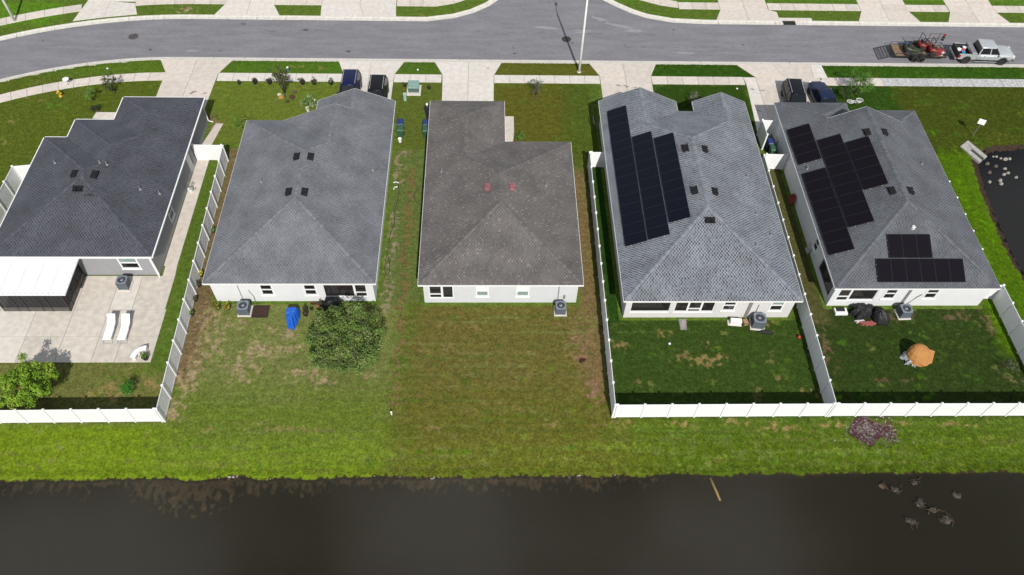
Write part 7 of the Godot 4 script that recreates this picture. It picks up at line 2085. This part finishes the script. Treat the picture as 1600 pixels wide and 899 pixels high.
	var spots := [[47.2, -52.0], [47.5, -51.75], [47.85, -51.6], [46.9, -52.0], [48.3, -51.7], [47.35, -50.4], [47.4, -49.85], [45.25, -48.7], [46.95, -49.65], [46.25, -48.85], [46.2, -48.45], [47.95, -49.3], [45.9, -51.0], [46.6, -50.7], [45.7, -49.9]]
	for j in spots.size():
		var s := rn.randf_range(0.12, 0.22)
		var pale := j < 12
		rock(("pale stone " if pale else "brown stone ") + places[j], Vector3(spots[j][0], -0.62, spots[j][1]), s, s * 1.1, Color(0.36, 0.34, 0.3) if pale else Color(0.15, 0.12, 0.1), "stones at the pond outfall")

	# ---- by the big pond
	var fl := MultiMesh.new()
	fl.transform_format = MultiMesh.TRANSFORM_3D; fl.use_colors = true
	var bud := MB.new()
	for j in 5:
		var a := TAU * j / 5
		bud.tri(Vector3(0, 0.0, 0), Vector3(cos(a) * 0.05, 0.05, sin(a) * 0.05), Vector3(cos(a + 0.8) * 0.05, 0.045, sin(a + 0.8) * 0.05))
	fl.mesh = bud.done(false, true)
	fl.instance_count = 1700
	for j in 1700:
		var a := rn.randf() * TAU; var r := sqrt(rn.randf())
		var edge := r > 0.62
		var x := 26.5 + cos(a) * r * (1.15 + 0.25 * sin(a * 3.0)); var z := -24.0 + sin(a) * r * (0.95 + 0.2 * cos(a * 4.0))
		if j % 6 == 0:
			x = 28.1 + rn.randfn() * 0.28; z = -23.8 + rn.randfn() * 0.45
		if j % 9 == 0:
			x = 26.8 + rn.randfn() * 1.1; z = -23.7 + rn.randfn() * 0.55
		z = maxf(z, -24.95)
		var s := rn.randf_range(0.7, 1.6)
		fl.set_instance_transform(j, Transform3D(Basis(Vector3.UP, rn.randf() * TAU).scaled(Vector3(s, s, s)), Vector3(x, ground_y(x, z) + 0.01, z)))
		fl.set_instance_color(j, [Color(0.2, 0.165, 0.15), Color(0.36, 0.32, 0.31), Color(0.11, 0.045, 0.065), Color(0.1, 0.085, 0.06)][(2 if edge and rn.randf() < 0.65 else rn.randi() % 4)])
	var fo := MultiMeshInstance3D.new()
	fo.name = "ground_cover"; fo.multimesh = fl; fo.material_override = vcol("grass_blade", 0.85)
	add_child(fo)
	fo.set_meta("kind", "stuff"); fo.set_meta("label", "purple and grey ground cover spilling down from the white fence"); fo.set_meta("category", "ground cover")
	var bark := mt("wet_root", 0.13, 0.1, 0.07, 0.7, 0.25, 3.0)
	var rl := ["tan root ball nearest the bank", "tangle of roots second from the bank", "small root tangle touching the muddy bank", "round dense root ball in the middle of the snags", "thin flat roots right of the round root ball", "root tangle with a long brown stem, farthest out", "forked root pair left of the farthest snag", "faint low roots at the right of the group"]
	var rp2 := [[26.65, -20.1, 0.45], [27.5, -19.8, 0.45], [28.95, -20.3, 0.4], [28.85, -18.85, 0.55], [29.6, -18.4, 0.5], [30.3, -17.7, 0.65], [27.9, -17.65, 0.6], [31.6, -19.35, 0.5]]
	for j in rl.size():
		var o := thing("root_snag", rl[j] + " in the pond", "roots", Vector3(rp2[j][0], -0.52, rp2[j][1]), 0.0, "root snags in the pond")
		var core := MB.new(); core.ball(Vector3.ZERO, Vector3(rp2[j][2] * 0.5, 0.14, rp2[j][2] * 0.4), 10, 6, 0.3, rn)
		part(o, "stump", core.done(), bark if j != 0 else mt("tan_root", 0.3, 0.2, 0.11, 0.8, 0.25, 3.0))
		var lay := rn.randf() * PI
		for q in 16 if j != 7 else 7:
			var a := lay + rn.randfn() * 0.75; var ln: float = rp2[j][2] * rn.randf_range(0.35, 0.9)
			var d := Vector3(cos(a), 0, sin(a))
			var c0: Vector3 = Vector3(rn.randfn() * 0.22, rn.randf_range(0.0, 0.14), rn.randfn() * 0.16) * (rp2[j][2] * 1.7)
			var rt := MB.new()
			rt.tube([c0 - d * ln * 0.5, c0 + Vector3(rn.randfn() * 0.06, rn.randf_range(0.04, 0.2), rn.randfn() * 0.06), c0 + d * ln * 0.5 + Vector3(0, rn.randf_range(-0.1, 0.1), 0)], rn.randf_range(0.015, 0.04), 0.01, 5)
			part(o, "root", rt.done(true), bark)
	var lg := thing("floating_log", "slim tan log lying in the water off the bank", "log", Vector3(15.2, -0.47, -19.95))
	var lg1 := MB.new(); lg1.tube([Vector3(-0.2, 0, -0.8), Vector3(0.0, 0.03, 0.0), Vector3(0.22, 0.0, 0.8)], 0.1, 0.07, 9)
	part(lg, "trunk", lg1.done(true), mt("tan_log", 0.34, 0.23, 0.1, 0.85, 0.2, 2.0))
	var lg2 := MB.new(); lg2.tube([Vector3(0.02, 0.05, 0.2), Vector3(0.2, 0.14, 0.3)], 0.03, 0.012, 5)
	part(lg, "branch_stub", lg2.done(true), mt("tan_log"))

func rock(label: String, at: Vector3, r: float, h: float, c: Color, group: String) -> void:
	var o := thing("stone", label, "stone", at, 0.0, group)
	var rn := RandomNumberGenerator.new(); rn.seed = hash(label)
	var mb := MB.new(); mb.ball(Vector3(0, h * 0.6, 0), Vector3(r, h, r * rn.randf_range(0.7, 1.0)), 9, 5, 0.14, rn)
	part(o, "boulder", mb.done(), mt("stone_%s" % c.to_html(), c.r, c.g, c.b, 0.9, 0.15, 2.0))

func hose(label: String, pts: Array) -> void:
	var o := thing("garden_hose", label, "hose", Vector3(pts[0], 0.0, pts[1]), 0.0, "hoses in the side yards")
	var cv := Curve3D.new()
	for k in range(0, pts.size(), 2):
		var p := Vector3(pts[k] - pts[0], 0.03, pts[k + 1] - pts[1])
		var t := Vector3.ZERO
		if k > 0 and k < pts.size() - 2: t = Vector3(pts[k + 2] - pts[k - 2], 0, pts[k + 3] - pts[k - 1]) * 0.16
		cv.add_point(p, -t, t)
	cv.bake_interval = 0.12
	var line := []
	for p in cv.get_baked_points(): line.append(p)
	var mb := MB.new(); mb.tube(line, 0.022, 0.022, 6)
	part(o, "hose_line", mb.done(true), mt("hose_dark", 0.03, 0.028, 0.024, 0.6, 0.1))
	var e := MB.new(); e.tube([line[0] - Vector3(0, 0, 0.1), line[0]], 0.03, 0.03, 7)
	part(o, "coupling", e.done(), mt("conduit_grey"))

func patio_chair(label: String, at: Vector3, turn: float) -> void:
	var o := thing("patio_chair", label, "chair", at, turn, "patio chairs inside the porches")
	var m := mt("cushion_grey", 0.36, 0.36, 0.37, 0.9, 0.08); var f := mt("rubber")
	var s := MB.new(); s.bevel(-0.27, 0.38, -0.27, 0.27, 0.48, 0.27, 0.03)
	part(o, "seat", s.done(), m)
	var b := MB.new(); b.x = Transform3D(Basis(Vector3.RIGHT, -0.2), Vector3(0, 0.46, -0.27)); b.bevel(-0.27, 0, -0.05, 0.27, 0.5, 0.05, 0.03)
	part(o, "backrest", b.done(), m)
	for x in [-0.3, 0.3]:
		for z in [-0.25, 0.25]:
			var l := MB.new(); l.tube([Vector3(x, 0, z), Vector3(x, 0.6 if z > 0 else 0.62, z)], 0.02, 0.02, 5)
			part(o, "leg", l.done(), f)
		var a := MB.new(); a.box(x - 0.03, 0.6, -0.27, x + 0.03, 0.635, 0.28)
		part(o, "armrest", a.done(), f)

func street_light(label: String, at: Vector3, h: float, arm: float) -> void:
	var o := thing("street_light", label, "street light", at, 0.0, "white street lights")
	var m := mt("pole_white", 0.74, 0.74, 0.72, 0.6, 0.05)
	var p := MB.new(); p.tube([Vector3(0, -0.1, 0), Vector3(0, h * 0.5, 0), Vector3(0, h, 0)], 0.13, 0.075, 12)
	part(o, "pole", p.done(true), m)
	var b := MB.new(); b.lathe([Vector2(0.2, -0.05), Vector2(0.2, 0.05), Vector2(0.14, 0.1)], Vector3.ZERO, 12)
	part(o, "base", b.done(), mt("conc_e"))
	var a := MB.new(); a.tube([Vector3(0, h - 0.15, 0), Vector3(0, h + 0.15, -arm * 0.6), Vector3(0, h + 0.2, -arm * 1.4)], 0.045, 0.035, 7)
	part(o, "arm", a.done(true), m)
	var l := MB.new(); l.shell([[-0.28, 0.08, h + 0.15, h + 0.24], [0.0, 0.16, h + 0.12, h + 0.27], [0.3, 0.1, h + 0.14, h + 0.24]], 12, 3.0)
	part(o, "lamp_head", l.done(true), m, Vector3(0, 0, -arm * 1.55), PI / 2)

func bicycle(label: String, at: Vector3, turn: float) -> void:
	var o := thing("bicycle", label, "bicycle", at, turn)
	var wm := white_frame(); var bk := mt("rubber")
	# lying on its side: the wheels' plane is nearly flat
	var tilt := Basis(Vector3.RIGHT, deg_to_rad(78))
	for x in [-0.5, 0.52]:
		var pts := []
		for j in 21: pts.append(tilt * Vector3(x + cos(TAU * j / 20) * 0.32, sin(TAU * j / 20) * 0.32, 0) + Vector3(0, 0.08, 0))
		var w := MB.new(); w.tube(pts, 0.03, 0.03, 6)
		var wp := part(o, "wheel", w.done(true), wm)
		var sp := MB.new()
		for j in 8: sp.tube([pts[0].lerp(pts[10], 0.5), pts[j * 2 + 1]], 0.006, 0.006, 4)
		part(wp, "spokes", sp.done(), wm)
	var f := MB.new()
	for q in [[-0.5, 0, -0.15, 0.5], [-0.15, 0.5, 0.35, 0.48], [-0.05, 0, 0.35, 0.48], [-0.05, 0, -0.15, 0.5], [-0.5, 0, -0.05, 0], [0.52, 0, 0.35, 0.55]]:
		f.tube([tilt * Vector3(q[0], q[1], 0) + Vector3(0, 0.1, 0), tilt * Vector3(q[2], q[3], 0) + Vector3(0, 0.1, 0)], 0.025, 0.025, 6)
	part(o, "frame", f.done(), wm)
	var h := MB.new(); h.tube([tilt * Vector3(0.3, 0.62, -0.25) + Vector3(0, 0.12, 0), tilt * Vector3(0.34, 0.6, 0) + Vector3(0, 0.12, 0), tilt * Vector3(0.3, 0.62, 0.25) + Vector3(0, 0.14, 0)], 0.018, 0.018, 5)
	part(o, "handlebar", h.done(), bk)
	var s := MB.new(); s.ball(tilt * Vector3(-0.18, 0.58, 0) + Vector3(0, 0.12, 0), Vector3(0.13, 0.05, 0.06), 8, 5)
	part(o, "saddle", s.done(), bk)

func white_frame() -> StandardMaterial3D:
	return mt("white_frame", 0.8, 0.8, 0.8, 0.5, 0.03)
